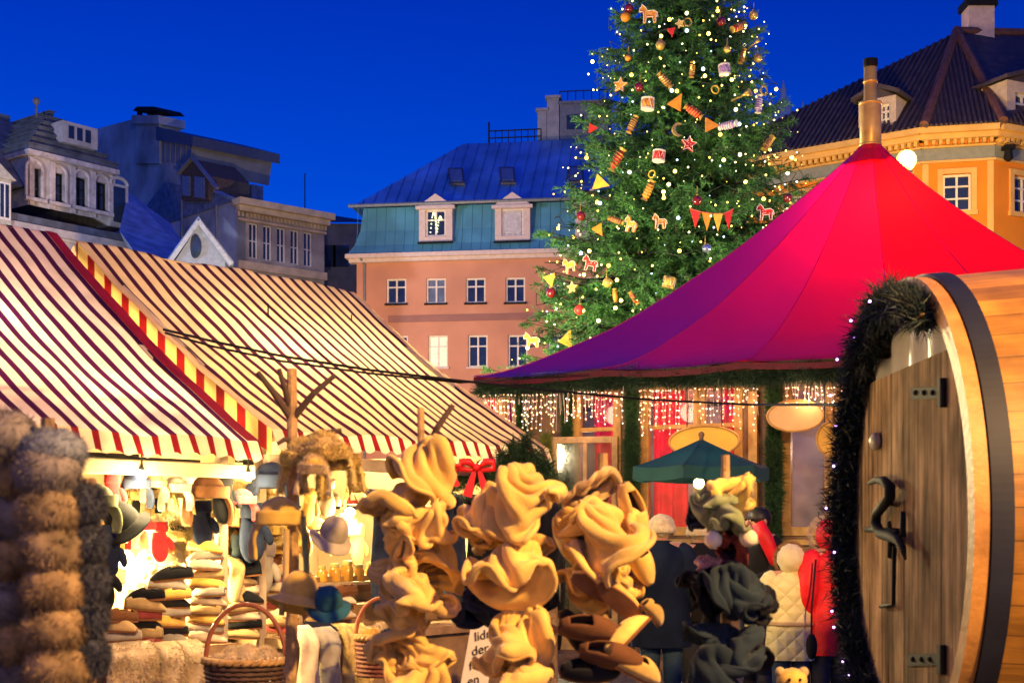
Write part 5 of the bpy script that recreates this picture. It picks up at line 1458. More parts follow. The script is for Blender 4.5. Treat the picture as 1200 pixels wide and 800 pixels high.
83,29,74,-4,8,-11,4,-1,10,-5,5,-2,-9,0,-2,-2,5,-12,4,-8,-3,-3,9,4,-7,3,7,-4,0,12,-8,-2,5,0,3,-10,-5,-8,5,-4,1,-9,-6,-7,-2,3,3,5,-7,-1,10,6,-5,4,2,-9,1,1,-11,0,-8,-4,-6,6,7,-12,-4,-6,-14,2,-9,-2,8,-4,1,-3,-6,8,-1,1,12,-5,5,7,4,-1,5,8,-2,0,8,-5,-4,12,2,-1,-12,0,4,8,10,2,9,-8,-7,6,5,-7,-5,-4,9,5,7,2,2,12,1,2,6,-3,
86,17,61,3,11,-11,-7,8,2,-7,-15,7,-12,0,5,0,8,-14,-1,9,-8,-3,10,2,-1,8,5,-7,-1,10,-13,1,12,-6,-11,1,8,-7,-12,9,2,-7,-1,-11,4,-8,-4,4,-14,11,2,-4,3,14,0,-10,4,9,-9,-9,-4,5,9,-2,-11,2,4,1,-14,-1,-11,-2,0,-7,-10,-1,3,11,-5,-8,10,7,-10,9,8,-3,0,6,-1,-6,4,0,-14,11,0,3,10,5,3,-7,14,-2,2,9,-10,3,-14,-1,8,5,1,11,-2,9,-1,14,-1,-9,8,-2,
69,19,50,10,-1,-12,-1,13,-3,-12,-2,7,-10,-13,6,-11,-2,4,-2,11,-6,4,6,-10,-2,15,4,-2,12,3,-14,2,12,-7,-1,13,4,-8,-10,2,-12,-10,2,-12,0,0,-9,6,-15,10,-2,-6,6,11,-2,-14,12,9,6,-11,9,-7,-6,-8,-7,6,-9,2,16,4,-12,4,0,-4,-15,4,-4,-14,9,-9,4,-5,-10,13,13,-2,-2,3,9,-6,8,9,-9,1,-14,0,15,1,3,-8,13,1,2,8,-7,12,-5,-11,11,-7,7,11,7,4,0,12,-3,-15,1,3,
56,7,37,1,9,-2,10,2,-12,1,14,-1,-13,4,10,-11,-15,2,-11,-9,-1,-3,12,3,0,13,-3,1,17,-3,-9,7,8,-12,-2,15,-3,-14,8,3,-6,-12,5,-1,-11,1,-17,-1,-10,1,4,-11,3,12,-6,1,16,11,-11,-12,11,-3,-12,4,-12,5,-15,2,13,-8,-1,14,5,-18,4,11,-5,-11,-3,8,-16,13,-1,-5,3,-14,7,12,4,-11,-5,13,2,12,4,-7,3,-14,1,13,3,2,4,9,-6,11,-14,1,17,3,-4,4,18,-3,-7,12,-1,-15,-5,2,
57,3,19,-14,2,6,2,13,-7,13,6,-11,5,18,2,-15,1,9,-16,-9,1,-9,-16,-1,-5,6,6,-4,17,0,-1,16,-3,-12,1,12,-11,-2,17,1,-18,1,4,2,-19,3,-16,-6,-5,-9,5,-11,4,10,-11,3,17,11,-15,1,10,-1,-18,12,-5,-8,-10,-7,13,-9,-7,13,-5,-8,13,14,-15,3,6,1,-17,-5,12,-13,14,2,-9,7,-9,9,3,9,-12,5,13,-5,11,0,-3,17,-4,1,5,-10,-8,4,11,4,14,-10,-5,17,7,-3,-1,23,-3,-18,-3,1,
55,10,0,-13,0,3,-19,-2,1,12,23,-2,18,2,-11,-4,19,5,-17,1,13,-15,-13,-1,-4,-18,-3,-13,1,8,-2,18,0,-4,18,3,-12,-7,12,-8,-8,16,3,-14,-12,3,-3,-18,7,-17,-4,-11,0,13,-16,0,16,4,-16,13,6,-4,-20,18,3,-11,8,-11,9,-15,-2,7,-2,-14,14,-4,-12,12,22,-9,2,0,7,-18,10,6,-9,16,1,-5,12,4,1,5,14,-5,-11,-2,-14,16,2,-1,10,7,-13,-11,8,8,18,-1,-5,18,-11,-7,3,19,-3,-9,18,3,
53,16,-21,-19,6,4,-10,-15,-5,-10,14,9,7,19,3,13,8,-14,-9,13,14,-13,1,13,-7,-19,-8,-11,-16,-3,-14,2,8,-2,17,1,-8,-4,16,-13,2,13,-1,-16,7,5,-11,-17,6,-2,-22,2,-18,6,-14,-3,15,-6,-12,17,18,-12,2,3,9,-25,19,-2,-3,8,-12,12,-11,-5,7,-10,-14,12,6,-16,11,19,1,-1,15,8,4,3,14,2,18,7,0,15,2,-9,4,6,-18,1,-2,-11,-2,-1,-15,-17,7,-2,1,20,-8,21,1,-7,16,1,-14,-4,21,3,
48,19,-37,-5,16,3,-21,-5,2,-16,-12,-1,-5,14,10,10,18,-3,5,19,-10,-5,7,23,-13,-15,1,-14,-13,1,-10,-9,-7,-9,-4,5,-7,0,13,-8,-4,15,-15,-2,12,7,-17,2,3,-7,-20,6,-7,-18,6,-15,4,-6,-8,18,7,-14,10,16,-7,-5,12,6,-13,20,0,4,-12,-18,8,-13,-8,5,14,6,13,15,3,-3,13,1,4,14,0,9,1,-3,14,18,6,-6,6,5,-21,-13,1,-12,-2,-6,-20,-4,8,-8,0,11,-4,-8,15,-5,8,17,-5,14,6,-11,
35,7,-46,-2,20,-4,-4,18,1,-20,-6,12,-20,-6,1,3,17,8,2,21,-8,9,18,7,-11,-11,16,-13,-13,4,-17,-11,-5,-13,-7,-9,0,-14,4,-4,-12,16,-15,-3,13,-11,-4,14,13,-17,1,-1,-7,-19,5,-13,-11,12,-11,1,17,-3,5,6,-14,0,14,-9,2,16,2,-3,-12,-17,4,-3,-11,16,14,12,5,14,11,-8,13,13,-3,10,-9,14,3,-21,20,14,9,1,9,7,-14,-4,0,-21,3,18,-3,-1,3,-18,1,16,-6,-14,-6,-14,-13,11,-8,-3,20,-2,
20,-7,-53,-5,19,3,-1,18,-7,-4,21,2,-15,2,15,-22,-3,7,7,18,8,3,26,0,14,-1,26,-10,-27,3,-23,-5,0,-21,-8,-10,-11,-10,-13,2,-22,-2,-1,-14,15,-15,-3,11,-7,-11,18,23,-13,2,-2,-13,-18,2,-16,-18,19,7,-10,18,-2,8,13,-19,-2,17,-10,4,-6,-16,4,3,-8,17,2,2,22,13,17,4,16,14,-18,16,-3,-13,-2,-30,4,12,-1,36,14,21,3,9,8,-22,-11,5,-21,8,15,-8,4,14,-11,-14,5,-16,-12,15,-5,-15,-1,-18,
34,-3,-67,-21,4,-3,-16,13,11,-5,21,4,-5,24,1,-15,11,13,-10,0,22,13,9,12,5,15,11,7,-18,10,-19,-15,4,-20,-13,-9,-21,-14,-10,-8,-18,-14,19,-14,-7,-21,-10,10,-12,-8,18,14,-11,20,20,-12,-2,10,-11,-23,-3,-14,-23,16,22,-11,27,-4,20,14,-25,-14,11,-18,7,-6,9,25,9,-25,12,0,6,26,12,27,-6,22,11,-14,11,-23,-18,-3,-20,15,17,7,25,12,36,-2,-8,9,-24,-18,-10,-33,7,14,-10,12,24,-6,-19,3,-17,-8,18,-2,
50,15,-59,-24,4,-8,-23,2,-15,-20,9,8,-16,13,16,-14,14,19,12,30,11,-9,-8,26,10,3,17,15,-7,19,-33,2,-18,-17,-11,-13,-16,-14,-13,-2,-18,-18,11,-24,-8,9,-30,13,-18,-13,20,-8,-8,21,28,-7,-8,25,-13,3,5,-5,-25,3,0,-25,16,25,2,21,-16,19,19,-14,-12,-5,2,21,-4,-16,28,24,-18,11,-3,13,16,12,9,-20,5,0,0,5,0,0,5,0,0,32,0,5,1,20,-14,-19,-13,-27,17,28,-9,-24,4,-27,9,30,-4,-24,-5,-18,
50,5,-81,-5,27,13,-27,6,-13,-20,11,10,-25,19,0,-18,12,17,-12,-2,30,19,24,14,5,1,25,1,-17,28,-11,-22,-6,-20,-10,-12,-28,-15,-14,-10,-11,-23,3,-27,-18,22,-21,-6,-10,-26,16,4,-17,25,13,8,26,9,-16,-24,27,-13,-5,12,2,-27,10,25,-19,19,17,21,21,-13,6,13,-31,5,-16,0,17,11,3,23,5,0,0,5,0,0,6,0,0,6,0,0,5,0,0,5,0,0,27,-6,-15,2,22,-14,-12,-1,-29,10,32,-10,-23,1,-21,2,28,-9,
63,7,-71,-24,15,-12,-4,25,7,-32,3,-11,-10,21,19,-15,18,18,-34,0,8,0,1,34,3,15,23,29,-5,16,-28,-18,6,-19,-12,-13,-1,-31,-7,-23,-18,-11,-9,-23,-15,8,-14,-30,-5,-11,25,0,-30,18,17,-9,30,29,1,-8,7,-13,-31,7,-10,-20,31,12,-17,15,31,1,10,-1,33,17,-21,4,-1,-14,32,5,0,0,5,0,0,6,0,0,6,0,0,6,0,0,6,0,0,6,0,0,5,0,0,13,-4,-35,15,20,-13,-16,10,-26,4,29,-12,-23,4,-20,
    ],
    [
-36,-19,84,0,1,0,0,1,0,0,1,0,-1,1,0,-1,1,0,0,1,0,-1,0,0,-1,1,0,-1,0,0,-1,0,0,-1,0,0,-1,0,0,-1,-1,0,-1,0,0,-1,-1,0,0,-1,0,-1,-1,0,0,0,0,-1,-1,0,0,-2,0,-6,3,-4,5,-2,-12,0,-12,2,10,-3,-4,-5,12,6,6,1,-5,6,-4,0,4,5,1,-1,-1,3,-3,2,6,1,-1,7,5,-2,-2,-1,-1,6,2,-2,6,3,-11,4,-15,1,1,-3,9,2,1,8,0,8,2,-2,
-31,-19,82,0,2,0,-1,2,-1,0,1,0,-1,2,0,-1,1,0,-2,1,0,-1,1,0,-2,1,0,-1,0,0,-2,0,0,-2,0,0,-1,0,0,-2,-1,0,-1,-1,0,-2,-1,0,-1,-1,0,-1,-2,1,0,-1,0,-1,-2,0,0,-2,0,-7,8,7,5,-4,-2,2,-12,0,0,-8,-4,5,1,3,3,10,1,7,-3,-2,10,-9,1,-1,1,-13,-6,2,2,-3,3,14,3,5,1,2,-1,3,9,1,8,7,4,1,0,-10,-3,-10,0,-2,-1,12,-2,5,1,-4,
-24,-19,74,0,3,0,-1,3,0,-1,2,-1,-2,3,0,-1,2,0,-2,1,0,-3,2,0,-2,1,0,-3,0,0,-3,1,0,-3,-1,0,-2,0,0,-3,-1,1,-2,-2,0,-2,-1,0,-2,-3,0,-1,-2,0,-1,-2,0,-1,-3,1,0,-3,0,-3,-9,-3,-4,-2,11,2,-12,3,3,-6,5,6,-3,0,8,7,5,10,-2,1,13,-4,2,7,5,-3,1,4,-18,-3,3,-8,-6,9,1,-8,0,3,6,2,1,12,1,6,6,9,2,-4,-9,-11,-6,9,-5,8,2,5,
-18,-19,63,0,4,0,-1,3,0,-2,3,0,-2,3,0,-2,3,-1,-3,3,0,-3,1,0,-3,2,0,-4,1,0,-3,0,1,-4,-1,0,-4,0,0,-3,-2,0,-3,-2,0,-3,-2,1,-2,-3,0,-2,-2,0,-1,-4,0,-1,-3,1,0,-4,0,12,-1,-6,-13,-9,0,1,-13,10,6,-6,5,8,8,-1,11,0,5,8,-1,2,-6,-9,4,2,-8,5,13,-3,1,5,13,-2,-2,-3,-15,-4,2,-9,6,8,-5,5,8,-2,6,3,11,-4,7,-15,-12,-7,-3,-5,0,8,
-13,-19,50,-1,4,0,-1,4,-1,-1,4,0,-3,4,0,-2,3,0,-4,3,0,-3,2,0,-4,2,0,-5,1,0,-4,0,0,-4,0,1,-5,-1,0,-4,-2,0,-4,-2,0,-3,-3,1,-3,-3,0,-2,-4,0,-2,-3,1,-1,-5,0,0,-4,0,12,-3,-10,11,0,6,1,-11,11,-15,-9,-1,9,13,-4,14,1,3,0,-18,3,0,-11,8,6,-7,0,14,-3,6,16,5,11,0,20,2,-2,-1,-16,-1,0,-16,-5,6,-12,9,7,13,7,6,8,-14,5,-2,-2,-10,-7,
-2,-4,69,0,3,-15,-2,-3,-10,-2,11,11,-8,0,14,-6,-9,2,-13,-9,-13,-8,10,5,2,20,3,-13,5,-3,-9,-5,-7,-3,-10,-12,7,-13,-3,10,-9,7,-12,3,-5,-12,9,-8,-16,2,6,0,-19,-2,16,9,-3,-1,-5,1,-1,-5,0,-3,-19,4,17,-2,-1,14,9,-3,5,-16,7,-9,-6,6,8,13,-8,12,10,1,5,-15,7,-1,-16,0,14,-1,6,13,2,8,12,11,11,-1,18,3,0,1,-18,-5,3,-14,-6,6,-13,-6,3,7,14,5,6,-3,2,20,
12,11,68,-14,10,2,-3,0,-18,-10,-5,-9,-10,3,10,2,-4,15,4,-12,-16,-10,-10,-15,-14,19,4,3,17,6,-17,0,-8,-5,-12,-15,15,-7,6,9,-11,4,-10,-8,-9,-15,8,-5,-17,5,-3,-4,-22,-2,19,-2,4,14,-4,8,-5,-12,-3,-21,-2,-4,8,-15,9,19,-2,0,11,-2,0,-2,-13,16,11,16,-12,0,16,-8,13,3,6,1,-16,3,7,1,8,12,0,1,15,0,9,11,11,13,2,17,2,-5,4,-19,-6,8,-10,-11,2,-11,-2,8,9,6,4,16,
8,26,55,1,11,12,-24,0,1,4,0,-18,-2,-8,-15,-11,3,2,2,-20,-5,12,-13,-8,-11,6,-5,-12,15,6,-8,17,2,-11,-7,-17,13,-14,2,6,-19,4,-4,-11,-4,-10,12,-6,-17,5,-5,-15,-14,-7,12,-14,6,17,2,6,10,-11,7,-18,-6,-10,-4,-17,9,21,4,2,-6,-21,1,18,-2,11,17,6,7,-8,12,-19,-1,19,-5,17,-1,9,12,-7,5,-6,12,2,13,2,9,13,-6,-1,15,6,9,6,19,11,-16,14,4,-7,5,-22,-9,8,-9,-7,7,12,
16,39,34,-9,2,6,-10,15,16,-20,-3,-9,12,-5,-17,-11,-5,-9,11,-15,-3,14,-8,5,-5,-9,-14,-15,19,-4,-12,13,-2,-8,-20,-9,18,-11,2,-14,-5,-3,14,-15,8,-13,-5,-8,-19,4,-3,-11,1,-16,-4,-22,1,17,-1,14,19,-5,2,-13,-9,6,-6,-21,-2,23,8,3,-8,-19,-1,16,2,6,17,-4,13,4,20,-3,-11,7,-17,3,21,0,19,-12,11,-6,18,2,14,-3,7,-3,13,4,13,0,10,22,5,-4,2,15,20,-17,12,0,-5,11,-12,-9,0,15,
19,55,54,-6,13,-11,-2,-11,-14,-24,14,7,9,-12,-17,-12,1,-9,11,-12,-4,19,-4,3,-2,-19,-10,-13,9,-6,-15,12,-9,-8,-14,-7,22,-14,5,-3,-16,0,-19,5,-8,8,-21,3,-23,8,-5,8,-18,5,-19,-1,-20,12,-17,15,-17,-7,-7,-1,-6,17,21,-2,-2,20,7,-5,-4,-15,8,16,-1,5,1,-19,2,12,13,11,0,16,-23,-2,17,6,17,7,8,13,-3,17,-10,19,-9,9,7,11,-14,13,0,13,9,7,20,4,2,6,16,14,-10,8,18,-16,7,-1,
33,64,37,-9,-2,-18,-11,13,4,-13,11,10,-4,-10,-15,10,-6,-15,-1,-11,-8,15,-7,1,3,-16,-8,-14,1,-9,-13,-2,-6,-11,1,-11,-7,-16,0,27,-8,4,-9,-14,-4,-18,-4,-3,-18,-4,-4,12,-15,4,7,-19,0,-22,-3,-11,10,-13,15,-16,-12,7,15,-4,10,19,0,-9,5,10,-11,13,-3,9,13,-5,11,6,-15,15,1,20,1,2,15,2,21,6,0,12,13,-1,-4,16,4,-5,16,-3,-15,12,-1,-4,16,7,0,13,10,7,8,16,14,11,6,-4,10,16,
30,82,43,-7,0,-19,-2,2,-17,-17,7,8,-17,-2,-3,16,-6,-14,16,-7,-10,7,-10,-8,3,-16,-6,-8,-11,-9,-12,-12,-3,-9,7,-12,-17,-1,-7,10,-13,9,-12,-10,-2,-7,-12,-8,-8,-13,-4,3,-20,-3,7,-12,6,-5,-17,1,-18,1,11,16,-11,11,3,-14,7,16,-2,1,7,8,-21,14,10,0,14,2,10,13,-9,20,8,7,15,-10,14,-11,10,12,-5,14,12,-4,9,15,4,-3,19,7,-6,16,10,-16,12,-3,11,6,17,-4,16,5,-8,15,6,5,15,14,
38,99,40,-22,-6,-1,1,6,-20,-5,0,-17,-24,-4,-2,5,-22,-6,15,2,-17,20,4,-12,8,-18,-5,-1,-20,0,-14,-15,-2,-8,10,-20,-19,5,-8,2,-20,3,-10,-12,-2,3,-15,14,-8,-19,-2,7,-9,-19,-11,-14,-4,-15,-8,6,-12,-15,11,5,-12,19,24,-4,0,11,-12,4,16,10,4,6,1,-22,19,7,2,8,10,17,8,7,16,-18,4,-9,-2,19,8,14,15,4,10,15,-3,10,13,-11,4,16,12,-9,22,7,5,8,17,10,3,20,-14,18,0,-16,14,-5,
36,101,21,-16,11,15,-21,-6,-8,0,2,-25,-5,-15,-15,-13,-19,-5,21,-15,-4,10,13,-23,20,-4,-14,10,-22,1,-9,-21,5,-19,-4,-8,-10,17,-24,-20,-11,6,12,-22,-1,7,-7,22,-12,-20,16,2,-19,-16,2,-13,-20,-21,-17,-4,-23,-14,6,2,-13,27,29,-1,-6,14,-7,-3,10,0,24,16,19,-6,22,-14,-12,8,19,2,2,17,9,-21,8,-7,-8,17,8,-1,17,19,9,20,1,9,9,-10,0,16,9,-3,24,5,0,14,18,24,5,5,4,10,34,-10,16,-20,
47,112,16,-18,9,8,-29,7,4,-18,-20,-13,-3,-6,-29,12,-17,-15,-7,-23,-2,25,-8,-8,2,12,-29,28,-12,-11,7,-26,14,-28,-25,10,-8,16,-26,-23,5,-15,-13,-16,15,32,-20,5,1,-10,29,-10,-21,8,-10,-20,-16,-2,-16,-11,-16,-4,4,-7,-16,30,23,-17,-7,4,-15,-20,18,18,7,10,19,26,30,4,-8,21,-5,-8,1,26,-9,-23,13,-5,-18,20,1,8,10,20,-21,22,17,11,24,-6,25,5,-11,-1,26,4,-6,21,16,7,10,21,29,8,30,-21,20,0,
54,113,-8,-20,-11,14,-19,29,-2,-37,-6,2,18,-14,-29,15,-18,-12,-30,-15,-10,7,-24,-2,29,-2,-8,5,-9,-25,21,-19,-7,-4,-19,28,-21,-5,-20,-13,20,-23,-25,-25,2,6,-5,25,25,-19,5,2,-19,27,-11,-20,-20,-4,-21,-8,-31,-15,-3,-2,-4,27,12,-10,24,24,-15,-16,23,5,-6,-5,25,-4,21,-4,27,25,14,4,9,29,-10,-10,18,-27,-25,16,-10,8,15,20,-29,-1,10,10,24,-5,24,25,-9,16,10,25,-4,20,9,5,17,14,18,6,17,-13,27,3,
54,97,-11,-22,8,0,-13,9,20,-25,19,-10,7,-6,-23,13,-28,5,-16,-15,-27,-10,-18,-15,17,-21,16,22,-7,-19,1,-13,-23,19,-22,10,-23,7,8,-6,-5,-29,-21,-19,-1,-28,3,15,25,-8,21,20,-28,-1,5,-21,-1,-21,-10,-18,-16,-29,8,-22,-13,15,-1,0,31,40,-5,4,22,2,1,7,8,-35,-1,14,27,25,10,21,17,25,0,-11,20,-25,-2,15,-28,-10,21,7,-23,-7,5,10,15,12,21,17,-9,16,28,7,2,8,33,7,27,-3,2,-7,29,-11,27,-9,
    ],
    [
51,-15,83,-2,-8,16,-8,1,0,6,5,-1,-4,3,-2,1,7,1,3,1,-3,2,6,-2,0,-3,-14,-11,3,2,0,0,-2,1,-2,7,1,3,-12,-8,-1,-2,0,-2,-6,0,-8,-2,15,9,0,-5,-9,5,-7,-5,-8,2,0,-1,14,8,0,0,-6,-1,2,-1,2,5,-2,7,5,7,-6,-5,-16,-1,3,-1,1,-7,0,9,9,6,0,-2,-10,6,1,1,-5,3,1,3,-1,11,6,-8,-8,1,-2,1,7,9,-5,4,-4,1,2,1,7,1,-11,-5,-5,-4,5,-6,
56,-8,84,6,-11,13,-7,1,0,-1,7,1,3,9,-2,-1,3,2,-3,4,2,-2,4,0,-3,-3,-7,-3,4,-9,-12,2,-2,7,-5,9,-2,-10,1,-5,3,-3,-3,-2,-4,-1,-7,-8,3,-4,6,9,3,0,-6,-3,-3,1,-5,-2,2,4,-8,14,2,-1,5,-2,0,-7,-5,9,-1,-1,-1,-5,-7,-6,0,-7,-7,3,2,11,6,-1,7,8,-4,3,1,-3,-5,5,2,-7,2,5,6,1,7,-1,-9,5,-2,6,8,7,3,-3,9,-3,6,2,-6,1,-9,-8,2,-2,
66,0,68,0,4,5,3,-6,15,-13,6,-5,-2,-1,-14,5,4,2,-3,-5,10,5,7,3,0,5,3,-3,4,-14,-3,0,5,1,0,15,-11,-2,5,-10,0,0,-5,-4,-1,-3,-9,0,1,-9,2,-2,-7,-4,5,-3,2,2,-4,-2,-1,-3,-4,3,-1,-12,14,0,-3,-3,-10,0,-13,3,5,4,2,10,7,-6,1,7,-4,1,6,-4,1,17,-1,-1,6,3,-3,3,2,-8,2,5,8,2,7,-2,-3,0,-10,-8,4,-10,4,10,0,1,4,14,-3,7,-3,-8,5,-6,
65,2,53,4,7,4,4,6,10,-8,4,7,-11,-2,-12,-7,-9,-7,-6,1,6,2,7,9,2,-7,2,-6,9,-6,-2,0,9,6,7,10,-1,3,14,-15,-2,3,-6,-7,4,-4,-7,-1,-2,-15,-4,-2,-11,-2,3,-6,-3,4,1,-12,4,1,-12,8,4,-4,15,-2,-7,0,-9,-1,-18,-10,3,3,-6,14,9,-7,4,7,-1,-2,9,-1,-3,12,1,-1,13,1,-1,1,7,-12,1,4,9,-3,11,-2,-5,-3,-11,-4,-8,-1,-4,9,2,10,12,-1,2,11,8,-7,2,-8,
54,-10,47,-1,4,6,6,15,1,10,11,1,-7,7,2,-12,0,-3,-9,1,2,-5,-2,3,-1,-15,-2,-8,-8,4,-2,2,9,1,10,6,0,11,10,-9,8,8,3,-14,-4,-3,-10,-1,5,-2,-6,-12,-6,1,-4,-15,6,11,4,-14,0,2,-14,4,-2,-8,17,-9,-7,9,-6,-3,3,-6,9,-14,-13,1,10,-7,6,-1,13,2,11,-3,-3,8,-8,-6,14,-2,1,13,1,-6,2,13,6,-9,6,0,-10,-4,-12,-7,1,-2,6,11,5,6,7,-2,0,14,5,-11,-9,2,
63,10,41,-14,-10,3,4,11,-2,0,18,4,7,11,6,-1,0,16,-8,-5,10,-11,-3,1,-15,-9,-5,1,-4,-16,-7,-4,2,0,13,5,-9,1,12,-8,2,14,2,-16,-2,3,-6,-17,7,-4,-11,-4,-6,2,-1,-12,7,3,-15,13,6,1,-12,0,-1,-14,-6,14,-8,11,0,-5,9,-13,-4,9,-13,-3,7,-9,2,-5,13,1,12,8,1,6,-13,-5,9,-9,-4,16,5,-1,6,15,6,-1,15,8,-14,-4,-13,-11,2,-1,-10,4,9,6,9,-2,12,9,-5,2,4,13,
67,24,28,-14,0,9,-15,-13,0,1,1,11,-1,17,-1,1,11,10,-2,6,16,-10,3,12,-11,-8,-7,-5,-9,-13,0,-3,10,2,-12,-1,-16,4,3,-12,5,3,0,-10,13,10,-15,0,1,-2,-18,0,2,-18,2,-9,2,-2,-13,7,4,-17,10,16,-8,-2,-1,6,-20,-3,11,-10,2,8,-13,10,-11,-3,14,-13,-4,12,1,-2,-2,18,2,14,-3,-3,8,-15,-7,17,2,-3,4,17,7,-4,14,6,2,10,6,-16,-1,-6,-14,-7,-3,-13,-3,4,2,12,8,12,13,-2,
49,31,25,9,10,9,-14,-7,5,-12,-9,0,-9,-10,2,-3,11,11,-1,12,8,-9,10,8,-10,3,14,-6,-12,-10,5,-13,-11,4,-10,-3,-14,-3,3,-15,-2,8,-7,4,14,11,-15,2,10,-18,1,-5,4,-19,3,2,-20,12,-5,-3,-2,-16,7,3,-21,7,20,-6,-4,3,13,-16,-11,6,-13,-1,17,-11,17,-4,-4,14,-12,-4,2,15,1,9,6,-1,12,-11,-7,21,1,-4,4,18,10,-20,-1,4,6,17,2,4,12,7,-18,-5,-2,-13,-8,-7,-15,-2,10,7,14,7,
29,34,26,11,12,8,4,5,16,-15,-9,-1,-15,-5,-4,-10,-12,-7,-3,8,11,-8,11,6,-14,7,13,-8,-13,9,9,-9,-16,5,-11,-16,1,-15,-4,-13,-4,15,-15,2,7,-5,-10,17,15,-14,-4,12,-12,-5,-1,6,-20,1,7,-22,15,-4,-3,1,-20,7,9,-20,1,21,-3,-6,-1,18,-12,-12,10,-13,-4,16,-10,20,-2,-1,20,-3,-5,-5,18,3,19,-4,-5,16,-5,-11,5,20,14,-21,1,1,0,15,11,18,10,-2,-9,8,14,-19,-6,-3,-16,-5,1,-19,-2,12,
12,39,35,8,17,13,11,8,9,-13,-3,10,-15,-6,-11,-5,-9,-15,-8,-8,-8,-12,-2,10,-9,11,10,-13,-8,9,-1,-18,3,13,-3,-22,-4,-18,-4,3,-12,-3,-3,-7,20,-19,0,6,6,-17,7,15,-13,-1,17,-2,-13,-4,7,-20,-6,4,-21,16,-5,-7,16,-11,3,8,-17,-1,22,5,-12,1,19,-6,-20,9,-12,1,17,-8,18,4,1,17,-2,-9,-7,20,8,20,-4,-6,15,14,-3,-3,9,18,-16,7,-3,2,16,8,2,7,14,-5,0,17,-18,-7,2,-15,2,14,
18,62,38,-14,-3,2,5,10,15,-3,5,13,-22,-6,0,9,-5,-21,-5,-3,-19,-10,-11,0,-10,-12,-1,-11,1,13,0,-11,5,-5,-14,0,-6,-7,9,2,-14,-6,3,-8,-15,9,-12,8,3,-12,8,5,-17,-2,9,-14,6,10,7,-16,-3,2,-21,-11,4,-21,19,0,-2,19,0,-2,16,-1,-11,18,0,-5,2,18,-5,-13,8,-12,-11,18,-5,14,12,-1,25,-3,2,-9,12,-1,10,13,3,-3,-5,16,-14,-3,14,1,17,6,-3,13,8,3,18,2,2,10,13,-10,-10,28,
26,76,46,-22,2,-9,-3,5,14,8,5,14,-11,-7,-7,-15,-5,-8,-6,-12,-15,-2,-3,-21,-11,-19,-5,-16,-2,9,-3,-15,10,-10,-13,5,-8,-8,11,3,-12,3,13,-10,-4,4,-14,-14,3,-14,4,12,-9,-6,8,-14,4,14,-16,2,7,9,-16,-9,2,-22,0,6,-18,16,11,-1,15,3,-6,17,0,-9,14,3,-6,5,13,-6,-7,13,-5,9,13,0,11,14,-10,-6,12,4,-4,17,9,-7,-13,14,-7,2,18,-8,-1,17,-5,15,10,4,14,5,3,14,9,7,16,9,
32,93,40,-17,-9,8,-8,12,-6,1,11,18,-13,-8,-6,-3,-16,-12,-15,-6,-13,-17,-9,-13,-8,-10,-12,-7,-18,-4,1,-17,9,2,-15,16,-21,-10,3,-12,-8,15,15,-11,7,3,-17,-14,0,-17,-2,10,-7,-12,18,-6,-6,15,-14,-3,17,-15,2,7,15,-13,-1,4,-21,-2,5,-18,3,19,-5,16,8,0,11,-1,-17,15,3,-7,13,13,-3,10,14,-1,-21,9,-1,-3,14,6,-4,18,9,7,12,16,0,0,18,-16,1,13,-20,-3,13,3,9,17,7,17,4,3,19,7,
26,74,41,-1,8,0,-6,8,1,-4,24,2,-24,-2,-1,-13,-18,8,-8,-16,-10,-17,-11,-12,-18,-3,-11,-10,-15,-15,4,-25,3,13,-21,1,0,-16,17,-23,-5,4,-5,-8,26,21,-12,-6,1,-24,2,0,-14,-14,8,-4,-21,18,-2,-11,20,-11,-5,23,-9,0,13,19,-9,0,10,-20,-9,5,-22,-5,23,-1,15,14,0,10,-3,-20,16,5,-9,18,18,0,-25,11,0,-16,4,16,7,7,18,0,22,10,12,19,7,-6,0,22,-22,-1,15,-8,6,15,14,2,20,5,8,0,
38,74,36,-2,9,0,-5,8,1,-11,23,-10,-24,-7,-6,-24,-7,15,-9,-16,17,-4,-25,-13,-22,-6,-9,-14,-13,-9,-16,-15,-19,18,-23,2,19,-19,6,-17,-14,13,-18,-3,12,18,-2,29,22,-14,-12,4,-21,-14,-8,-25,-7,4,1,-33,18,10,-12,28,-13,-5,25,0,-2,15,20,-8,-12,11,-22,-17,10,-18,6,25,6,21,11,-10,6,-7,-27,24,11,-1,-12,25,14,-27,10,4,-10,0,24,7,-3,26,2,28,6,6,20,3,-3,-1,27,-13,6,15,18,-11,17,5,9,0,
50,74,31,-2,9,0,-6,9,1,-20,8,-12,-22,-10,0,-30,4,-3,-18,-6,26,6,-26,12,-21,-11,-8,-18,-16,-8,-12,-20,-16,1,-19,-19,26,-21,-2,-6,-19,21,-14,-8,20,6,-1,22,27,-5,3,13,-21,-14,4,-10,-25,-1,-18,-17,3,-4,-31,16,22,-11,24,-3,-4,27,4,-13,7,25,-10,-20,2,-18,-13,23,-3,11,25,9,16,1,-26,24,15,-11,7,13,22,-24,14,4,-25,9,14,-9,-10,23,11,-5,26,-12,35,-5,21,17,13,-1,0,29,16,-20,10,6,9,0,
61,74,26,-2,10,1,-6,9,1,-24,-2,-10,-28,-9,-4,-27,2,0,-26,2,11,4,-9,32,0,-28,-10,-16,-17,-9,-23,-14,2,-6,-23,-17,8,-18,-22,16,-24,4,-19,-10,24,5,-7,28,21,-5,14,5,-17,-16,28,-6,-13,4,-15,-21,3,-7,-23,0,10,-31,21,2,-9,16,15,-11,27,9,-10,-6,20,-15,-30,8,-4,2,31,1,13,15,-8,16,8,-16,28,18,5,-10,9,27,-19,12,11,-25,6,18,-8,-26,22,0,26,12,6,29,4,28,-2,16,16,-22,15,7,10,0,
    ],
    [
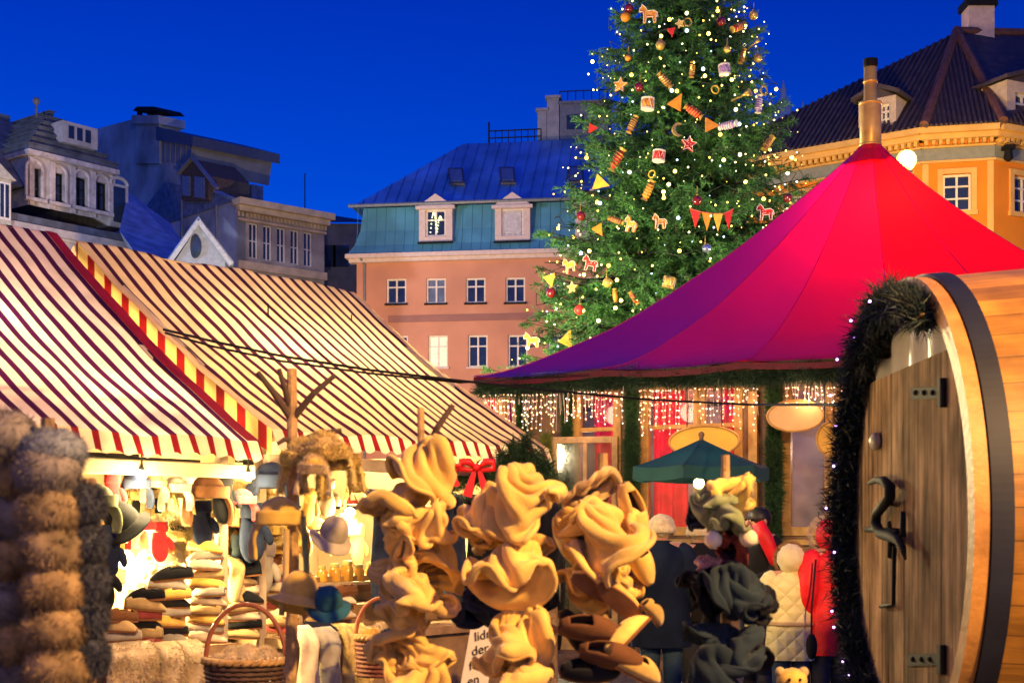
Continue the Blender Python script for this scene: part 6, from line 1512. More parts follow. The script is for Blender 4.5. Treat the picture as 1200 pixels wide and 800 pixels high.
37,58,80,0,1,0,0,0,0,0,1,0,-1,1,0,0,0,0,-1,1,0,0,0,0,-1,0,0,-1,0,0,0,1,0,-1,-1,0,-1,0,0,0,0,0,-1,0,0,-1,-1,0,0,0,0,0,-1,0,-1,-1,0,0,0,0,0,-1,0,0,-1,0,0,-1,0,1,0,0,0,-1,0,1,0,0,0,-1,0,1,0,0,0,-1,0,1,0,0,1,0,0,1,0,0,0,0,0,1,1,0,1,0,0,0,0,0,1,1,0,0,1,0,0,0,0,0,1,0,
41,58,80,0,1,0,-1,1,0,0,1,0,-1,1,0,-1,1,0,-1,1,0,-1,1,0,-1,0,0,-1,0,0,-1,1,0,-1,-1,0,-2,0,0,-1,0,0,-1,-1,0,-1,-1,0,0,-1,0,-1,-1,0,-1,-1,0,0,-1,0,0,-1,0,0,-1,0,1,-2,0,0,-1,0,1,-1,0,1,-1,0,0,-1,0,1,0,0,2,-1,0,1,0,0,1,0,0,1,0,0,1,0,0,1,1,0,1,0,0,1,1,0,1,1,0,1,1,0,0,1,0,1,2,0,
46,58,80,-1,2,0,0,2,0,-1,1,0,-1,2,0,-1,2,0,-2,1,0,-1,1,0,-2,1,0,-2,0,0,-2,0,0,-2,0,0,-2,-1,0,-2,0,0,-1,-1,0,-2,-2,0,-1,-1,0,-1,-2,0,-1,-1,0,0,-2,0,0,-2,0,0,-2,0,0,-2,0,1,-2,0,1,-2,0,1,-1,0,2,-2,0,2,-1,0,1,-1,0,2,0,0,2,0,0,2,0,0,2,0,0,2,1,0,2,1,0,1,2,0,1,1,0,1,2,0,1,2,0,1,2,0,
67,60,85,-1,5,-10,-11,2,-8,3,-8,7,-5,-6,5,3,10,-10,0,11,-4,-11,2,-2,-3,-14,7,-5,5,-2,-3,2,0,-5,12,-6,-10,-2,3,3,-13,1,-10,0,6,1,13,-6,-4,-1,7,-4,-4,14,-2,-13,3,3,-7,-8,4,-5,-7,7,6,5,-13,-1,8,3,-8,6,8,-6,1,2,-7,-11,-3,2,11,3,-5,-6,1,1,-15,8,0,9,0,0,13,8,1,3,6,0,-3,-3,-4,-11,6,3,-5,10,4,-1,5,-1,10,-3,4,6,5,6,-2,5,7,-2,
74,42,76,2,13,-11,-6,4,-10,-16,-7,3,-6,-10,6,-7,8,-4,13,9,-7,0,12,-6,-17,-3,4,-2,-17,7,-6,3,3,-1,14,-11,-13,10,-1,-6,-11,5,7,-14,6,-6,11,1,-11,10,-2,-5,-1,11,-5,-3,14,8,-11,-9,7,-2,-11,7,-8,-1,-12,-6,8,-4,-5,14,8,-6,1,5,4,-15,0,-11,5,-6,-5,15,11,-5,0,1,6,-16,12,0,7,6,-6,12,-1,10,-9,-5,5,-16,7,6,-7,4,-5,10,11,-9,10,11,3,3,-1,10,-8,5,10,-2,
75,28,65,5,11,-8,-2,12,-13,-16,-2,0,-10,-10,3,-13,0,0,2,12,-4,12,8,-10,-9,10,2,-10,-15,3,-8,-11,8,-6,8,-1,-10,15,-8,-11,4,6,6,-18,3,1,-5,11,-13,11,-3,-13,8,5,-7,-1,16,9,-17,4,9,-5,-13,7,-5,-12,8,-8,3,-14,0,10,-5,-4,14,12,-8,-7,8,1,-14,-4,-9,10,1,-9,15,15,0,0,-3,8,-17,10,5,2,10,-7,14,3,6,-15,-9,7,-14,16,4,4,9,-7,7,9,7,2,-13,8,-7,12,2,-2,
75,20,47,4,14,-9,-1,10,-14,-12,7,1,-15,-5,5,-6,-17,4,-10,7,-2,1,14,-11,3,16,-6,-14,5,12,-9,-16,0,1,-16,2,-12,2,10,-9,13,-7,-12,9,11,6,-16,0,-6,-5,10,-13,6,2,-11,9,7,4,-15,13,12,-15,-3,5,-2,-17,12,-5,-10,-7,-7,12,-7,-4,14,11,-8,3,10,5,-16,9,-4,-3,-4,-13,13,15,-6,7,2,11,-14,4,13,-6,7,-11,16,17,-2,3,-7,9,-17,11,7,-1,18,-2,9,-7,9,-17,-16,2,-2,13,7,-7,
73,17,27,2,10,-10,-15,6,5,8,10,-16,-16,7,5,-11,-18,3,-11,-12,4,-7,14,-4,-5,14,-5,-2,17,1,-14,2,7,-1,-19,0,1,-18,4,-12,3,10,-14,16,-2,-7,-4,10,7,-15,2,-14,-1,7,-15,14,0,3,-11,14,10,-14,11,2,-4,-19,10,-3,-13,10,-12,1,-6,-4,17,3,-10,11,13,3,-13,4,9,-14,12,-9,3,4,-11,9,14,4,-7,1,17,-8,9,-8,9,7,-13,13,8,11,-13,16,4,1,15,7,1,-12,5,-14,-19,1,-4,3,13,-10,
77,15,6,-16,6,-8,-16,-5,6,5,15,-8,2,19,-7,-16,-3,11,-5,-19,-5,-18,-6,2,-10,10,5,3,18,-7,-14,5,10,-11,-2,7,4,-14,-1,0,-20,1,-18,15,6,-13,3,8,16,-19,-3,-15,-5,13,-15,13,-3,-3,-9,18,3,-10,17,18,-13,2,-3,1,-22,10,-2,-17,7,-13,8,-2,-11,18,16,0,0,3,11,-21,13,0,-8,17,-1,-1,-6,19,-1,20,-6,-4,14,-4,6,2,-13,9,16,-2,8,-1,12,-15,20,2,3,4,16,-10,-22,-5,-6,-10,7,-12,
70,10,-15,-1,14,-4,-18,-13,3,-19,5,-7,14,17,-4,-15,6,3,-11,6,10,-11,-10,-4,-15,-8,-3,-12,6,11,1,17,-4,-15,0,10,-4,-12,6,7,-18,-8,-11,-6,12,-19,14,7,6,-15,5,12,-16,-4,-11,-1,17,-22,6,1,1,-7,21,11,-13,14,15,-8,-12,-1,0,-18,8,-5,-13,4,-12,18,16,-2,-12,-2,16,-11,15,5,-11,16,-7,4,2,19,-9,20,-1,0,19,-1,2,6,-16,12,6,-12,11,11,9,-6,-5,14,-14,16,4,0,-8,13,-10,-18,-6,-8,
58,-9,-32,1,17,-4,-2,14,1,-15,-11,-13,-12,13,5,-11,14,-1,-16,2,5,4,16,11,-13,-5,10,-7,-2,-19,-12,-10,-2,-10,2,16,-15,1,8,-1,-15,9,1,-15,-9,-8,-8,13,-13,2,15,9,-10,-1,8,-19,-1,-8,2,17,-5,-4,16,-5,-12,21,19,-5,3,3,-2,-19,1,-6,-19,8,-2,-11,15,0,-8,19,2,4,-8,6,-20,15,8,-2,15,3,-6,14,13,-7,15,-10,5,16,-3,8,4,-14,9,13,0,3,-2,13,-8,1,15,-12,15,13,-2,-14,0,-8,
68,-8,-47,7,20,3,-1,21,3,-19,0,-8,-13,8,4,-15,9,6,-13,11,-3,-14,13,3,-17,-3,8,-12,-9,10,-4,4,-21,-9,-20,-1,-5,-14,12,-17,1,9,-6,-6,16,-4,-15,-1,-2,-17,2,2,-15,8,-1,3,19,6,-20,-8,2,-5,18,0,-10,14,1,-11,19,18,3,0,1,-2,-19,10,-4,-17,14,-3,-12,14,-3,-11,14,6,-9,5,18,9,11,-2,-8,13,13,0,5,-20,-11,13,2,23,8,-9,-22,16,14,-4,14,11,-1,-15,3,-12,14,16,-5,-2,18,-7,
72,-5,-68,-11,14,11,10,21,-2,-1,20,10,-12,0,17,-19,8,6,-21,7,6,-15,9,1,-20,7,5,-22,0,-8,-9,-21,-5,-12,0,-20,3,-26,-1,-2,-17,18,-23,5,8,-10,-3,14,3,-12,13,-3,-21,0,4,-16,12,9,-2,18,-4,-20,-13,18,-9,3,4,-12,19,8,-10,20,19,10,-9,1,16,-8,14,-8,-11,14,-1,-13,17,-8,-7,12,13,-6,1,20,4,14,6,1,-1,-22,-3,10,-18,-6,26,2,-1,17,6,-11,15,10,-16,-13,11,-14,-8,11,-15,-1,17,-6,
89,-4,-78,-26,14,-3,-9,13,16,5,32,1,-3,13,16,-9,8,26,-16,-9,16,-25,5,6,-18,3,0,-28,4,0,-21,-5,-12,-12,-11,-18,-8,-20,-20,18,-30,0,-8,-7,28,-26,0,-1,-8,9,29,4,-13,17,9,-15,15,-2,-16,19,8,-22,-13,5,-25,-18,26,1,-1,9,-11,19,17,-5,24,3,32,-1,10,5,-17,10,8,-21,18,-11,2,17,-6,4,-4,16,-7,12,16,3,8,-21,-4,3,-21,-1,22,3,-4,27,8,-9,12,20,-14,3,5,-26,-5,0,-24,-8,18,-13,
88,14,-61,-10,16,-16,-19,10,-1,-23,-4,14,4,22,14,-12,16,16,-6,10,20,-9,5,24,-24,-15,8,-16,-12,-15,-17,-3,-12,-31,-8,-5,-2,-11,-16,-5,-30,-14,8,-23,15,-21,3,20,-21,16,1,6,-27,12,4,-8,19,-2,-16,27,20,-13,14,10,-25,-18,12,-15,-19,30,12,-2,17,0,23,11,11,21,4,24,-5,1,14,-19,15,-4,-16,16,-2,11,5,0,0,5,0,0,5,0,0,15,-24,6,22,9,-12,13,15,-16,2,15,-20,13,16,-22,4,-10,-15,-8,24,-6,
105,14,-76,-17,4,-18,-26,10,-3,-19,23,13,-21,1,19,-7,31,13,-11,13,24,-6,-4,22,-21,1,25,-16,-26,3,-19,-18,-11,-26,-10,-10,-17,1,-27,-1,-23,-17,12,-34,0,-23,-4,22,-17,12,22,15,2,24,-6,-32,-10,19,-18,13,2,-18,31,28,-15,6,21,-14,-17,17,0,-27,24,18,8,17,5,24,-8,18,-6,19,20,-7,4,0,0,6,0,0,5,0,0,6,0,0,5,0,0,6,0,0,29,-6,10,13,18,-20,10,16,-21,14,12,-19,12,-4,-27,-12,-1,-27,
113,19,-56,-15,16,-20,-20,7,-23,-33,-10,13,-9,31,18,1,23,17,-9,16,25,-27,7,17,-27,-13,8,-16,-10,23,-20,-15,-13,-25,-13,-5,-19,-22,-11,-9,-21,-21,15,-17,-26,-19,-12,17,-15,14,20,2,-1,37,9,-24,17,2,-32,-5,20,-20,2,10,-17,25,19,-15,-10,38,0,-6,27,7,-6,14,25,-3,4,34,6,5,0,0,6,0,0,5,0,0,7,0,0,6,0,0,5,0,0,6,0,0,5,0,0,28,13,7,23,13,-23,16,-6,-25,11,-5,-28,-3,27,-28,
    ],
]


def folded_hats():
    out = []
    for d in FOLDS:
        c = np.cumsum(np.array(d).reshape(17, 40, 3), axis=1) / 1000.0
        for _ in range(2):   # ease the millimetre steps
            n = (np.roll(c, 1, 1) + np.roll(c, -1, 1)) / 2; c = c * .7 + n * .3
            m = c.copy(); m[1:-1] = c[1:-1] * .7 + (c[:-2] + c[2:]) * .15; c = m
        out.append(c)
    return out

# ------------------------------------------------------------------ striped market stalls
D1 = V((.648, .762, 0)).normalized(); D2 = V((D1.y, -D1.x, 0))
RP = V((-3.347, 10.5, 0))
m_strR = stripes('stripe_cloth', (.8, .6, .36), (.05, .006, .028), .135, .36, .38)
m_strL = stripes('stripe_cloth_pale', (.8, .65, .6), (.05, .004, .045), .135, .38, .36)
m_val = stripes('valance_cloth', (.8, .66, .46), (.2, .006, .012), .135, .35, .45)
m_vals = stripes('side_valance_cloth', (.85, .6, .2), (.26, .006, .008), .27, .4, .5)
m_beam = M('pale_beam', (.5, .4, .26), rough=.6, var=.3, scale=5, stretch=(1, 1, 1))
m_counter = M('counter_boards', (.32, .2, .1), rough=.7, var=.35, scale=6, bump=.3)
m_cream = M('cream_backcloth', (.7, .5, .24), rough=.9, var=.08, scale=2, trans=.3)


def Yd(px, setback=0.0, S=2.386):
    """point on the plane parallel to the stall front, given px; setback metres behind the eave"""
    c = D2.dot(RP + D2 * (S - setback)); k = (px - CX) / F
    return c / (D2.x * k + D2.y)


def SP(px, py, setback=0.0): return W(px, py, Yd(px, setback))


def canopy(root, t0, t1, zr, s, ze, cloth, flare=.1, side=None, drop=.12):
    def sf(u, v, back=False):
        t = t0 + (t1 - t0) * u; q = s * v * (-1 if back else 1)
        z = zr + (ze - zr) * v - .07 * math.sin(PI * v) - .03 * math.sin(PI * v) * math.sin(u * 9) + .035 * math.sin(u * PI) * 0
        z -= .012 * math.sin(u * 23 + 3 * v) * v * v + .03 * noise.noise(V((t * 1.6, q * 1.3, 4))) + .014 * noise.noise(V((t * 4 + q * 2, q * 3, 1)))
        p = RP + D1 * t + D2 * q; return V((p.x, p.y, z))
    b = MB()
    b.grid(lambda u, v: sf(u, v), 60, 24, uvfn=lambda u, v: (t0 + (t1 - t0) * u + 40, v * s))
    b.grid(lambda u, v: sf(u, v, True), 40, 16, uvfn=lambda u, v: (t0 + (t1 - t0) * u + 40, v * s))
    b.build('roof_cloth', cloth, root, smooth=True, recalc=False)
    b = MB(); nv = 150
    b.grid(lambda u, v: sf(u, 1) + D2 * (.05 * v + .012 * math.sin(u * 60) * v) - UP * (v * (drop + .012 * math.sin(u * (t1 - t0) / .135 * 2 * PI))), nv, 3, uvfn=lambda u, v: (t0 + (t1 - t0) * u + 40, v * .15))
    b.build('valance', m_val, root, smooth=True, recalc=False)
    if side:
        for tt in ((0, -.005), (1, .005)):
            b = MB(); b.grid(lambda u, v: sf(tt[0], u) + D1 * tt[1] - UP * (v * (.17 + .008 * math.sin(u * 50))), 40, 2, uvfn=lambda u, v: (u * s * 1.2 + .07, v * .15)); b.build('side_valance', m_vals, root, smooth=True, recalc=False)
    if not side:
        b = MB(); du = .1 / (t1 - t0)
        b.grid(lambda u, v: sf(1 - du * (1 - u), v) + UP * .006, 3, 24); b.build('edge_band', M('band_red', (.3, .008, .015), rough=.6, trans=.3), root, smooth=True, recalc=False)
    # frame: ridge, eave beam, rafters, posts
    f = MB(); f.beam(sf(0, 0) - UP * .05, sf(1, 0) - UP * .05, .05, .06); f.build('ridge_pole', m_beam, root)
    f = MB(); e0, e1 = sf(0, .97), sf(1, .97)
    e0 = V((e0.x, e0.y, ze - .2)); e1 = V((e1.x, e1.y, ze - .2)); f.beam(e0, e1, .06, .09); f.build('eave_beam', m_beam, root, bevel=.008)
    for u in (0.03, .5, .97):
        f = MB(); f.beam(sf(u, .02) - UP * .09, sf(u, .96) - UP * .11, .04, .05); f.build('rafter', m_beam, root)
    for u in (.03, .97):
        for v in (.9, -.9):
            p = sf(u, abs(v), v < 0); f = MB(); f.beam(V((p.x, p.y, 0)), V((p.x, p.y, p.z - .12)), .06, .06, up=D1); f.build('post', m_beam, root)
    return sf


def stall(name_label, t0, t1, zr, s, ze, cloth, side, group):
    c = RP + D1 * ((t0 + t1) / 2)
    root = thing('market_stall', name_label, 'market stall', (c.x, c.y, 0))
    sf = canopy(root, t0, t1, zr, s, ze, cloth, side=side)
    A, B = t0 + .1, t1 - .1
    P = lambda t, q, z: V(((RP + D1 * t + D2 * q).x, (RP + D1 * t + D2 * q).y, z))
    b = MB()
    b.hexa([P(A, 2.3, .78), P(B, 2.3, .78), P(B, 1.3, .78), P(A, 1.3, .78)], [P(A, 2.3, .84), P(B, 2.3, .84), P(B, 1.3, .84), P(A, 1.3, .84)])
    b.hexa([P(A, 2.24, .0), P(B, 2.24, .0), P(B, 2.2, .0), P(A, 2.2, .0)], [P(A, 2.24, .778), P(B, 2.24, .778), P(B, 2.2, .778), P(A, 2.2, .778)])
    b.hexa([P(A, 1.75, .843), P(B, 1.75, .843), P(B, 1.1, .843), P(A, 1.1, .843)], [P(A, 1.75, 1.0), P(B, 1.75, 1.0), P(B, 1.1, 1.0), P(A, 1.1, 1.0)])
    b.hexa([P(A, 1.4, 1.003), P(B, 1.4, 1.003), P(B, 1.1, 1.003), P(A, 1.1, 1.003)], [P(A, 1.4, 1.2), P(B, 1.4, 1.2), P(B, 1.1, 1.2), P(A, 1.1, 1.2)])
    b.build('counter', m_counter, root)
    b = MB(); b.grid(lambda u, v: P(A + (B - A) * u, -.4 + .03 * math.sin(u * 40), .3 + 2.3 * v), 60, 2); b.build('back_cloth', m_cream, root, smooth=True, recalc=False)
    for t in (A, B):
        b = MB(); b.grid(lambda u, v: P(t, -.4 + 2.2 * u, .3 + 1.9 * v), 4, 2); b.build('side_cloth', m_cream, root, recalc=False)
    b = MB()
    for q, z in ((1.9, 2.02), (1.2, 2.08), (.6, 1.75)): b.tube([P(A, q, z), P(B, q, z)], .015, 6)
    b.build('hanging_rail', m_black, root)
    return root, sf, P
st1, sfL, PL = stall('striped market stall heaped with slippers and hats beside the fur hat rack', -4.2, -.17, 3.81, 2.4, 2.145, m_strL, False, None)
st2, sfR, PR_ = stall('striped market stall with red side valance and fir sprig at its corner', 0.0, 2.9, 3.785, 2.32, 2.225, m_strR, True, None)


# ---- lamps in the stalls
def work_lamp(px, py, sb, lab, pw, r=.05, st=60):
    p = SP(px, py, sb)
    t = thing('work_lamp', lab, 'lamp', p)
    b = MB(); b.ell(p, r, seg=14, rings=9); b.build('bulb', glow('work_bulb', (1, .86, .5), st), t, smooth=True)
    b = MB(); b.tube([p + UP * r, V((p.x, p.y, 2.1))], .006, 5); b.lathe([(r * .5, r * .8), (r * .6, r * 1.4), (r * .3, r * 1.6)], 10, Matrix.Translation(p)); b.build('cord', m_black, t)
    if pw: point('work_lamp_light', p + V((.05, -.1, -.12)), pw, (1, .7, .27), .08)
work_lamp(146, 655, .75, 'glaring bare bulb among the white goods of the striped stall', 750, .06, 90)
work_lamp(166, 556, .02, 'small bright bulb under the eave beside the navy cap', 50, .03, 60)
work_lamp(291, 558, .02, 'small bright bulb under the eave beside the red pointed cap', 50, .028, 50)
work_lamp(225, 560, 1.2, 'bright bulb hanging behind the grey caps under the eave', 120, .035, 60)
work_lamp(410, 600, 1.3, 'bright bulb in front of the white back cloth beside the fur hats', 140, .04, 60)
work_lamp(560, 640, 1.1, 'bulb inside the second striped stall behind the felt hats', 22, .04, 30)

def ridge_bulb(t, q, z, pw, lab):
    p = RP + D1 * t + D2 * q; p.z = z
    o = thing('work_lamp', lab, 'lamp', p)
    b = MB(); b.ell(p, .05, seg=12, rings=8); b.build('bulb', glow('work_bulb', (1, .86, .5), 60), o, smooth=True)
    b = MB(); b.tube([p + UP * .05, V((p.x, p.y, 3.6 - .3 * q))], .006, 5); b.build('cord', m_black, o)
    point('work_lamp_light', p - UP * .14, pw, (1, .78, .42), .1)
ridge_bulb(1.3, .7, 2.75, 160, 'bulb hanging under the middle of the striped canopy with side valance')
ridge_bulb(2.4, .5, 2.8, 110, 'bulb hanging under the far end of the striped canopy with side valance')
ridge_bulb(-1.3, .7, 2.75, 90, 'bulb hanging under the middle of the striped canopy beside the fur rack')

# ------------------------------------------------------------------ felt, fur and knit goods (prototypes, each placed copy is a thing)
def felt_mat(name, col, rnd=.22): return M(name, col, rough=.95, var=.3, scale=9, bump=.22, bscale=220, sheen=.35 if sum(col) > .4 else .06, rnd=rnd, spec=.1, detail=6)
f_beige = felt_mat('beige_felt', (.7, .45, .115)); f_grey = felt_mat('grey_felt', (.36, .32, .26)); f_tan = felt_mat('tan_felt', (.5, .35, .15))
f_navy = felt_mat('navy_felt', (.02, .03, .07)); f_dark = felt_mat('charcoal_felt', (.01, .011, .015)); f_red = felt_mat('red_felt', (.5, .03, .04))
f_cream = felt_mat('cream_felt', (.75, .62, .42)); f_green = felt_mat('olive_felt', (.16, .19, .09)); f_brown = felt_mat('brown_felt', (.16, .07, .03)); f_maroon = felt_mat('maroon_felt', (.25, .05, .045))
f_blue = felt_mat('slate_blue_felt', (.016, .026, .036)); f_yel = felt_mat('yellow_felt', (.75, .48, .1)); f_pink = felt_mat('dusty_pink_felt', (.45, .2, .17))
m_inner = M('shoe_lining', (.02, .014, .012), rough=1)
fur_tan = M('tan_fur', (.74, .54, .2), rough=.9, var=.45, scale=14, trans=.1); fur_dark = M('dark_fur', (.05, .045, .05), rough=.9, var=.5, scale=12, trans=.1)
fur_cream = M('cream_fleece', (.72, .58, .36), rough=.95, var=.2, scale=10, trans=.2); fur_gb = M('grey_brown_fur', (.24, .17, .1), rough=.9, var=.6, scale=10, trans=.1)


def warp(p, seed, amp, sc):
    n = noise.noise_vector(p * sc + V((seed * 3.1, seed * 1.3, seed * .7))); n2 = noise.noise_vector(p * sc * 2.6 + V((seed, 5, 2)))
    return p + n * amp + n2 * amp * .5 + noise.noise_vector(p * sc * 5 + V((1, seed, 8))) * amp * .18


def felt_proto(c, name='felt_hat', mat=None):
    """folded felt hat from its crumpled rest shape: shell and thick rolled hem"""
    t = thing(name, 'x', 'hat', (0, 0, 0)); b = MB(); n = 40
    b.add([tuple(p) for p in c.reshape(-1, 3)], [(j * n + i, j * n + (i + 1) % n, (j + 1) * n + (i + 1) % n, (j + 1) * n + i) for j in range(16) for i in range(n)] + [tuple(range(n))[::-1]])
    b.build('shell', mat or f_beige, t, smooth=True, solid=.012, sub=2, recalc=False)
    e = MB(); e.tube([tuple(c[16, k % n]) for k in range(n + 1)], .008, 6, cap=False); e.build('hem', mat or f_beige, t, smooth=True, sub=1)
    return Proto(t)


def flap_proto(mat, fur=None, seed=1, name='earflap_hat'):
    """cap with crown, turned-up front and two hanging ear flaps; about .26 wide, .34 high, origin at the top"""
    t = thing(name, 'x', 'hat', (0, 0, 0)); rng = np.random.default_rng(seed)
    def crown(u, v):
        a = 2 * PI * u; q = max(v, .03) * PI * .55
        return warp(V((.12 * math.sin(q) * math.cos(a), .105 * math.sin(q) * math.sin(a), -.13 + .13 * math.cos(q))), seed, .014, 8)
    b = MB(); b.grid(crown, 24, 10, closed_u=True); b.f.append(tuple(range(24))[::-1]); b.m.append(0)
    cr = b.build('crown', mat, t, smooth=True, solid=.012, sub=1)
    def flap(s, u, v):
        w = .06 * (1 - .35 * v ** 2) * (2 * u - 1); x = s * (.105 + .03 * v + .02 * math.sin(v * 3)); return warp(V((x + .012 * math.cos(u * 3), w, -.12 - .21 * v)), seed + s, .012, 9)
    for s in (-1, 1):
        b = MB(); b.grid(lambda u, v, s=s: flap(s, u, v), 8, 10); b.build('ear_flap', fur or mat, t, smooth=True, solid=.022, sub=1, recalc=False)
    b = MB(); b.grid(lambda u, v: warp(V((.125 * math.sin((u - .5) * 2.6), -.112 * math.cos((u - .5) * 2.2) - .012 * v, -.155 + .085 * v)), seed, .006, 9), 14, 4)
    b.build('turned_up_front', fur or mat, t, smooth=True, solid=.025, sub=1, recalc=False)
    if fur:
        for o, n in ((cr, 1600),):
            A, B = [], []
            for _ in range(n):
                u, v = rng.random(), rng.random(); p = crown(u, v); q = crown((u + .01) % 1, v); A.append(p); B.append(V((p.x, p.y, p.z + .13)) + V(rng.normal(size=3) * .04))
            v, f = needles(np.array([list(p) for p in A]), np.array([list(p) for p in B]), .035, .005, rng); poly_obj('fur', v, f, fur, cr)
        A, B = [], []
        for _ in range(2400):
            s = rng.choice([-1, 1]); u, v = rng.random(), rng.random(); p = flap(s, u, v); A.append(list(p)); B.append([s * .6 * rng.choice([-1, 1, 1]), rng.normal() * .6, -.5])
        for _ in range(1200):
            u, v = rng.random(), rng.random(); p = V((.125 * math.sin((u - .5) * 2.6), -.118 * math.cos((u - .5) * 2.2) - .012 * v, -.155 + .085 * v)); A.append(list(p)); B.append([rng.normal() * .4, -.8, .3 * rng.normal()])
        v, f = needles(np.array(A), np.array(B), .034, .005, rng); poly_obj('fur_trim', v, f, fur, t)
    return Proto(t)


def slipper_proto(mat, sole):
    """felt slipper, .27 long along x, toe at +x, on its sole"""
    t = thing('felt_slipper', 'x', 'slipper', (0, 0, 0))
    w = lambda s: .048 * (math.sin(PI * min(max(s, .02), .985)) ** .42) * (1 + .12 * (s - .4)); h = lambda s: .052 + .03 * math.sin(PI * min(s * 1.35, 1)) if s < .5 else .0785 - .062 * ((s - .5) / .5) ** 1.9
    def up(u, v):
        s = u; a = PI * v; cut = .0
        return V((-.135 + .27 * s, -math.cos(a) * w(s) * (1 + .1 * math.sin(a)), .014 + max(h(s) * math.sin(a) ** .7, 0)))
    b = MB(); nu, nv = 22, 14
    b.grid(up, nu, nv)
    keep = []
    for i, f in enumerate(b.f):
        u = (i % nu) / nu; v = (i // nu) / nv
        if .12 < u < .5 and .22 < v < .74: continue
        keep.append(f)
    b.f = keep; b.m = [0] * len(keep)
    b.build('upper', mat, t, smooth=True, solid=.008, recalc=False)
    b = MB(); ol = [V((-.137 + .274 * s, -w(s) * 1.05, 0)) for s in [k / 16 for k in range(17)]] + [V((-.137 + .274 * s, w(s) * 1.05, 0)) for s in [k / 16 for k in range(16, -1, -1)]]
    b.prism(ol, V((0, 0, .016))); b.build('sole', sole, t)
    b = MB(); b.prism([p * .93 + UP * .018 for p in ol], V((0, 0, .004))); b.build('insole', m_inner, t)
    return Proto(t)


def mitten_proto(mat, name='mitten'):
    """hung cuff-up, .28 high, thumb at +x"""
    t = thing(name, 'x', 'mitten', (0, 0, 0))
    b = MB()
    prof = [(.05, .028, 0), (.052, .03, -.06), (.058, .03, -.12), (.066, .034, -.17), (.064, .032, -.22), (.045, .026, -.265), (.015, .012, -.285)]
    vs = []
    for a_, c_, z in prof:
        for k in range(14): q = 2 * PI * k / 14; vs.append(warp(V((a_ * math.cos(q), c_ * math.sin(q), z)), 2, .006, 9))
    fs = [(i * 14 + k, i * 14 + (k + 1) % 14, (i + 1) * 14 + (k + 1) % 14, (i + 1) * 14 + k) for i in range(len(prof) - 1) for k in range(14)] + [tuple(range(14))[::-1], tuple((len(prof) - 1) * 14 + k for k in range(14))]
    b.add(vs, fs); b.build('palm', mat, t, smooth=True, sub=1)
    b = MB(); b.tube([(.04, 0, -.1), (.075, -.008, -.14), (.09, -.01, -.185), (.088, -.01, -.2)], [.024, .026, .022, .01], 10); b.build('thumb', mat, t, smooth=True, sub=1)
    b = MB(); b.lathe([(.054, -.07), (.06, -.06), (.058, 0), (.05, .004)], 16, None, sx=1, sy=.6); b.build('cuff', mat, t, smooth=True)
    return Proto(t)


def bell_proto(mat):
    """brimmed felt bell hat, brim .3 wide, .2 high, origin at crown top"""
    t = thing('brimmed_hat', 'x', 'hat', (0, 0, 0))
    def cr(u, v): a = 2 * PI * u; r = .1 * math.sin(max(v, .03) * PI / 2) ** .6; return warp(V((r * math.cos(a), r * math.sin(a), -.15 * v ** 2)), 4, .012, 8)
    b = MB(); b.grid(cr, 24, 10, closed_u=True); b.f.append(tuple(range(24))[::-1]); b.m.append(0); b.build('crown', mat, t, smooth=True, solid=.01, sub=1)
    def br(u, v): a = 2 * PI * u; r = .098 + .065 * v; return warp(V((r * math.cos(a), r * math.sin(a), -.145 - .05 * v + .02 * v * math.cos(2 * a))), 5, .016, 6)
    b = MB(); b.grid(br, 28, 5, closed_u=True); b.build('brim', mat, t, smooth=True, solid=.01, sub=1, recalc=False)
    return Proto(t)


PX = lambda p, px: px * p.y / F


def hang(proto, px, py, w, h, Y, label, roll=0, yaw=0, pitch=0, mats=None, nom=(.3, .3), group=None, cat=None, name=None):
    """centre of the hung item at px,py; w,h its size in px"""
    E = Euler((rad(pitch), rad(roll), rad(yaw))); mid = W(px, py, Y)
    ext, cen = proto.fit(E)
    sc = min(w * Y / F / ext[0], h * Y / F / ext[2])
    r = proto.put(mid - cen * sc, E, sc, label, group, mats, cat)
    if name: r.name = name
    return r

# ------------------------------------------------------------------ goods in the striped stall
ORD = ['topmost', 'second', 'third', 'fourth', 'fifth', 'sixth', 'seventh', 'eighth', 'ninth', 'tenth', 'eleventh', 'twelfth']
P_slip = slipper_proto(f_grey, f_brown)
rs = random.Random(21)
cols = {'grey': f_grey, 'tan': f_tan, 'cream': f_cream, 'charcoal': f_dark, 'golden': f_yel, 'maroon': f_maroon, 'navy': f_navy, 'brown': f_brown}
stacks = [(140, .12, .845, 4, ['brown', 'grey', 'tan'], 'stack behind the fur rack'),
          (168, .15, .845, 6, ['maroon', 'tan', 'charcoal'], 'reddish stack beside the fur rack'),
          (200, .2, .845, 8, ['grey', 'charcoal', 'golden'], 'tall dark stack of the stall'),
          (240, .24, .845, 11, ['cream', 'grey', 'golden', 'tan'], 'tallest stack behind the handled basket'),
          (285, .3, .845, 8, ['tan', 'charcoal', 'cream'], 'stack over the basket handle'),
          (332, .35, .845, 8, ['maroon', 'tan', 'cream'], 'stack behind the tan brimmed hat'),
          (376, .4, .845, 5, ['navy', 'tan'], 'low stack behind the slate blue hat'),
          (186, .75, 1.0, 5, ['golden', 'cream', 'tan'], 'raised stack under the glaring bulb'),
          (225, .78, 1.0, 5, ['cream', 'tan'], 'raised stack under the golden fur hats'),
          (268, .82, 1.0, 5, ['cream', 'grey', 'tan'], 'raised stack beside the golden hats'),
          (312, .85, 1.0, 6, ['golden', 'cream', 'maroon'], 'raised stack below the grey mittens'),
          (398, .6, .9, 4, ['cream', 'brown'], 'stack between the two stalls')]
yaw0 = math.atan2(D1.y, D1.x)
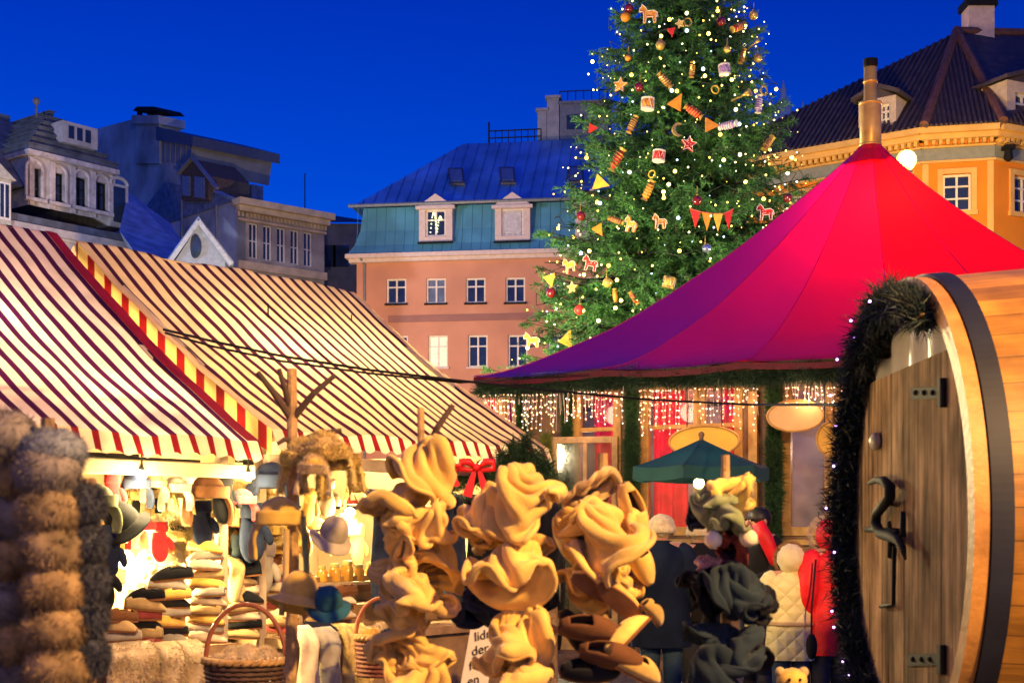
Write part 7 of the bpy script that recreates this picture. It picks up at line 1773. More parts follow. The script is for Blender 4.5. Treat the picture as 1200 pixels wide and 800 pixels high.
for px, sb, z, n, cs, where in stacks:
    Y = Yd(px, sb); base = W(px, 700, Y)
    for k in range(n):
        c = cs[k % len(cs)]; i = n - 1 - k
        lab = f'{c} felt slipper, {ORD[i]}' + ('' if i == 0 else ' from the top') + f' in the {where}'
        P_slip.put(V((base.x + rs.uniform(-.02, .02), base.y + rs.uniform(-.02, .02), z + .058 * k)), (0, rs.uniform(-.05, .12), yaw0 + rs.uniform(-.5, .35) + (PI if k % 2 else 0) - .5), rs.uniform(.82, .98), lab, 'felt slippers stacked on the stall counter', {f_grey: cols[c]} if c != 'grey' else None)
P_slip.close()

# hanging row: caps, mittens, hats under the eave
P_flap = flap_proto(f_grey); P_mit = mitten_proto(f_grey); P_bell = bell_proto(f_tan)
P_furhat = flap_proto(f_tan, fur_tan, 3, 'fur_hat')
flapn = (.27, .34); mitn = (.16, .29); belln = (.33, .2)
H_ = lambda pr, px, py, w, h, sb, lab, mats=None, nom=flapn, **k: hang(pr, px, py + 8, w * 1.15, h * 1.15, Yd(px, sb), lab, mats=mats, nom=nom, group=None, yaw=k.pop('yaw', 0) + 35, **k)
H_(P_flap, 112, 588, 46, 52, .0, 'olive cap with ear flaps hanging beside the fur rack', {f_grey: f_green})
H_(P_bell, 150, 604, 60, 42, .05, 'charcoal brimmed hat with pale band hung beside the fur rack', {f_tan: f_dark}, belln, roll=-38)
H_(P_mit, 131, 640, 40, 58, .05, 'navy mitten hanging below the charcoal brimmed hat', {f_grey: f_navy}, mitn, roll=10)
H_(P_mit, 122, 675, 40, 60, .05, 'charcoal mitten, lowest beside the fur rack', {f_grey: f_dark}, mitn, roll=-8)
H_(P_mit, 135, 570, 26, 42, .1, 'red mitten hung between the olive cap and the navy cap', {f_grey: f_red}, mitn)
H_(P_flap, 158, 566, 34, 40, .1, 'navy cap hanging under the beam beside a small bulb', {f_grey: f_navy})
H_(P_flap, 181, 564, 26, 40, .1, 'tan cap hanging between a navy cap and a grey cap', {f_grey: f_tan})
H_(P_flap, 206, 570, 32, 42, .12, 'grey cap hanging between the tan cap and the dark peaked cap')
H_(P_flap, 243, 578, 46, 54, .12, 'charcoal brown cap hanging under the beam', {f_grey: f_brown})
H_(P_mit, 241, 606, 40, 48, .25, 'navy mitten below the charcoal brown cap', {f_grey: f_navy}, mitn)
H_(P_mit, 266, 575, 30, 54, .1, 'black long mitten beside the red pointed cap', {f_grey: f_dark}, mitn)
H_(P_flap, 284, 584, 30, 54, .1, 'red pointed cap hanging under the stall beam', {f_grey: f_red})
H_(P_flap, 318, 566, 52, 56, .1, 'navy cap with white tag hanging beside the branch stand', {f_grey: f_navy})
H_(P_mit, 300, 616, 36, 62, .2, 'navy mitten below the red pointed cap', {f_grey: f_navy}, mitn)
H_(P_mit, 288, 650, 34, 56, .3, 'grey blue mitten low behind the yellow ear flap hat', {f_grey: f_blue}, mitn)
H_(P_mit, 312, 658, 34, 56, .3, 'slate mitten beside a grey blue one behind the yellow hat', {f_grey: f_grey}, mitn, roll=8)
H_(P_flap, 262, 612, 38, 44, .5, 'red cap further inside behind the navy mitten', {f_grey: f_red})
for px, py, w, h, sb, lab, m in ((196, 662, 62, 54, .62, 'golden fur hat in front of the glaring bulb', f_yel), (213, 618, 46, 50, .8, 'cream fur hat high in the middle of the stall', f_cream), (252, 632, 50, 54, .6, 'golden fur hat below the red cap', f_yel),
                               (180, 622, 42, 50, 1.0, 'pale cream fur hat above the glaring bulb', f_cream), (232, 592, 40, 40, 1.0, 'cream fur hat behind the charcoal brown cap', f_cream), (118, 630, 44, 50, .9, 'white fur hat washed out beside the glaring bulb', f_cream),
                               (160, 700, 46, 40, .6, 'cream fur hat lying under the glaring bulb', f_cream), (274, 668, 34, 44, .55, 'tan fur hat above the basket handle', f_tan), (330, 640, 36, 60, .5, 'tan fur hat behind the branch stand', f_tan)):
    hang(P_furhat, px, py, w, h, Yd(px, sb), lab, mats={f_tan: m, fur_tan: fur_cream} if m != f_tan else None, nom=flapn, yaw=30 + rs.uniform(-30, 30), roll=rs.uniform(-8, 8))


# crowded second and third rails of the stall
rk = random.Random(77)
kinds = [('cap', P_flap, f_grey, flapn), ('mitten', P_mit, f_grey, mitn), ('fur hat', P_furhat, f_tan, flapn)]
cc = [('golden', f_yel), ('tan', f_tan), ('cream', f_cream), ('brown', f_brown), ('charcoal', f_dark), ('slate blue', f_blue), ('red', f_red), ('beige', f_beige)]
for row, (y0, sb, n, x0, x1, nm) in enumerate(((590, .32, 11, 150, 345, 'first inner rail'), (628, .5, 11, 110, 350, 'second inner rail'), (664, .68, 9, 150, 350, 'low rail'), (585, 1.3, 7, 250, 430, 'rear rail'), (632, 1.5, 7, 262, 440, 'bottom rail'))):
    for i in range(n):
        px = x0 + (x1 - x0) * (i + rk.uniform(.2, .8)) / n; kn, pr, base, nom_ = kinds[rk.choice([0, 1, 2, 2])]; cn, cm = rk.choice(cc if row < 2 else cc[:4] + cc[7:])
        mm = {base: cm} if cm != base else None
        if pr is P_furhat: mm = {f_tan: cm, fur_tan: fur_cream if cn in ('cream', 'beige') else fur_tan} if cm != f_tan else None
        hang(pr, px, y0 + rk.uniform(-8, 10), rk.uniform(26, 38), rk.uniform(36, 50), Yd(px, sb + rk.uniform(-.06, .06)), f'{cn} {kn} on the {nm} of the stall, {ORD[i] if i else "first"} along it', rk.uniform(-12, 12), 35 + rk.uniform(-30, 30), 0, mm, nom_, 'hats and mittens hung on the stall rails')


# sheepskins, socks and strips hung over the counter edge
def fleece(px0, px1, y0, y1, sb, lab, mat, hair=.04, nm='sheepskin', cat='sheepskin'):
    a, b = SP(px0, y0, sb), SP(px1, y0, sb); z1 = SP(px0, y1, sb).z; rng = np.random.default_rng(int(px0))
    t = thing(nm, lab, cat, (a + b) / 2)
    def sf(u, v):
        p = a.lerp(b, u); bul = .05 * math.sin(PI * u) ** .5
        z = a.z + (z1 - a.z) * v; return V((p.x, p.y, z)) + D2 * (bul + .015 * math.sin(u * 9 + v * 7) - (.12 * (1 - v * 5) ** 2 if v < .2 else 0)) + UP * (.02 if v < .1 else 0)
    s = MB(); s.grid(sf, 10, 14); s.build('hide', mat, t, smooth=True, solid=.015, recalc=False)
    n = int(1600 * (px1 - px0) / 30); A = []; B = []
    for _ in range(n): u, v = rng.random(), rng.random(); A.append(list(sf(u, v))); B.append(list(D2 * .7 + V(rng.normal(size=3)) * .5 - UP * .35))
    v, f = needles(np.array(A), np.array(B), hair * rng.uniform(.6, 1.2, n), .007, rng); poly_obj('fleece', v, f, mat, t)
fleece(126, 186, 760, 830, -.06, 'fluffy cream sheepskin over the counter edge beside the fur rack', fur_cream, .05)
fleece(188, 214, 758, 830, -.07, 'narrow cream sheepskin strip between two wider ones', fur_cream)
fleece(216, 242, 756, 830, -.07, 'cream sheepskin strip touching the handled basket', fur_cream)
fleece(350, 372, 738, 830, -.06, 'pale wool scarf hanging beside the branch stand', f_cream, .012, 'wool_scarf', 'scarf')
fleece(374, 398, 740, 830, -.05, 'grey wool scarf hanging below the slate blue hat', f_grey, .012, 'wool_scarf', 'scarf')
fleece(402, 414, 735, 830, -.04, 'golden fur strip hanging beside the grey scarf', fur_tan, .03, 'fur_strip', 'fur')
fleece(418, 434, 735, 830, -.04, 'golden fur strip hanging nearest the second basket', fur_tan, .03, 'fur_strip', 'fur')
fleece(268, 284, 655, 705, .3, 'pale wool scarf hanging behind the slipper stacks', f_tan, .012, 'wool_scarf', 'scarf')

for a_, b_, y_, m_, l_ in ((436, 462, 576, f_navy, 'navy scarf hanging behind the twig stand in the second stall'), (466, 498, 578, f_dark, 'charcoal scarf hanging behind the twig stand'), (520, 545, 580, f_navy, 'navy scarf hanging in the gap between two beige hat stands'),
                         (548, 590, 582, f_dark, 'wide charcoal shawl hanging behind the beige hats above the paper notice'), (594, 622, 584, f_blue, 'slate blue scarf hanging behind the plumpest beige hats'), (628, 660, 588, f_dark, 'charcoal scarf at the outer end of the second stall')):
    fleece(a_, b_, y_, 716, .5, l_, m_, .012, 'wool_scarf', 'scarf')


def basket(c, rx, ry, h, lab, mw, handle, seed):
    t = thing('wicker_basket', lab, 'basket', c); n = 44
    b = MB(); rows = 9
    for j in range(rows):
        z = h * (j + .5) / rows; q = .84 + .16 * j / rows
        pts = [c + V(((rx * q + .008 * (1 if (k + j) % 2 else -1)) * math.cos(2 * PI * k / n), (ry * q + .008 * (1 if (k + j) % 2 else -1)) * math.sin(2 * PI * k / n), z)) for k in range(n + 1)]
        b.tube(pts, h / rows * .52, 6, cap=False)
    b.lathe([(.02, .01), (rx * .84, .01), (rx * .84, .03), (.02, .03)], 20, Matrix.Translation(c), sy=ry / rx)
    b.build('weave', mw, t, smooth=True)
    b = MB()
    for d in (0, 1):
        pts = [c + V(((rx * 1.02 + .012 * math.cos(k * 1.6 + d * PI)) * math.cos(2 * PI * k / 60), (ry * 1.02 + .012 * math.cos(k * 1.6 + d * PI)) * math.sin(2 * PI * k / 60), h + .012 * math.sin(k * 1.6 + d * PI))) for k in range(61)]
        b.tube(pts, .014, 6, cap=False)
    b.build('rim', M('wicker_rim', (.5, .3, .1), rough=.6, var=.3, scale=20), t, smooth=True)
    if handle:
        b = MB(); pts = [c + V((rx * math.cos(a), 0, h + handle * math.sin(a))) for a in [PI * k / 24 for k in range(25)]]
        b.tube(pts, .013, 8); b.build('handle', M('wicker_handle', (.3, .09, .04), rough=.5, var=.3, scale=20), t, smooth=True)
    return t
mw1 = M('dark_wicker', (.1, .055, .035), rough=.6, var=.4, scale=20); mw2 = M('maroon_wicker', (.2, .06, .035), rough=.6, var=.4, scale=20)
c1 = W(288, 822, 7.35); basket(c1, .215, .17, .225, 'dark wicker basket with arched handle full of wool balls', mw1, .3, 1)
c2 = W(446, 792, 8.6); basket(c2, .155, .14, .25, 'maroon wicker basket with pale braided rim behind the felt hats', mw2, .24, 2)
wb = MB(); wb.ell((0, 0, 0), .055, seg=14, rings=10, wob=.25, ws=2.5, seed=4); wr = wb.build('wool_ball', fur_cream, None, smooth=True)
rng = np.random.default_rng(8); A = rng.normal(size=(1500, 3)); A /= np.linalg.norm(A, axis=1, keepdims=True)
v, f = needles(A * .05, A + .5 * rng.normal(size=A.shape), .022, .004, rng); poly_obj('fuzz', v, f, fur_cream, wr)
tag(wr, 'x', 'wool ball'); PW = Proto(wr)
spots = [(-.14, -.02, .2), (-.06, -.08, .215), (.03, -.09, .215), (.12, -.06, .205), (-.08, .04, .235), (.01, 0, .25), (.1, .04, .235), (-.01, .1, .24), (.16, .03, .2)]
wl = ['cream wool ball at the outer end of the handled basket', 'cream wool ball at the basket rim facing the square', 'cream wool ball under the middle of the basket handle rim', 'cream wool ball at the basket rim near the branch stand', 'cream wool ball second in the back of the basket', 'cream wool ball heaped highest in the basket', 'cream wool ball behind the highest one in the basket', 'cream wool ball deepest at the back of the basket', 'cream wool ball at the basket end touching the branch stand']
for s, l in zip(spots, wl): PW.put(c1 + V(s), (rs.random() * 6, rs.random() * 6, 0), rs.uniform(.9, 1.15), l, 'wool balls in the handled basket')
for (dx, dy, dz), l, m in (((-.05, -.05, .24), 'yellow wool ball in the maroon basket', f_yel), ((.06, -.04, .24), 'navy wool ball in the maroon basket', f_navy), ((.0, .05, .27), 'cream wool ball in the maroon basket', None)):
    PW.put(c2 + V((dx, dy, dz)), (1, 2, 0), 1.1, l, None, {fur_cream: m} if m else None)

# shelf goods and small hanging lamp in the second stall, by the white cloth
sh = SP(420, 682, 1.0); t = thing('goods_shelf', 'low shelf of amber jars before the white back cloth', 'shelf', sh)
b = MB(); b.beam(sh - D1 * .55, sh + D1 * .8, .22, .025); b.build('board', m_beam, t)
b = MB()
for q in (-.5, .7): b.beam(V((sh.x, sh.y, .845)) + D1 * q, sh + D1 * q - UP * .014, .04, .04)
b.build('upright', m_beam, t)
jb = MB(); jb.lathe([(.035, 0), (.04, .01), (.04, .08), (.028, .1), (.028, .105)], 14); j0 = jb.build('amber_jar', M('amber_glass', (.75, .42, .06), rough=.15, var=.2, scale=9, coat=.5), None, smooth=True)
tag(j0, 'x', 'jar'); lb = MB(); lb.lathe([(.032, .106), (.032, .13), (.005, .131)], 14); lb.build('lid', M('jar_lid', (.5, .55, .2), rough=.4), j0)
PJ = Proto(j0)
for k in range(6): PJ.put(sh + D1 * (-.38 + .13 * k) + UP * .0135, (0, 0, k), 1 + .12 * (k % 3), f'amber jar, {["first", "second", "third", "fourth", "fifth", "sixth"][k]} along the shelf from the fur hats', 'amber jars on the shelf')
p = SP(413, 582, .7); t = thing('wire_lantern', 'tiny red wire lantern hanging before the white back cloth', 'lantern', p)
b = MB(); b.tube([p + UP * .05, p + UP * .22], .005, 5); b.tube([p + V((-.035, 0, -.04)), p + UP * .06, p + V((.035, 0, -.04))], .006, 5); b.build('wire', M('red_wire', (.4, .05, .03), rough=.5), t)
b = MB(); b.lathe([(.04, -.055), (.045, -.04), (.04, -.025)], 12, Matrix.Translation(p)); b.build('dish', M('red_dish', (.4, .05, .03), rough=.4), t)


# fir sprig with red bows at the stall corner
def corner_fir():
    pts = [W(x, y, 10.6) for x, y in ((512, 566), (540, 560), (570, 556), (600, 548), (628, 552), (648, 562))]
    t = thing('fir_garland', 'bushy fir garland with berries hung at the striped stall corner', 'garland', pts[2])
    b = MB(); b.tube(pts, .015, 6)
    for x, y in ((600, 520), (618, 512), (632, 530), (585, 530)): b.tube([W(606, 552, 10.6), W(x, y, 10.55)], [.012, .004], 5)
    b.build('stem', m_wood, t)
    fir_rope('fir', pts, .14, 5200, m_green, t, 31, .085, .008)
    for k, (x, y) in enumerate(((600, 520), (618, 512), (632, 530), (585, 530), (645, 545))): fir_rope('sprig', [W(606, 554, 10.6), W(x, y, 10.55)], .08, 3600, m_green2, t, 40 + k, .08, .008)
    for x, y, lab, s in ((559, 549, 'large red bow on the fir garland', 1.0), (529, 550, 'small red bow on the fir garland by the felt hats', .6)):
        q = W(x, y, 10.38); w = thing('red_bow', lab, 'bow', q); mr = M('red_ribbon', (.6, .01, .015), rough=.35, var=.2)
        for d in (-1, 1):
            b = MB(); b.tube([q, q + V((d * .06 * s, -.02, .05 * s)), q + V((d * .12 * s, -.01, .055 * s)), q + V((d * .13 * s, .0, .0)), q + V((d * .06 * s, .01, -.01 * s)), q], [.012 * s, .03 * s, .03 * s, .026 * s, .02 * s, .012 * s], 8); b.build('loop', mr, w, smooth=True)
            b = MB(); b.prism([q, q + V((d * .03 * s, 0, 0)), q + V((d * .11 * s, 0, -.2 * s)), q + V((d * .04 * s, 0, -.22 * s))], V((0, .015, 0))); b.build('tail', mr, w)
        b = MB(); b.ell(q + V((0, -.02, .01)), .03 * s, seg=10, rings=6); b.build('knot', mr, w, smooth=True)
corner_fir()


# black cables strung over the square
def cable(pts, r, lab, sag=0):
    out = []
    for k in range(len(pts) - 1):
        for j in range(10): out.append(pts[k].lerp(pts[k + 1], j / 10))
    out.append(pts[-1]); b = MB(); b.tube(out, r, 6); o = b.build('black_cable', m_black); tag(o, lab, 'cable')
cable([W(192, 386, 9.35), W(250, 400, 8.8), W(330, 417, 8.7), W(430, 433, 9), W(540, 446, 9.6), W(650, 458, 10.6), W(760, 468, 11.5), W(880, 474, 11.4), W(992, 474, 7.6)], .0095, 'black cable strung from the striped stall to the barrel hut')
cable([W(194, 390, 9.34), W(250, 406, 8.8), W(330, 423, 8.72), W(430, 437, 9.02), W(540, 448, 9.62)] + [W(600, 444, 13), W(690, 440, 14.8)], .008, 'thinner black cable running beside the long one to the tent eave')

# ------------------------------------------------------------------ foreground stands of felt hats
CL = [felt_proto(c) for c in folded_hats()]
P_pouch = [CL[0], CL[3], CL[2]]; P_taco = [CL[1], CL[4], CL[2], CL[0], CL[1], CL[3]]; P_gath = [CL[2], CL[3]]; P_roll = [CL[3], CL[0]]
m_bark = M('birch_stick', (.4, .25, .11), rough=.8, var=.45, scale=18, bump=.5, bscale=50)


def stand(px, ytop, Y, lab, branches=(), r=.024):
    p = W(px, ytop, Y); t = thing('branch_stand', lab, 'stand', (p.x, p.y, 0))
    b = MB(); b.tube([(p.x + .02, p.y, 0), (p.x - .01, p.y, .8), (p.x + .005, p.y, 1.4), (p.x, p.y, p.z)], [r * 1.3, r * 1.1, r, r * .85], 10); b.build('stick', m_bark, t)
    for (x0, y0, x1, y1, rr) in branches:
        b = MB(); a, c = W(x0, y0, Y), W(x1, y1, Y - .05); b.tube([a, a.lerp(c, .5) + V((0, -.02, .01)), c], [rr * 1.2, rr, rr * .8], 8); b.build('branch', m_bark if rr > .016 else M('dark_twig', (.09, .055, .04), rough=.85, var=.3), t)
    b = MB(); b.box((p.x, p.y, .03), (.5, .08, .06)); b.box((p.x, p.y, .091), (.08, .5, .058)); b.build('foot', m_wood, t)
stand(342, 432, 5.6, 'forked branch stand carrying fur hats', ((341, 490, 302, 436, .014), (340, 478, 327, 432, .012), (345, 488, 392, 440, .013), (344, 520, 400, 504, .012), (343, 516, 325, 520, .01)))
stand(493, 478, 4.95, 'branch stand with a slanting dark twig hung with beige felt hats', ((497, 532, 531, 474, .0115),), .015)
stand(602, 560, 4.9, 'stand behind the plumpest beige felt hats, beside the paper notice')
stand(706, 531, 4.85, 'thick stick stand hung with beige hats and slippers', (), .022)
stand(850, 533, 4.85, 'stick stand topped with olive hats over charcoal ones', (), .018)


def hat(pr, px, py, w, h, lab, roll=0, yaw=0, pitch=0, dY=0, mat=None, Y=4.9, nom=(.3, .3)):
    cx = min((488, 594, 708, 850), key=lambda c: abs(c - px)); px = cx + (px - cx) * .66
    return hang(pr, px, py, w * .86, h * .98, Y - dY, lab, roll, yaw + (px * 37 + py * 17) % 360, pitch, {f_beige: mat} if mat else None, nom)

A = hat
pu, ta, ga, ro = P_pouch, P_taco, P_gath, P_roll
# stand 2
A(ro[0], 498, 552, 88, 92, 'beige felt hat rolled upright, topmost on the stand with the slanting twig', -12, 20, 0, .12)
A(pu[0], 446, 592, 92, 96, 'grey-edged beige felt hat drooping off the top of the twig stand', 28, -30, 10, .08)
A(ta[2], 505, 614, 80, 76, 'round beige felt hat under the rolled topmost one', -6, 15, 0, .16)
A(ta[3], 524, 568, 48, 52, 'small folded beige hat beside the fir garland bow', 55, 0, 0, -.02)
A(ga[1], 470, 622, 66, 80, 'limp beige felt hat in the middle of the twig stand', 12, 60, 0, .13)
A(ta[1], 460, 652, 84, 60, 'beige felt hat lying sideways on the twig stand', 62, 10, 0, .15)
A(ta[1], 446, 678, 76, 64, 'grey beige folded hat peeking out low on the twig stand', 40, 30, 0, .0, f_tan)
A(pu[1], 520, 664, 74, 94, 'open-mouthed beige hat showing its dark inside on the twig stand', -20, 150, -35, .02)
A(ta[3], 498, 694, 96, 88, 'pointed beige felt hat folded like a pocket on the twig stand', 6, -10, 0, .2)
A(ga[0], 462, 716, 72, 80, 'beige felt hat behind the pocket-folded one', 24, 40, 10, .1)
A(ro[0], 456, 768, 84, 84, 'beige felt hat lowest on the twig stand, above the wicker basket', 48, 10, 0, .16)
A(pu[2], 506, 772, 76, 96, 'beige felt hat lowest on the twig stand, beside the paper notice', -8, -20, 0, .18)
A(ga[0], 486, 812, 90, 90, 'gathered beige felt hat at the very bottom of the twig stand', 4, 30, 0, .2)
# stand 3
A(pu[2], 568, 604, 96, 96, 'beige felt hat with open brim turned to the twig stand', 34, 30, -10, .12)
A(ta[5], 620, 590, 116, 92, 'big folded beige felt hat, topmost above the paper notice', -10, 15, 0, .2)
A(pu[0], 545, 622, 66, 58, 'small grey beige hat tip sticking out beside the twig stand', 70, -20, 0, .04, f_tan)
A(ga[0], 632, 640, 70, 92, 'beige felt hat tucked under the big folded one', -14, -40, 0, .1)
A(ta[4], 597, 674, 122, 104, 'broad diamond-shaped folded beige felt hat', 2, -6, 0, .24)
A(ga[0], 588, 760, 78, 106, 'gathered beige pouch hat closest to the paper notice', 8, 20, 0, .2)
A(ga[1], 628, 750, 92, 104, 'gathered beige pouch hat beside the slippers stand', -8, 50, 0, .18)
A(pu[0], 606, 808, 110, 70, 'beige felt hat at the bottom below the two gathered pouches', 0, 0, 0, .26)
A(pu[2], 552, 704, 84, 62, 'navy felt hat tucked behind the broad diamond-shaped one', 60, 0, 0, -.08, f_navy)
A(pu[1], 646, 690, 60, 70, 'navy felt hat in the gap between two hat stands', -20, 0, 0, -.1, f_navy)
# stand 4
A(ro[1], 686, 572, 78, 66, 'brown felt hat with pale rolled edge, topmost on the thick stick', 58, 10, 0, .12, f_tan)
A(ga[1], 674, 634, 80, 104, 'plain beige felt hat on the outer side of the thick stick', 14, 25, 0, .1)
A(ta[1], 716, 634, 108, 104, 'large cornet-shaped beige felt hat in front of the thick stick', -36, -12, 0, .22)
A(ro[0], 674, 602, 40, 100, 'beige felt band slung across the thick stick', 68, 0, 0, .24)
A(ta[0], 672, 690, 80, 76, 'small beige felt hat above the dark slippers', 20, 30, 0, .1)
A(ta[2], 726, 682, 80, 62, 'beige felt hat crushed between cornet hat and slippers', -30, 20, 0, .12)
# charcoal mittens stand
A(pu[2], 860, 578, 66, 56, 'tan felt hat crowning the olive hat stand', -20, 10, 0, .16, f_yel, 4.85)
A(ro[0], 832, 600, 60, 88, 'olive felt hat flap hanging on one side of its stand', 14, 10, 0, .16, f_green, 4.85)
A(ro[1], 868, 612, 64, 86, 'olive felt hat flap hanging in front of its stand', -12, 30, 0, .2, f_green, 4.85)
A(pu[0], 812, 600, 52, 44, 'navy felt cap sticking out beside the olive hat', 80, 0, 0, .0, f_navy, 4.85)
A(pu[1], 854, 646, 92, 52, 'maroon felt hat squeezed between olive hats and charcoal ones', 6, 0, 0, .1, f_maroon, 4.85)
A(ro[1], 820, 660, 36, 50, 'dusty pink felt hat tip beside the maroon hat', 30, 0, 0, .12, f_pink, 4.85)
# pompoms
pm = MB(); pm.ell((0, 0, 0), .03, seg=12, rings=8, wob=.2, ws=3); po = pm.build('pompom', f_cream, None, smooth=True); tag(po, 'x', 'pompom'); PPm = Proto(po)
PPm.put(W(836, 632, 4.62), (0, 0, 0), 1, 'cream pompom hanging under the olive flap beside the navy cap'); PPm.put(W(877, 630, 4.6), (0, 0, 1), 1, 'cream pompom hanging under the front olive flap')
mt = [(818, 700, 74, 118, 14, .08, f_dark, 'big charcoal mitten on the outer side, upper tier of the mittens stand'), (846, 692, 66, 108, 4, .2, f_blue, 'slate grey mitten in the middle of the upper tier'), (878, 694, 66, 112, -10, .18, f_blue, 'slate grey mitten of the upper tier beside the cream coat child'),
      (896, 704, 62, 118, -18, .05, f_dark, 'charcoal mitten jutting towards the cream coat child'), (826, 758, 70, 104, 24, .16, f_blue, 'slate grey mitten of the lower tier beside the navy coat'), (868, 762, 70, 108, -12, .2, f_blue, 'slate grey mitten of the lower tier, in the middle'),
      (890, 768, 56, 90, -22, .1, f_dark, 'charcoal mitten of the lower tier by the cream coat child'), (846, 800, 80, 110, 4, .22, f_blue, 'slate grey mitten lowest on the stand'), (806, 690, 44, 80, 20, -.04, f_dark, 'charcoal mitten half behind the big outer one')]
for i, (px, py, w, h, ro_, dy, m, lab) in enumerate(mt):
    hang((ro + ga + ta)[(i * 3) % 7] if i != 7 else ga[0], 850 + (px - 850) * .74, py, w * .88, h, 4.85 - dy, lab.replace('mittens stand', 'olive hat stand').replace('mitten', 'felt hat'), ro_, rs.uniform(-40, 40), 0, {f_beige: m})
for x in CL: x.close()
P_mit.close()

# slippers tied low on the thick stick
P_sl2 = slipper_proto(f_beige, f_brown)
def slip(px, py, size, lab, rx, ry, rz, dY=.15, mat=None):
    P_sl2.put(W(px, py, 4.85 - dY), (rad(rx), rad(ry), rad(rz)), size * .78 * 4.7 / F / .27, lab, None, {f_beige: mat} if mat else None)
slip(737, 602, 96, 'tall beige felt boot with dark open mouth beside the thick stick', 80, 70, 20, .1)
slip(742, 655, 92, 'beige slipper pointing down beside the navy coat', 60, 60, 10, .05)
slip(700, 690, 84, 'brown-soled beige slipper seen from below, highest of the bundle', -70, 25, 0, .24)
slip(726, 706, 84, 'beige slipper slanting across the slipper bundle', -50, 38, 20, .26)
slip(760, 722, 66, 'beige slipper with bright toe turned to the navy coat', 40, 30, 60, .2)
slip(690, 742, 92, 'charcoal slipper showing its dark mouth low in the bundle', 40, 4, 10, .26, f_brown)
slip(742, 748, 84, 'beige slipper with its toe up, low in the bundle', -30, -40, 30, .26)
slip(716, 772, 92, 'brown slipper lying level near the bottom of the bundle', 50, 8, -10, .28, f_brown)
slip(690, 790, 90, 'charcoal slipper lowest in the bundle beside the pouch hats', 45, 0, 15, .24, f_dark)
slip(744, 790, 90, 'beige slipper lowest in the bundle beside the navy coat', 35, 20, 40, .26)
slip(668, 740, 70, 'charcoal slipper at the outer side of the bundle', 60, 60, 20, .1, f_dark)
P_sl2.close()

# fur hats and other hats on the forked stand
FH = lambda px, py, w, h, lab, roll=0, yaw=0, dY=.15, mats=None: hang(P_furhat, 368 + (px - 368) * .9, py, w * .86, h, 5.6 - dY, lab, roll, yaw, 0, mats, flapn)
FH(352, 548, 66, 104, 'tan fur hat with ear flaps hanging on the forked stand, nearest the stick', 6, -20)
FH(385, 542, 74, 104, 'tan fur hat in the middle of the forked stand', -6, 10, .22)
FH(402, 552, 60, 92, 'tan fur hat at the outer twig of the forked stand', -10, 40, .12)
FH(366, 556, 50, 80, 'golden fur hat squeezed between the tan fur hats', 4, 0, .3, {f_tan: f_yel, fur_tan: fur_cream})
hang(P_flap, 327, 618, 68, 92, 5.45, 'yellow hat with long ear flaps and olive crown below the fur hats', 0, 10, 0, {f_grey: f_yel}, flapn)
hang(P_bell, 387, 626, 44, 66, 5.4, 'dark grey felt hat flopping below the fur hats', 12, 30, 30, {f_tan: f_grey}, (.3, .24))
hang(P_bell, 346, 694, 62, 50, 5.4, 'tan brimmed felt hat on the stick of the forked stand', 14, 10, -12, {f_tan: f_yel}, belln)
hang(P_mit, 352, 0, 1, 1, 5, 'x') if False else None
hang(P_bell, 386, 706, 46, 62, 5.35, 'slate blue felt hat beside the tan brimmed hat', -12, 20, 20, {f_tan: felt_mat('teal_felt', (.02, .09, .15))}, (.3, .24))
for px, py, h, r_, l, m in ((336, 670, 100, 6, 'tan strap dangling beside the stick of the forked stand', f_tan), (355, 660, 110, -4, 'olive strap dangling in front of the forked stand', f_green)):
    b = MB(); a, c = W(px, py - h / 2, 5.42), W(px - r_, py + h / 2, 5.42); b.tube([a, a.lerp(c, .5) + V((.01, -.02, 0)), c], .012, 8); tag(b.build('hat_strap', m, None, smooth=True), l, 'strap')
P_flap.close(); P_bell.close(); P_furhat.close()


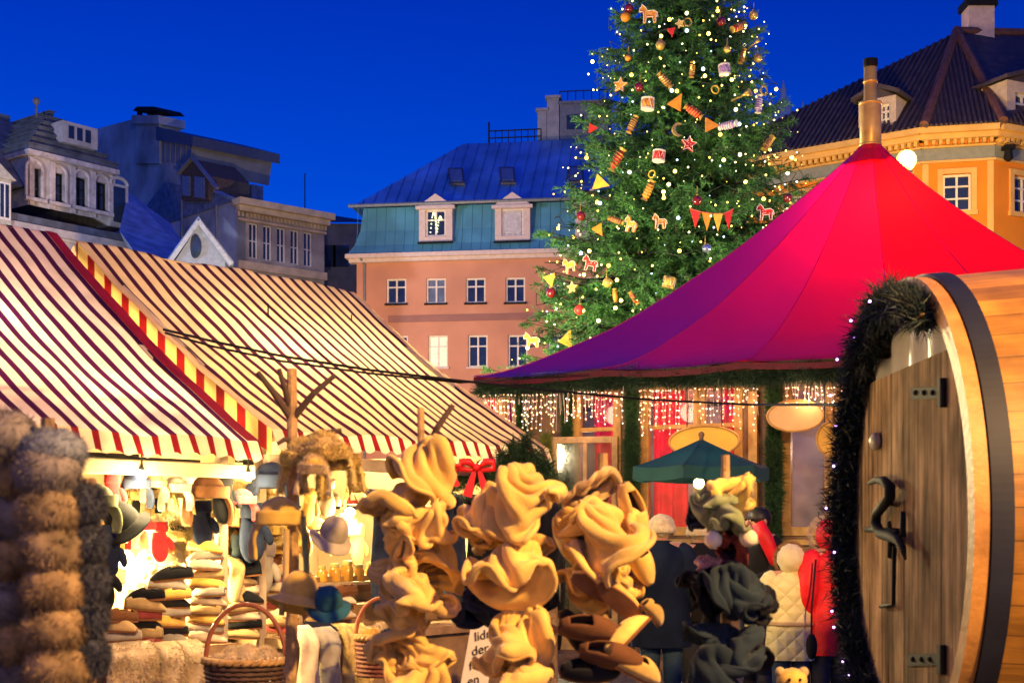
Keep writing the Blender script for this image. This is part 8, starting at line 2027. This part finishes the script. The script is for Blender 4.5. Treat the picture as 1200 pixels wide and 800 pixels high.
# ------------------------------------------------------------------ fur hat rack at the near edge
def fur_rack():
    Y = 3.4
    t = thing('hat_rack', 'tall rack of stacked grey brown fur hats', 'rack', (W(40, 800, Y).x, Y, 0))
    b = MB()
    for x in (8, 56, 104): p = W(x, 470, Y); b.tube([(p.x, p.y, 0), (p.x, p.y, W(x, 490 if x < 80 else 560, Y).z)], .018, 8)
    b.box((W(56, 800, Y).x, Y, .04), (.42, .4, .08)); b.build('pole', m_wood, t)
    def furry(nm, seed, mat, rx, rz):
        rng = np.random.default_rng(seed); b = MB(); b.ell((0, 0, 0), (rx, rx, rz), seg=22, rings=14, wob=.16, ws=3, seed=seed); o = b.build(nm, mat, None, smooth=True)
        d = rng.normal(size=(3200, 3)); d /= np.linalg.norm(d, axis=1, keepdims=True); P_ = d * np.array([rx, rx, rz]) * .93
        v, f = needles(P_, d + np.array([0, 0, -.45]) + .45 * rng.normal(size=d.shape), .018 * rng.uniform(.5, 1.4, 3200), .003, rng); poly_obj('fur', v, f, mat, o)
        tag(o, 'x', 'fur hat'); return Proto(o)
    pa = furry('fur_hat', 1, fur_gb, .082, .052); pb = furry('fur_hat', 2, M('bluish_fur', (.05, .055, .075), rough=.9, var=.4, scale=9), .046, .05)
    gm = M('brown_fur', (.27, .18, .09), rough=.9, var=.55, scale=10, trans=.1); gd = M('smoky_fur', (.16, .14, .14), rough=.9, var=.5, scale=10)
    for k in range(7):
        pa.put(W(8 - k * .8, 512 + k * 48, Y + .03), (0, .1, k * 1.3), (.95, .95, 1.25), f'{["dark", "brown"][k % 2]} fur hat, {ORD[k]}' + (' of' if k == 0 else ' from the top of') + ' the outer column at the rack edge', 'fur hats on the rack', {fur_gb: gd if k % 2 == 0 else gm})
    for k in range(6):
        pa.put(W(56 + k * 2.4, 552 + k * 46, Y - .08), (0, .08, k), (.95, .95, 1.22), f'{["smoky grey", "grey brown", "grey brown", "brown", "brown", "brown"][k]} fur hat, {ORD[k]}' + (' of' if k == 0 else ' from the top of') + ' the middle column on the rack', 'fur hats on the rack', None if k in (1, 2) else {fur_gb: gd if k == 0 else gm})
    for k in range(5):
        pb.put(W(100 + k * 1.2, 592 + k * 44, Y - .05), (0, 0, k), (1, 1, 1), f'blue black fur cap, {ORD[k]}' + (' of' if k == 0 else ' from the top of') + ' the slim column facing the stall', 'blue black fur caps on the rack')
    # crown cap over the middle column
    pa.put(W(62, 530, Y - .06), (0, 0, .4), (.95, .9, 1.1), 'bluish grey fur hat crowning the rack', None, {fur_gb: M('blue_grey_fur', (.15, .17, .22), rough=.9, var=.4, scale=9)})
    pa.close()
fur_rack()

# paper notice between the stands
def notice():
    Y = 6.2
    q = [W(553, 727, Y), W(584, 719, Y), W(570, 815, Y), W(536, 822, Y)]
    t = thing('paper_notice', 'tilted white paper notice with black lettering between felt hats', 'notice', (q[0] + q[2]) / 2)
    b = MB(); b.prism(q, V((0, .012, 0))); b.build('sheet', M('paper_white', (.72, .66, .6), rough=.9, var=.05), t)
    u = (q[1] - q[0]).normalized(); ang = math.atan2(u.z, u.x)
    for s, x, y in (('lidrs', 556, 743), ('der', 553, 760), ('felr', 550, 777), ('en', 548, 795)):
        c = bpy.data.curves.new('lettering', 'FONT'); c.body = s; c.size = 15 * Y / F; c.extrude = .0008; c.shear = .2
        o = bpy.data.objects.new('tmp', c); COL.objects.link(o)
        me = bpy.data.meshes.new_from_object(o.evaluated_get(bpy.context.evaluated_depsgraph_get())); bpy.data.objects.remove(o)
        me.materials.clear(); me.materials.append(m_black)
        w = bpy.data.objects.new('lettering', me); COL.objects.link(w); w.parent = t; w.location = W(x, y + 8, Y - .004) - t.location; w.rotation_euler = (PI / 2, -ang, 0)
    b = MB(); b.tube([(W(560, 800, Y).x, Y + .03, 0), (W(560, 800, Y).x, Y + .03, q[0].z - .05)], .012, 6); b.build('stake', m_wood, t)
notice()


def candle_lantern():
    Y = 8.8; p = W(648, 704, Y)
    t = thing('candle_lantern', 'small glowing candle lantern in the gap between hat stands', 'lantern', p)
    b = MB()
    for z in (0, .145): b.box(p + UP * z, (.1, .1, .012))
    for dx in (-.044, .044):
        for dy in (-.044, .044): b.box(p + V((dx, dy, .072)), (.008, .008, .132))
    b.lathe([(.05, .152), (.02, .2), (.01, .21)], 8, Matrix.Translation(p)); b.build('frame', m_black, t)
    b = MB(); b.lathe([(.022, .007), (.022, .075), (.004, .08)], 12, Matrix.Translation(p)); cd = b.build('candle', M('wax', (.8, .7, .5), rough=.5), t)
    b = MB(); b.lathe([(.004, .082), (.015, .1), (.003, .128)], 10, Matrix.Translation(p)); b.build('flame', glow('flame', (1, .6, .18), 30), cd)
    k = MB(); k.tube([(p.x, p.y, 0), (p.x, p.y, p.z - .008)], .03, 8); k.box((p.x, p.y, .02), (.3, .3, .04)); tag(k.build('lantern_post', m_wood), 'dark wooden post carrying the candle lantern', 'post')
    point('candle_light', p + V((0, -.08, .1)), 2.5, (1, .6, .25), .02)
candle_lantern()

# little furry hat on a short stake by the children
def low_hat():
    Y = 5.2; p = W(928, 796, Y)
    t = thing('plush_hat', 'pale tan plush hat with round ears low beside the cream coat child', 'hat', p)
    b = MB(); b.ell(p, (.058, .055, .045), seg=18, rings=12, wob=.1, ws=3); b.build('crown', f_yel, t, smooth=True)
    for d in (-1, 1): b = MB(); b.ell(p + V((d * .045, 0, .03)), .02, seg=10, rings=7); b.build('ear', f_tan, t, smooth=True)
    for d in (-1, 1): b = MB(); b.ell(p + V((d * .02, -.052, .006)), .007, seg=8, rings=6); b.build('eye', m_black, t, smooth=True)
    k = MB(); k.tube([(p.x, p.y, 0), (p.x, p.y, p.z - .03)], .015, 8); k.box((p.x, p.y, .02), (.25, .25, .04)); tag(k.build('display_stake', m_wood), 'short wooden stake under the plush hat', 'stake')
low_hat()

# ------------------------------------------------------------------ people
m_skin = M('skin', (.5, .28, .19), rough=.55, var=.08); m_jean = M('jeans', (.03, .06, .14), rough=.85, var=.25, scale=12); m_boot = M('boots', (.025, .02, .02), rough=.6)
m_dkt = M('dark_trousers', (.03, .035, .05), rough=.85, var=.2)


def quilt_mat():
    m = M('quilted_cream', (.82, .74, .34), rough=.6, var=.1, scale=6, sheen=.2); nt = m.node_tree; N, L = nt.nodes, nt.links; b = N['Principled BSDF']
    tc = N.new('ShaderNodeTexCoord'); prev = None
    for a in (45, -45):
        mp = N.new('ShaderNodeMapping'); mp.inputs['Rotation'].default_value = (0, rad(a), 0); L.new(tc.outputs['Object'], mp.inputs['Vector'])
        w = N.new('ShaderNodeTexWave'); w.inputs['Scale'].default_value = 3.2; w.inputs['Distortion'].default_value = .6; L.new(mp.outputs[0], w.inputs['Vector'])
        pw = N.new('ShaderNodeMath'); pw.operation = 'POWER'; pw.inputs[1].default_value = .35; L.new(w.outputs['Fac'], pw.inputs[0])
        if prev: mi = N.new('ShaderNodeMath'); mi.operation = 'MINIMUM'; L.new(prev.outputs[0], mi.inputs[0]); L.new(pw.outputs[0], mi.inputs[1]); prev = mi
        else: prev = pw
    bp = N.new('ShaderNodeBump'); bp.inputs['Strength'].default_value = .45; bp.inputs['Distance'].default_value = .03; L.new(prev.outputs[0], bp.inputs['Height']); L.new(bp.outputs[0], b.inputs['Normal'])
    return m


def person(lab, px, Y, H, yaw, coat, hem, coatw=1.0, legs=m_jean, hat=None, hatmat=None, arms=((.14, .03, .64, .13, -.05, .5),) * 2, hair=None, mitts=None, stride=0.0, belt=None, tilt=0):
    """yaw 0 faces the viewer, 180 faces away; hem is the coat's lower edge as a share of H"""
    X = (px - CX) * Y / F; O = V((X, Y, 0)); R = Matrix.Rotation(rad(yaw), 3, 'Z')
    T = lambda x, y, z: O + R @ V((x * H, y * H, z * H))
    t = thing('person', lab, 'person', O)
    s = stride
    J = {'pel': (0, 0, .53, .08), 'spi': (0, 0, .65, .075), 'che': (0, .0, .76, .085), 'nec': (0, 0, .85, .034), 'hea': (0, -.012, .905, .05), 'top': (0, -.006, .95, .042)}
    E = [('pel', 'spi'), ('spi', 'che'), ('che', 'nec'), ('nec', 'hea'), ('hea', 'top')]
    for k, sg in (('L', -1), ('R', 1)):
        a = arms[0 if sg < 0 else 1]
        J['sh' + k] = (sg * .105, 0, .81, .045); J['el' + k] = (sg * a[0], a[1], a[2], .032); J['wr' + k] = (sg * a[3], a[4], a[5], .024)
        dx, dy, dz = sg * (a[3] - a[0]), a[4] - a[1], a[5] - a[2]; ln = math.sqrt(dx * dx + dy * dy + dz * dz)
        J['ha' + k] = (sg * a[3] + dx / ln * .05, a[4] + dy / ln * .05, a[5] + dz / ln * .05, .026)
        J['th' + k] = (sg * (a[3] - .025) + dx / ln * .025, a[4] - .012 + dy / ln * .02, a[5] + dz / ln * .025, .011)
        J['hi' + k] = (sg * .05, 0, .5, .062); J['kn' + k] = (sg * .055, -.02 * 0 - s * sg, .28, .042); J['an' + k] = (sg * .057, s * sg * 1.6, .045, .03); J['to' + k] = (sg * .062, -.085 + s * sg * 1.6, .026, .026)
        E += [('che', 'sh' + k), ('sh' + k, 'el' + k), ('el' + k, 'wr' + k), ('wr' + k, 'ha' + k), ('wr' + k, 'th' + k), ('pel', 'hi' + k), ('hi' + k, 'kn' + k), ('kn' + k, 'an' + k), ('an' + k, 'to' + k)]
        for f_ in range(4):
            q = (f_ - 1.5) * .012; J[f'f{f_}{k}'] = (J['ha' + k][0] + dx / ln * (.045 - .004 * abs(f_ - 1)), J['ha' + k][1] + dy / ln * .045 + q, J['ha' + k][2] + dz / ln * .045 - .0, .0062); E.append(('ha' + k, f'f{f_}{k}'))
    keys = list(J); me = bpy.data.meshes.new('tmp'); me.from_pydata([T(*J[k][:3]) - O for k in keys], [(keys.index(a), keys.index(b)) for a, b in E], []); o = bpy.data.objects.new('tmp', me); COL.objects.link(o)
    o.modifiers.new('Skin', 'SKIN'); sv = me.skin_vertices[0].data
    for i, k in enumerate(keys): sv[i].radius = (J[k][3] * H,) * 2; sv[i].use_root = (k == 'pel')
    o.modifiers.new('Sub', 'SUBSURF').levels = 2; o.modifiers['Sub'].render_levels = 2
    bm_ = bpy.data.meshes.new_from_object(o.evaluated_get(bpy.context.evaluated_depsgraph_get())); bpy.data.objects.remove(o)
    bm_.name = 'body'; bm_.materials.clear(); bm_.materials.append(m_skin); bo = bpy.data.objects.new('body', bm_); COL.objects.link(bo); bo.parent = t
    for p in bm_.polygons: p.use_smooth = True
    # face
    f = MB(); f.ell(T(0, -.066, .9), (.009 * H, .014 * H, .016 * H), R, 8, 6); f.build('nose', m_skin, t, smooth=True)
    for d in (-1, 1):
        f = MB(); f.ell(T(d * .022, -.058, .915), .0075 * H, seg=8, rings=6); f.build('eye', m_black, t, smooth=True)
        f = MB(); f.ell(T(d * .056, 0, .905), (.008 * H, .014 * H, .02 * H), R, 8, 6); f.build('ear', m_skin, t, smooth=True)
    f = MB(); f.ell(T(0, -.057, .878), (.016 * H, .005 * H, .005 * H), R, 8, 5); f.build('mouth', M('lips', (.4, .12, .1), rough=.5), t, smooth=True)
    # coat with sleeves
    b = MB(); c = coatw
    prof = [(hem, .128 * c, .102 * c), (hem + .02, .13 * c, .104 * c), (hem + (.58 - hem) * .5, .124 * c, .1 * c), (.56, .117 * c, .094 * c), (.64, .112 * c, .09 * c), (.72, .122 * c, .094 * c), (.78, .126 * c, .088 * c), (.815, .112 * c, .075 * c), (.84, .066, .058), (.86, .045, .045)]
    n = 44; vs = []
    for z, rx, ry in prof:
        for k in range(n):
            a = 2 * PI * k / n; w = 1 + .06 * math.sin(5 * a + z * 9) * max(0, (.7 - z)) * 2 + .07 * noise.noise(V((math.cos(a) * 2, math.sin(a) * 2, z * 9 + px)))
            vs.append(T(rx * math.cos(a) * w, ry * math.sin(a) * w, z))
    b.add(vs, [(i * n + k, i * n + (k + 1) % n, (i + 1) * n + (k + 1) % n, (i + 1) * n + k) for i in range(len(prof) - 1) for k in range(n)])
    for k, sg in (('L', -1), ('R', 1)):
        sh, el, wr = J['sh' + k], J['el' + k], J['wr' + k]
        q = [T(sg * .07, 0, .815), T(*sh[:3]), T(sh[0] + (el[0] - sh[0]) * .5 + sg * .008, (sh[1] + el[1]) / 2, (sh[2] + el[2]) / 2), T(*el[:3]), T((el[0] + wr[0]) / 2, (el[1] + wr[1]) / 2, (el[2] + wr[2]) / 2), T(*wr[:3])]
        b.tube(q, [.05 * H, .056 * H * c, .054 * H * c, .05 * H * c, .046 * H * c, .04 * H], 14)
    b.build('coat', coat, t, smooth=True, sub=1)
    if belt:
        z, mt = belt; f = MB(); f.lathe([(.122 * H * c, (z - .012) * H), (.126 * H * c, z * H), (.122 * H * c, (z + .012) * H)], 24, Matrix.Translation(O) @ R.to_4x4(), sy=.82); f.build('belt', mt, t, smooth=True)
    # trousers and boots
    b = MB(); bt = MB()
    for k in 'LR':
        hi, kn, an, to = J['hi' + k], J['kn' + k], J['an' + k], J['to' + k]
        b.tube([T(hi[0], hi[1], hi[2] + .03), T(*hi[:3]), T(*kn[:3]), T(an[0], an[1], an[2] + .03)], [.068 * H, .068 * H, .05 * H, .042 * H], 12)
        bt.tube([T(an[0], an[1], .13), T(an[0], an[1], .06), T(an[0], an[1] - .01, .03), T(to[0], to[1] + .03, .026), T(to[0], to[1] - .015, .02)], [.044 * H, .042 * H, .036 * H, .032 * H, .016 * H], 12)
    b.build('trousers', legs, t, smooth=True); bt.build('boots', m_boot, t, smooth=True)
    if hat == 'knit':
        b = MB(); b.ell(T(0, .0, .93), (.068 * H, .072 * H, .062 * H), R, 24, 16, wob=.1, ws=5); b.lathe([(.069 * H, .895 * H), (.074 * H, .905 * H), (.073 * H, .93 * H), (.066 * H, .935 * H)], 20, Matrix.Translation(O)); b.build('knit_hat', hatmat, t, smooth=True)
    if hat == 'hood':
        b = MB(); b.ell(T(0, .012, .915), (.078 * H, .08 * H, .085 * H), R, 30, 20, wob=.13, ws=4, seed=int(px)); hd = b.build('hood', hatmat[0], t, smooth=True)
        rng = np.random.default_rng(int(px)); A_ = []; B_ = []
        for _ in range(1800):
            a = rng.uniform(0, 2 * PI); p = T(.078 * math.cos(a), -.045 + .01 * rng.normal(), .91 + .088 * math.sin(a)); A_.append(list(p)); B_.append(list(R @ V((math.cos(a), -.3, math.sin(a))) + V(rng.normal(size=3)) * .5))
        v, f = needles(np.array(A_), np.array(B_), .035, .005, rng); poly_obj('fur_trim', v, f, hatmat[1], hd)
    if hat == 'hooddown':
        b = MB(); b.ell(T(0, .07, .815), (.095 * H, .05 * H, .05 * H), R, 18, 10, wob=.12, seed=3); b.build('hood', coat, t, smooth=True)
    if hair:
        b = MB(); b.ell(T(0, .012, .925), (.062 * H, .066 * H, .06 * H), R, 18, 12, wob=.1); b.build('hair', hair, t, smooth=True)
    if mitts:
        for k in 'LR':
            b = MB(); p = V(J['ha' + k][:3]); w = V(J['wr' + k][:3]); th = V(J['th' + k][:3]); fi = V(J['f1' + k][:3])
            b.tube([T(*w), T(*p), T(*(p.lerp(fi, .6))), T(*fi)], [.03 * H, .036 * H, .03 * H, .014 * H], 12); b.tube([T(*w), T(*th), T(*(th + (th - w) * .4))], [.014 * H, .017 * H, .01 * H], 8); b.build('mitten', mitts, t, smooth=True)
    return t, T


m_navy = M('navy_coat', (.008, .015, .035), rough=.85, var=.3, scale=4, bump=.3, bscale=9, spec=.1); m_rcoat = M('red_coat', (.75, .012, .02), rough=.55, var=.25, scale=7, bump=.5, bscale=12)
m_blk = M('black_jacket', (.01, .011, .014), rough=.7, var=.3, spec=.15); m_knit = M('cream_knit', (.78, .68, .42), rough=.95, var=.2, scale=30, bump=.8, bscale=90)
m_hair = M('black_hair', (.012, .01, .01), rough=.5); m_furt = M('hood_fur', (.35, .2, .08), rough=.9, var=.4, scale=9); qm = quilt_mat()
person('person in a long navy coat and cream knit hat seen from behind', 775, 11.7, 1.71, 176, m_navy, .33, 1.18, M('blue_trousers', (.03, .07, .12), rough=.8, var=.2), 'knit', m_knit)
t_, T_ = person('person in a cream knit hat and black jacket hidden behind olive hats', 820, 12.1, 1.68, 190, m_blk, .45, 1.0, m_dkt, 'knit', m_knit)
person('black haired person in a black jacket with red scarf looking towards the stalls', 888, 12.6, 1.8, -60, m_blk, .42, 1.0, m_dkt, None, None, hair=m_hair, arms=((.14, .02, .64, .07, -.12, .6), (.14, .02, .64, .07, -.13, .58)), belt=None)
X_ = W(903, 640, 12.4)
b = MB(); b.tube([W(888, 612, 12.38), W(898, 632, 12.36), W(908, 655, 12.36), W(912, 672, 12.38)], [.06, .07, .06, .03], 10); tag(b.build('red_scarf', m_rcoat, None, smooth=True), 'red scarf hanging on the black haired person beside the garland column', 'scarf')
person('child in a quilted cream coat with fur edged hood, seen from behind', 927, 11.0, 1.45, 172, qm, .36, 1.15, m_jean, 'hood', (M('cream_hood', (.8, .72, .42), rough=.8, var=.12), m_furt), arms=((.14, .02, .64, .12, -.1, .56), (.16, .02, .66, .2, -.08, .58)), mitts=qm, belt=(.56, M('belt_cream', (.55, .4, .2), rough=.7)))
person('person in a bright red padded coat and red hood beside the barrel hut', 973, 11.0, 1.66, 200, m_rcoat, .34, 1.05, m_dkt, 'hood', (M('red_hood', (.6, .01, .02), rough=.6, var=.15), M('pale_fur', (.6, .5, .42), rough=.9, var=.3)))
# shoulder bag at the red coat
p = W(951, 757, 10.7); t = thing('shoulder_bag', 'black shoulder bag hanging between the cream coat child and the red coat', 'bag', p)
b = MB(); b.ell(p, (.045, .035, .1), seg=16, rings=10, wob=.1); b.build('pouch', m_blk, t, smooth=True)
b = MB(); b.tube([p + UP * .1, W(951, 715, 10.7), W(956, 655, 10.75)], .008, 6); b.build('strap', m_blk, t)

# ------------------------------------------------------------------ giant barrel hut
def barrel():
    A = V((1, -.023, 0)).normalized(); Hh = V((-A.y, A.x, 0)); R0 = 1.09
    C = V((1.79, 6.28, 1.62))
    Q = lambda s, h, z: C + A * s + Hh * h + UP * z
    root = thing('barrel_hut', 'giant wooden barrel hut with plank door and dark hoops', 'hut', (C.x + 1.2, C.y, 0))
    rr = lambda s: R0 * (1 + .075 * math.sin(min(max(s, 0) / 2.6, 1) * PI))
    m_st = planks('stave_wood', (.44, .2, .025), 1, .125, .2, .5, .08, (1.6, 22, 1), .035)
    Lb = 2.6
    b = MB(); b.grid(lambda u, v: Q(Lb * v, rr(Lb * v) * math.cos(2 * PI * u), rr(Lb * v) * math.sin(2 * PI * u)), 112, 20, closed_u=True, uvfn=lambda u, v: (Lb * v, u * 2 * PI * R0))
    b.build('staves', m_st, root, smooth=True, recalc=False)
    # chime: end grain ring
    def ringpart(nm, mt, prof, n=200, bevel=0):
        b = MB(); k = len(prof); vs = []
        for i in range(n):
            a = 2 * PI * i / n
            for s, r in prof: vs.append(Q(s, r * math.cos(a), r * math.sin(a)))
        b.add(vs, [(i * k + j, i * k + (j + 1) % k, ((i + 1) % n) * k + (j + 1) % k, ((i + 1) % n) * k + j) for i in range(n) for j in range(k)]); return b.build(nm, mt, root, smooth=False)
    ringpart('chime', M('chime_wood', (.4, .19, .045), rough=.5, var=.3, scale=8, bump=.2), [(-.01, R0 - .07), (-.01, R0 + .012), (.05, R0 + .012), (.05, R0 - .07)])
    hp = M('hoop_steel', (.012, .015, .03), rough=.6, metal=.3, var=.3, scale=5)
    ringpart('hoop', hp, [(.053, rr(.05) + .003), (.053, rr(.05) + .02), (.135, rr(.135) + .02), (.135, rr(.135) + .003)])
    ringpart('hoop', hp, [(2.3, rr(2.3) + .003), (2.3, rr(2.3) + .016), (2.42, rr(2.42) + .016), (2.42, rr(2.42) + .003)])
    # front head: dark recessed boards
    b = MB(); b.grid(lambda u, v: Q(.09, max(v, .001) * (R0 - .06) * math.cos(2 * PI * u), max(v, .001) * (R0 - .06) * math.sin(2 * PI * u)), 64, 6, closed_u=True, uvfn=lambda u, v: (v * R0 * math.cos(2 * PI * u), v * R0 * math.sin(2 * PI * u)))
    b.build('head', planks('head_boards', (.2, .11, .05), 0, .14, .3, .7, 0, (16, 1.5, 1), .05), root, recalc=False)
    b = MB(); b.grid(lambda u, v: Q(Lb - .06, max(v, .001) * (R0 - .04) * math.cos(2 * PI * u), max(v, .001) * (R0 - .04) * math.sin(2 * PI * u)), 48, 4, closed_u=True, uvfn=lambda u, v: (v * R0 * math.cos(2 * PI * u), v * R0 * math.sin(2 * PI * u)))
    b.build('rear_head', MATS.get('counter_boards'), root, recalc=False)
    # door: clipped round of upright planks
    Rd = R0 - .1; zt = .70
    a1 = math.asin(zt / Rd)
    ol = [(Rd * math.cos(a), Rd * math.sin(a)) for a in [PI - a1 + (PI + 2 * a1) * k / 48 for k in range(49)]]
    ol = [(x, z) for x, z in ol]
    b = MB(); d0, d1 = .055, .01
    n = len(ol); vs = [Q(d0, x, z) for x, z in ol] + [Q(d1, x, z) for x, z in ol]
    base = len(b.v); b.add(vs, [tuple(range(n, 2 * n))] + [(i, (i + 1) % n, n + (i + 1) % n, n + i) for i in range(n)])
    b.uv[0] = [(x, z) for x, z in ol]
    m_dr = planks('door_planks', (.43, .29, .155), 0, .2, .6, .9, 0, (13, 1.1, 1), .02)
    dr = b.build('door', m_dr, root, recalc=True)
    # pale cloth over the arch above the door
    b = MB(); xs = [-.62 + 1.24 * k / 40 for k in range(41)]
    top = lambda x: min(math.sqrt(max(Rd * Rd - x * x, 0)) - .02, .9 + .05 * math.sin(x * 9 + 1) - .12 * abs(x))
    b.grid(lambda u, v: Q(.04 + .02 * math.sin(u * 25), -.62 + 1.24 * u, zt - .06 + (max(top(-.62 + 1.24 * u), zt) - zt + .06) * v), 40, 6)
    b.build('fanlight_cloth', M('grey_plastic_sheet', (.55, .52, .45), rough=.35, var=.15, scale=8, trans=.3), root, smooth=True, recalc=False)
    # ironwork placed on the door plane
    pn = V((-A.x, -A.y, 0))
    def D(px, py, out=.0):
        o = V((0, 0, CAMZ)); d = V(((px - CX) / F, 1, (HY - py) / F)); P0 = Q(.01 - out, 0, 0)
        return o + d * ((P0 - o).dot(pn) / d.dot(pn))
    for (x0, x1, y, s_) in ((1069, 1104, 460, 1), (1066, 1104, 772, 1)):
        b = MB()
        q = [D(x0, y - 6), D(x1, y - 7), D(x1, y + 7), D(x0, y + 8)]; b.hexa(q, [p + pn * .008 for p in q])
        q = [D(x1 - 3, y - 17), D(x1 + 4, y - 17), D(x1 + 4, y + 17), D(x1 - 3, y + 17)]; b.hexa([p + pn * .001 for p in q], [p + pn * .012 for p in q])
        b.tube([D(x1 + 1, y - 17, .014), D(x1 + 1, y + 17, .014)], .013, 8)
        for x in (x0 + 4, x0 + 14, x0 + 24): b.ell(D(x, y, .01), .012, seg=8, rings=5)
        b.build('hinge', m_black, dr)
    S_ = [(1019, 566), (1027, 562), (1036, 563), (1043, 571), (1043, 582), (1035, 592), (1027, 602), (1026, 614), (1032, 625), (1043, 628), (1052, 632), (1058, 642), (1061, 655)]
    b = MB(); b.tube([D(x, y, .05) for x, y in S_], [.01, .017, .023, .026, .026, .024, .024, .026, .026, .026, .022, .016, .006], 10)
    for x, y in ((1040, 588), (1046, 630)): b.tube([D(x, y, -.005), D(x, y, .05)], .014, 8)
    b.build('latch_handle', m_black, dr, smooth=True)
    b = MB(); b.tube([D(1015, 620, .03), D(1052, 622, .03)], .014, 8); b.tube([D(1044, 612, -.005), D(1044, 652, .025)], .016, 8); b.tube([D(1048, 640, .02), D(1047, 708, .02), D(1032, 710, .02)], .010, 8); b.tube([D(1058, 600, .02), D(1058, 628, .03)], .014, 8)
    b.build('latch', m_black, dr, smooth=True)
    b = MB(); b.ell(D(1026, 517, .02), (.03, .05, .045), seg=14, rings=9); b.build('knob', M('pale_knob', (.3, .26, .2), rough=.35), dr, smooth=True)
    # cradle
    b = MB()
    for s in (.5, 2.0):
        P_ = [(-.9, -1.62), (.9, -1.62), (.95, -.62), (.8, -.78), (.4, -1.05), (0, -1.17), (-.4, -1.05), (-.8, -.78), (-.95, -.62)]
        b.prism([Q(s, h, z) for h, z in P_], A * .12)
    b.build('cradle', m_wood, root)
    # fir wreath round the far rim, with a few violet lights
    an = [rad(128 - 0) + 0 * k for k in range(1)]
    path = [Q(-.05, (R0 - .09) * math.cos(a), (R0 - .09) * math.sin(a)) for a in [rad(122 - 2.0 * k) for k in range(0, 98)]]
    t = thing('fir_wreath', 'dark fir wreath with violet lights round the barrel door rim', 'wreath', path[20])
    b = MB(); b.tube(path, .022, 6); b.build('rope', m_wood, t)
    fir_rope('fir', path, .115, 8000, M('dark_wreath_fir', (.008, .02, .022), rough=.6, var=.5, scale=4), t, 71, .075, .007)
    fir_rope('fir_tuft', path[10:96:1], .14, 900, MATS['dark_wreath_fir'], t, 72, .1, .006)
    gv = glow('violet_bulb', (.55, .25, 1), 14); s = MB(); s.ell((0, 0, 0), .006, seg=7, rings=5); o = s.build('bulb', gv); md = o.data; bpy.data.objects.remove(o)
    rr_ = random.Random(4)
    for k in (14, 24, 30, 33, 40, 47, 52, 60, 66, 74, 79, 83, 88, 91):
        o = bpy.data.objects.new('bulb', md); COL.objects.link(o); o.parent = t; o.location = path[k] + V((-.1, -.02, 0)) + V((rr_.uniform(-.05, .05), rr_.uniform(-.05, .05), rr_.uniform(-.05, .05))) - t.location
barrel()
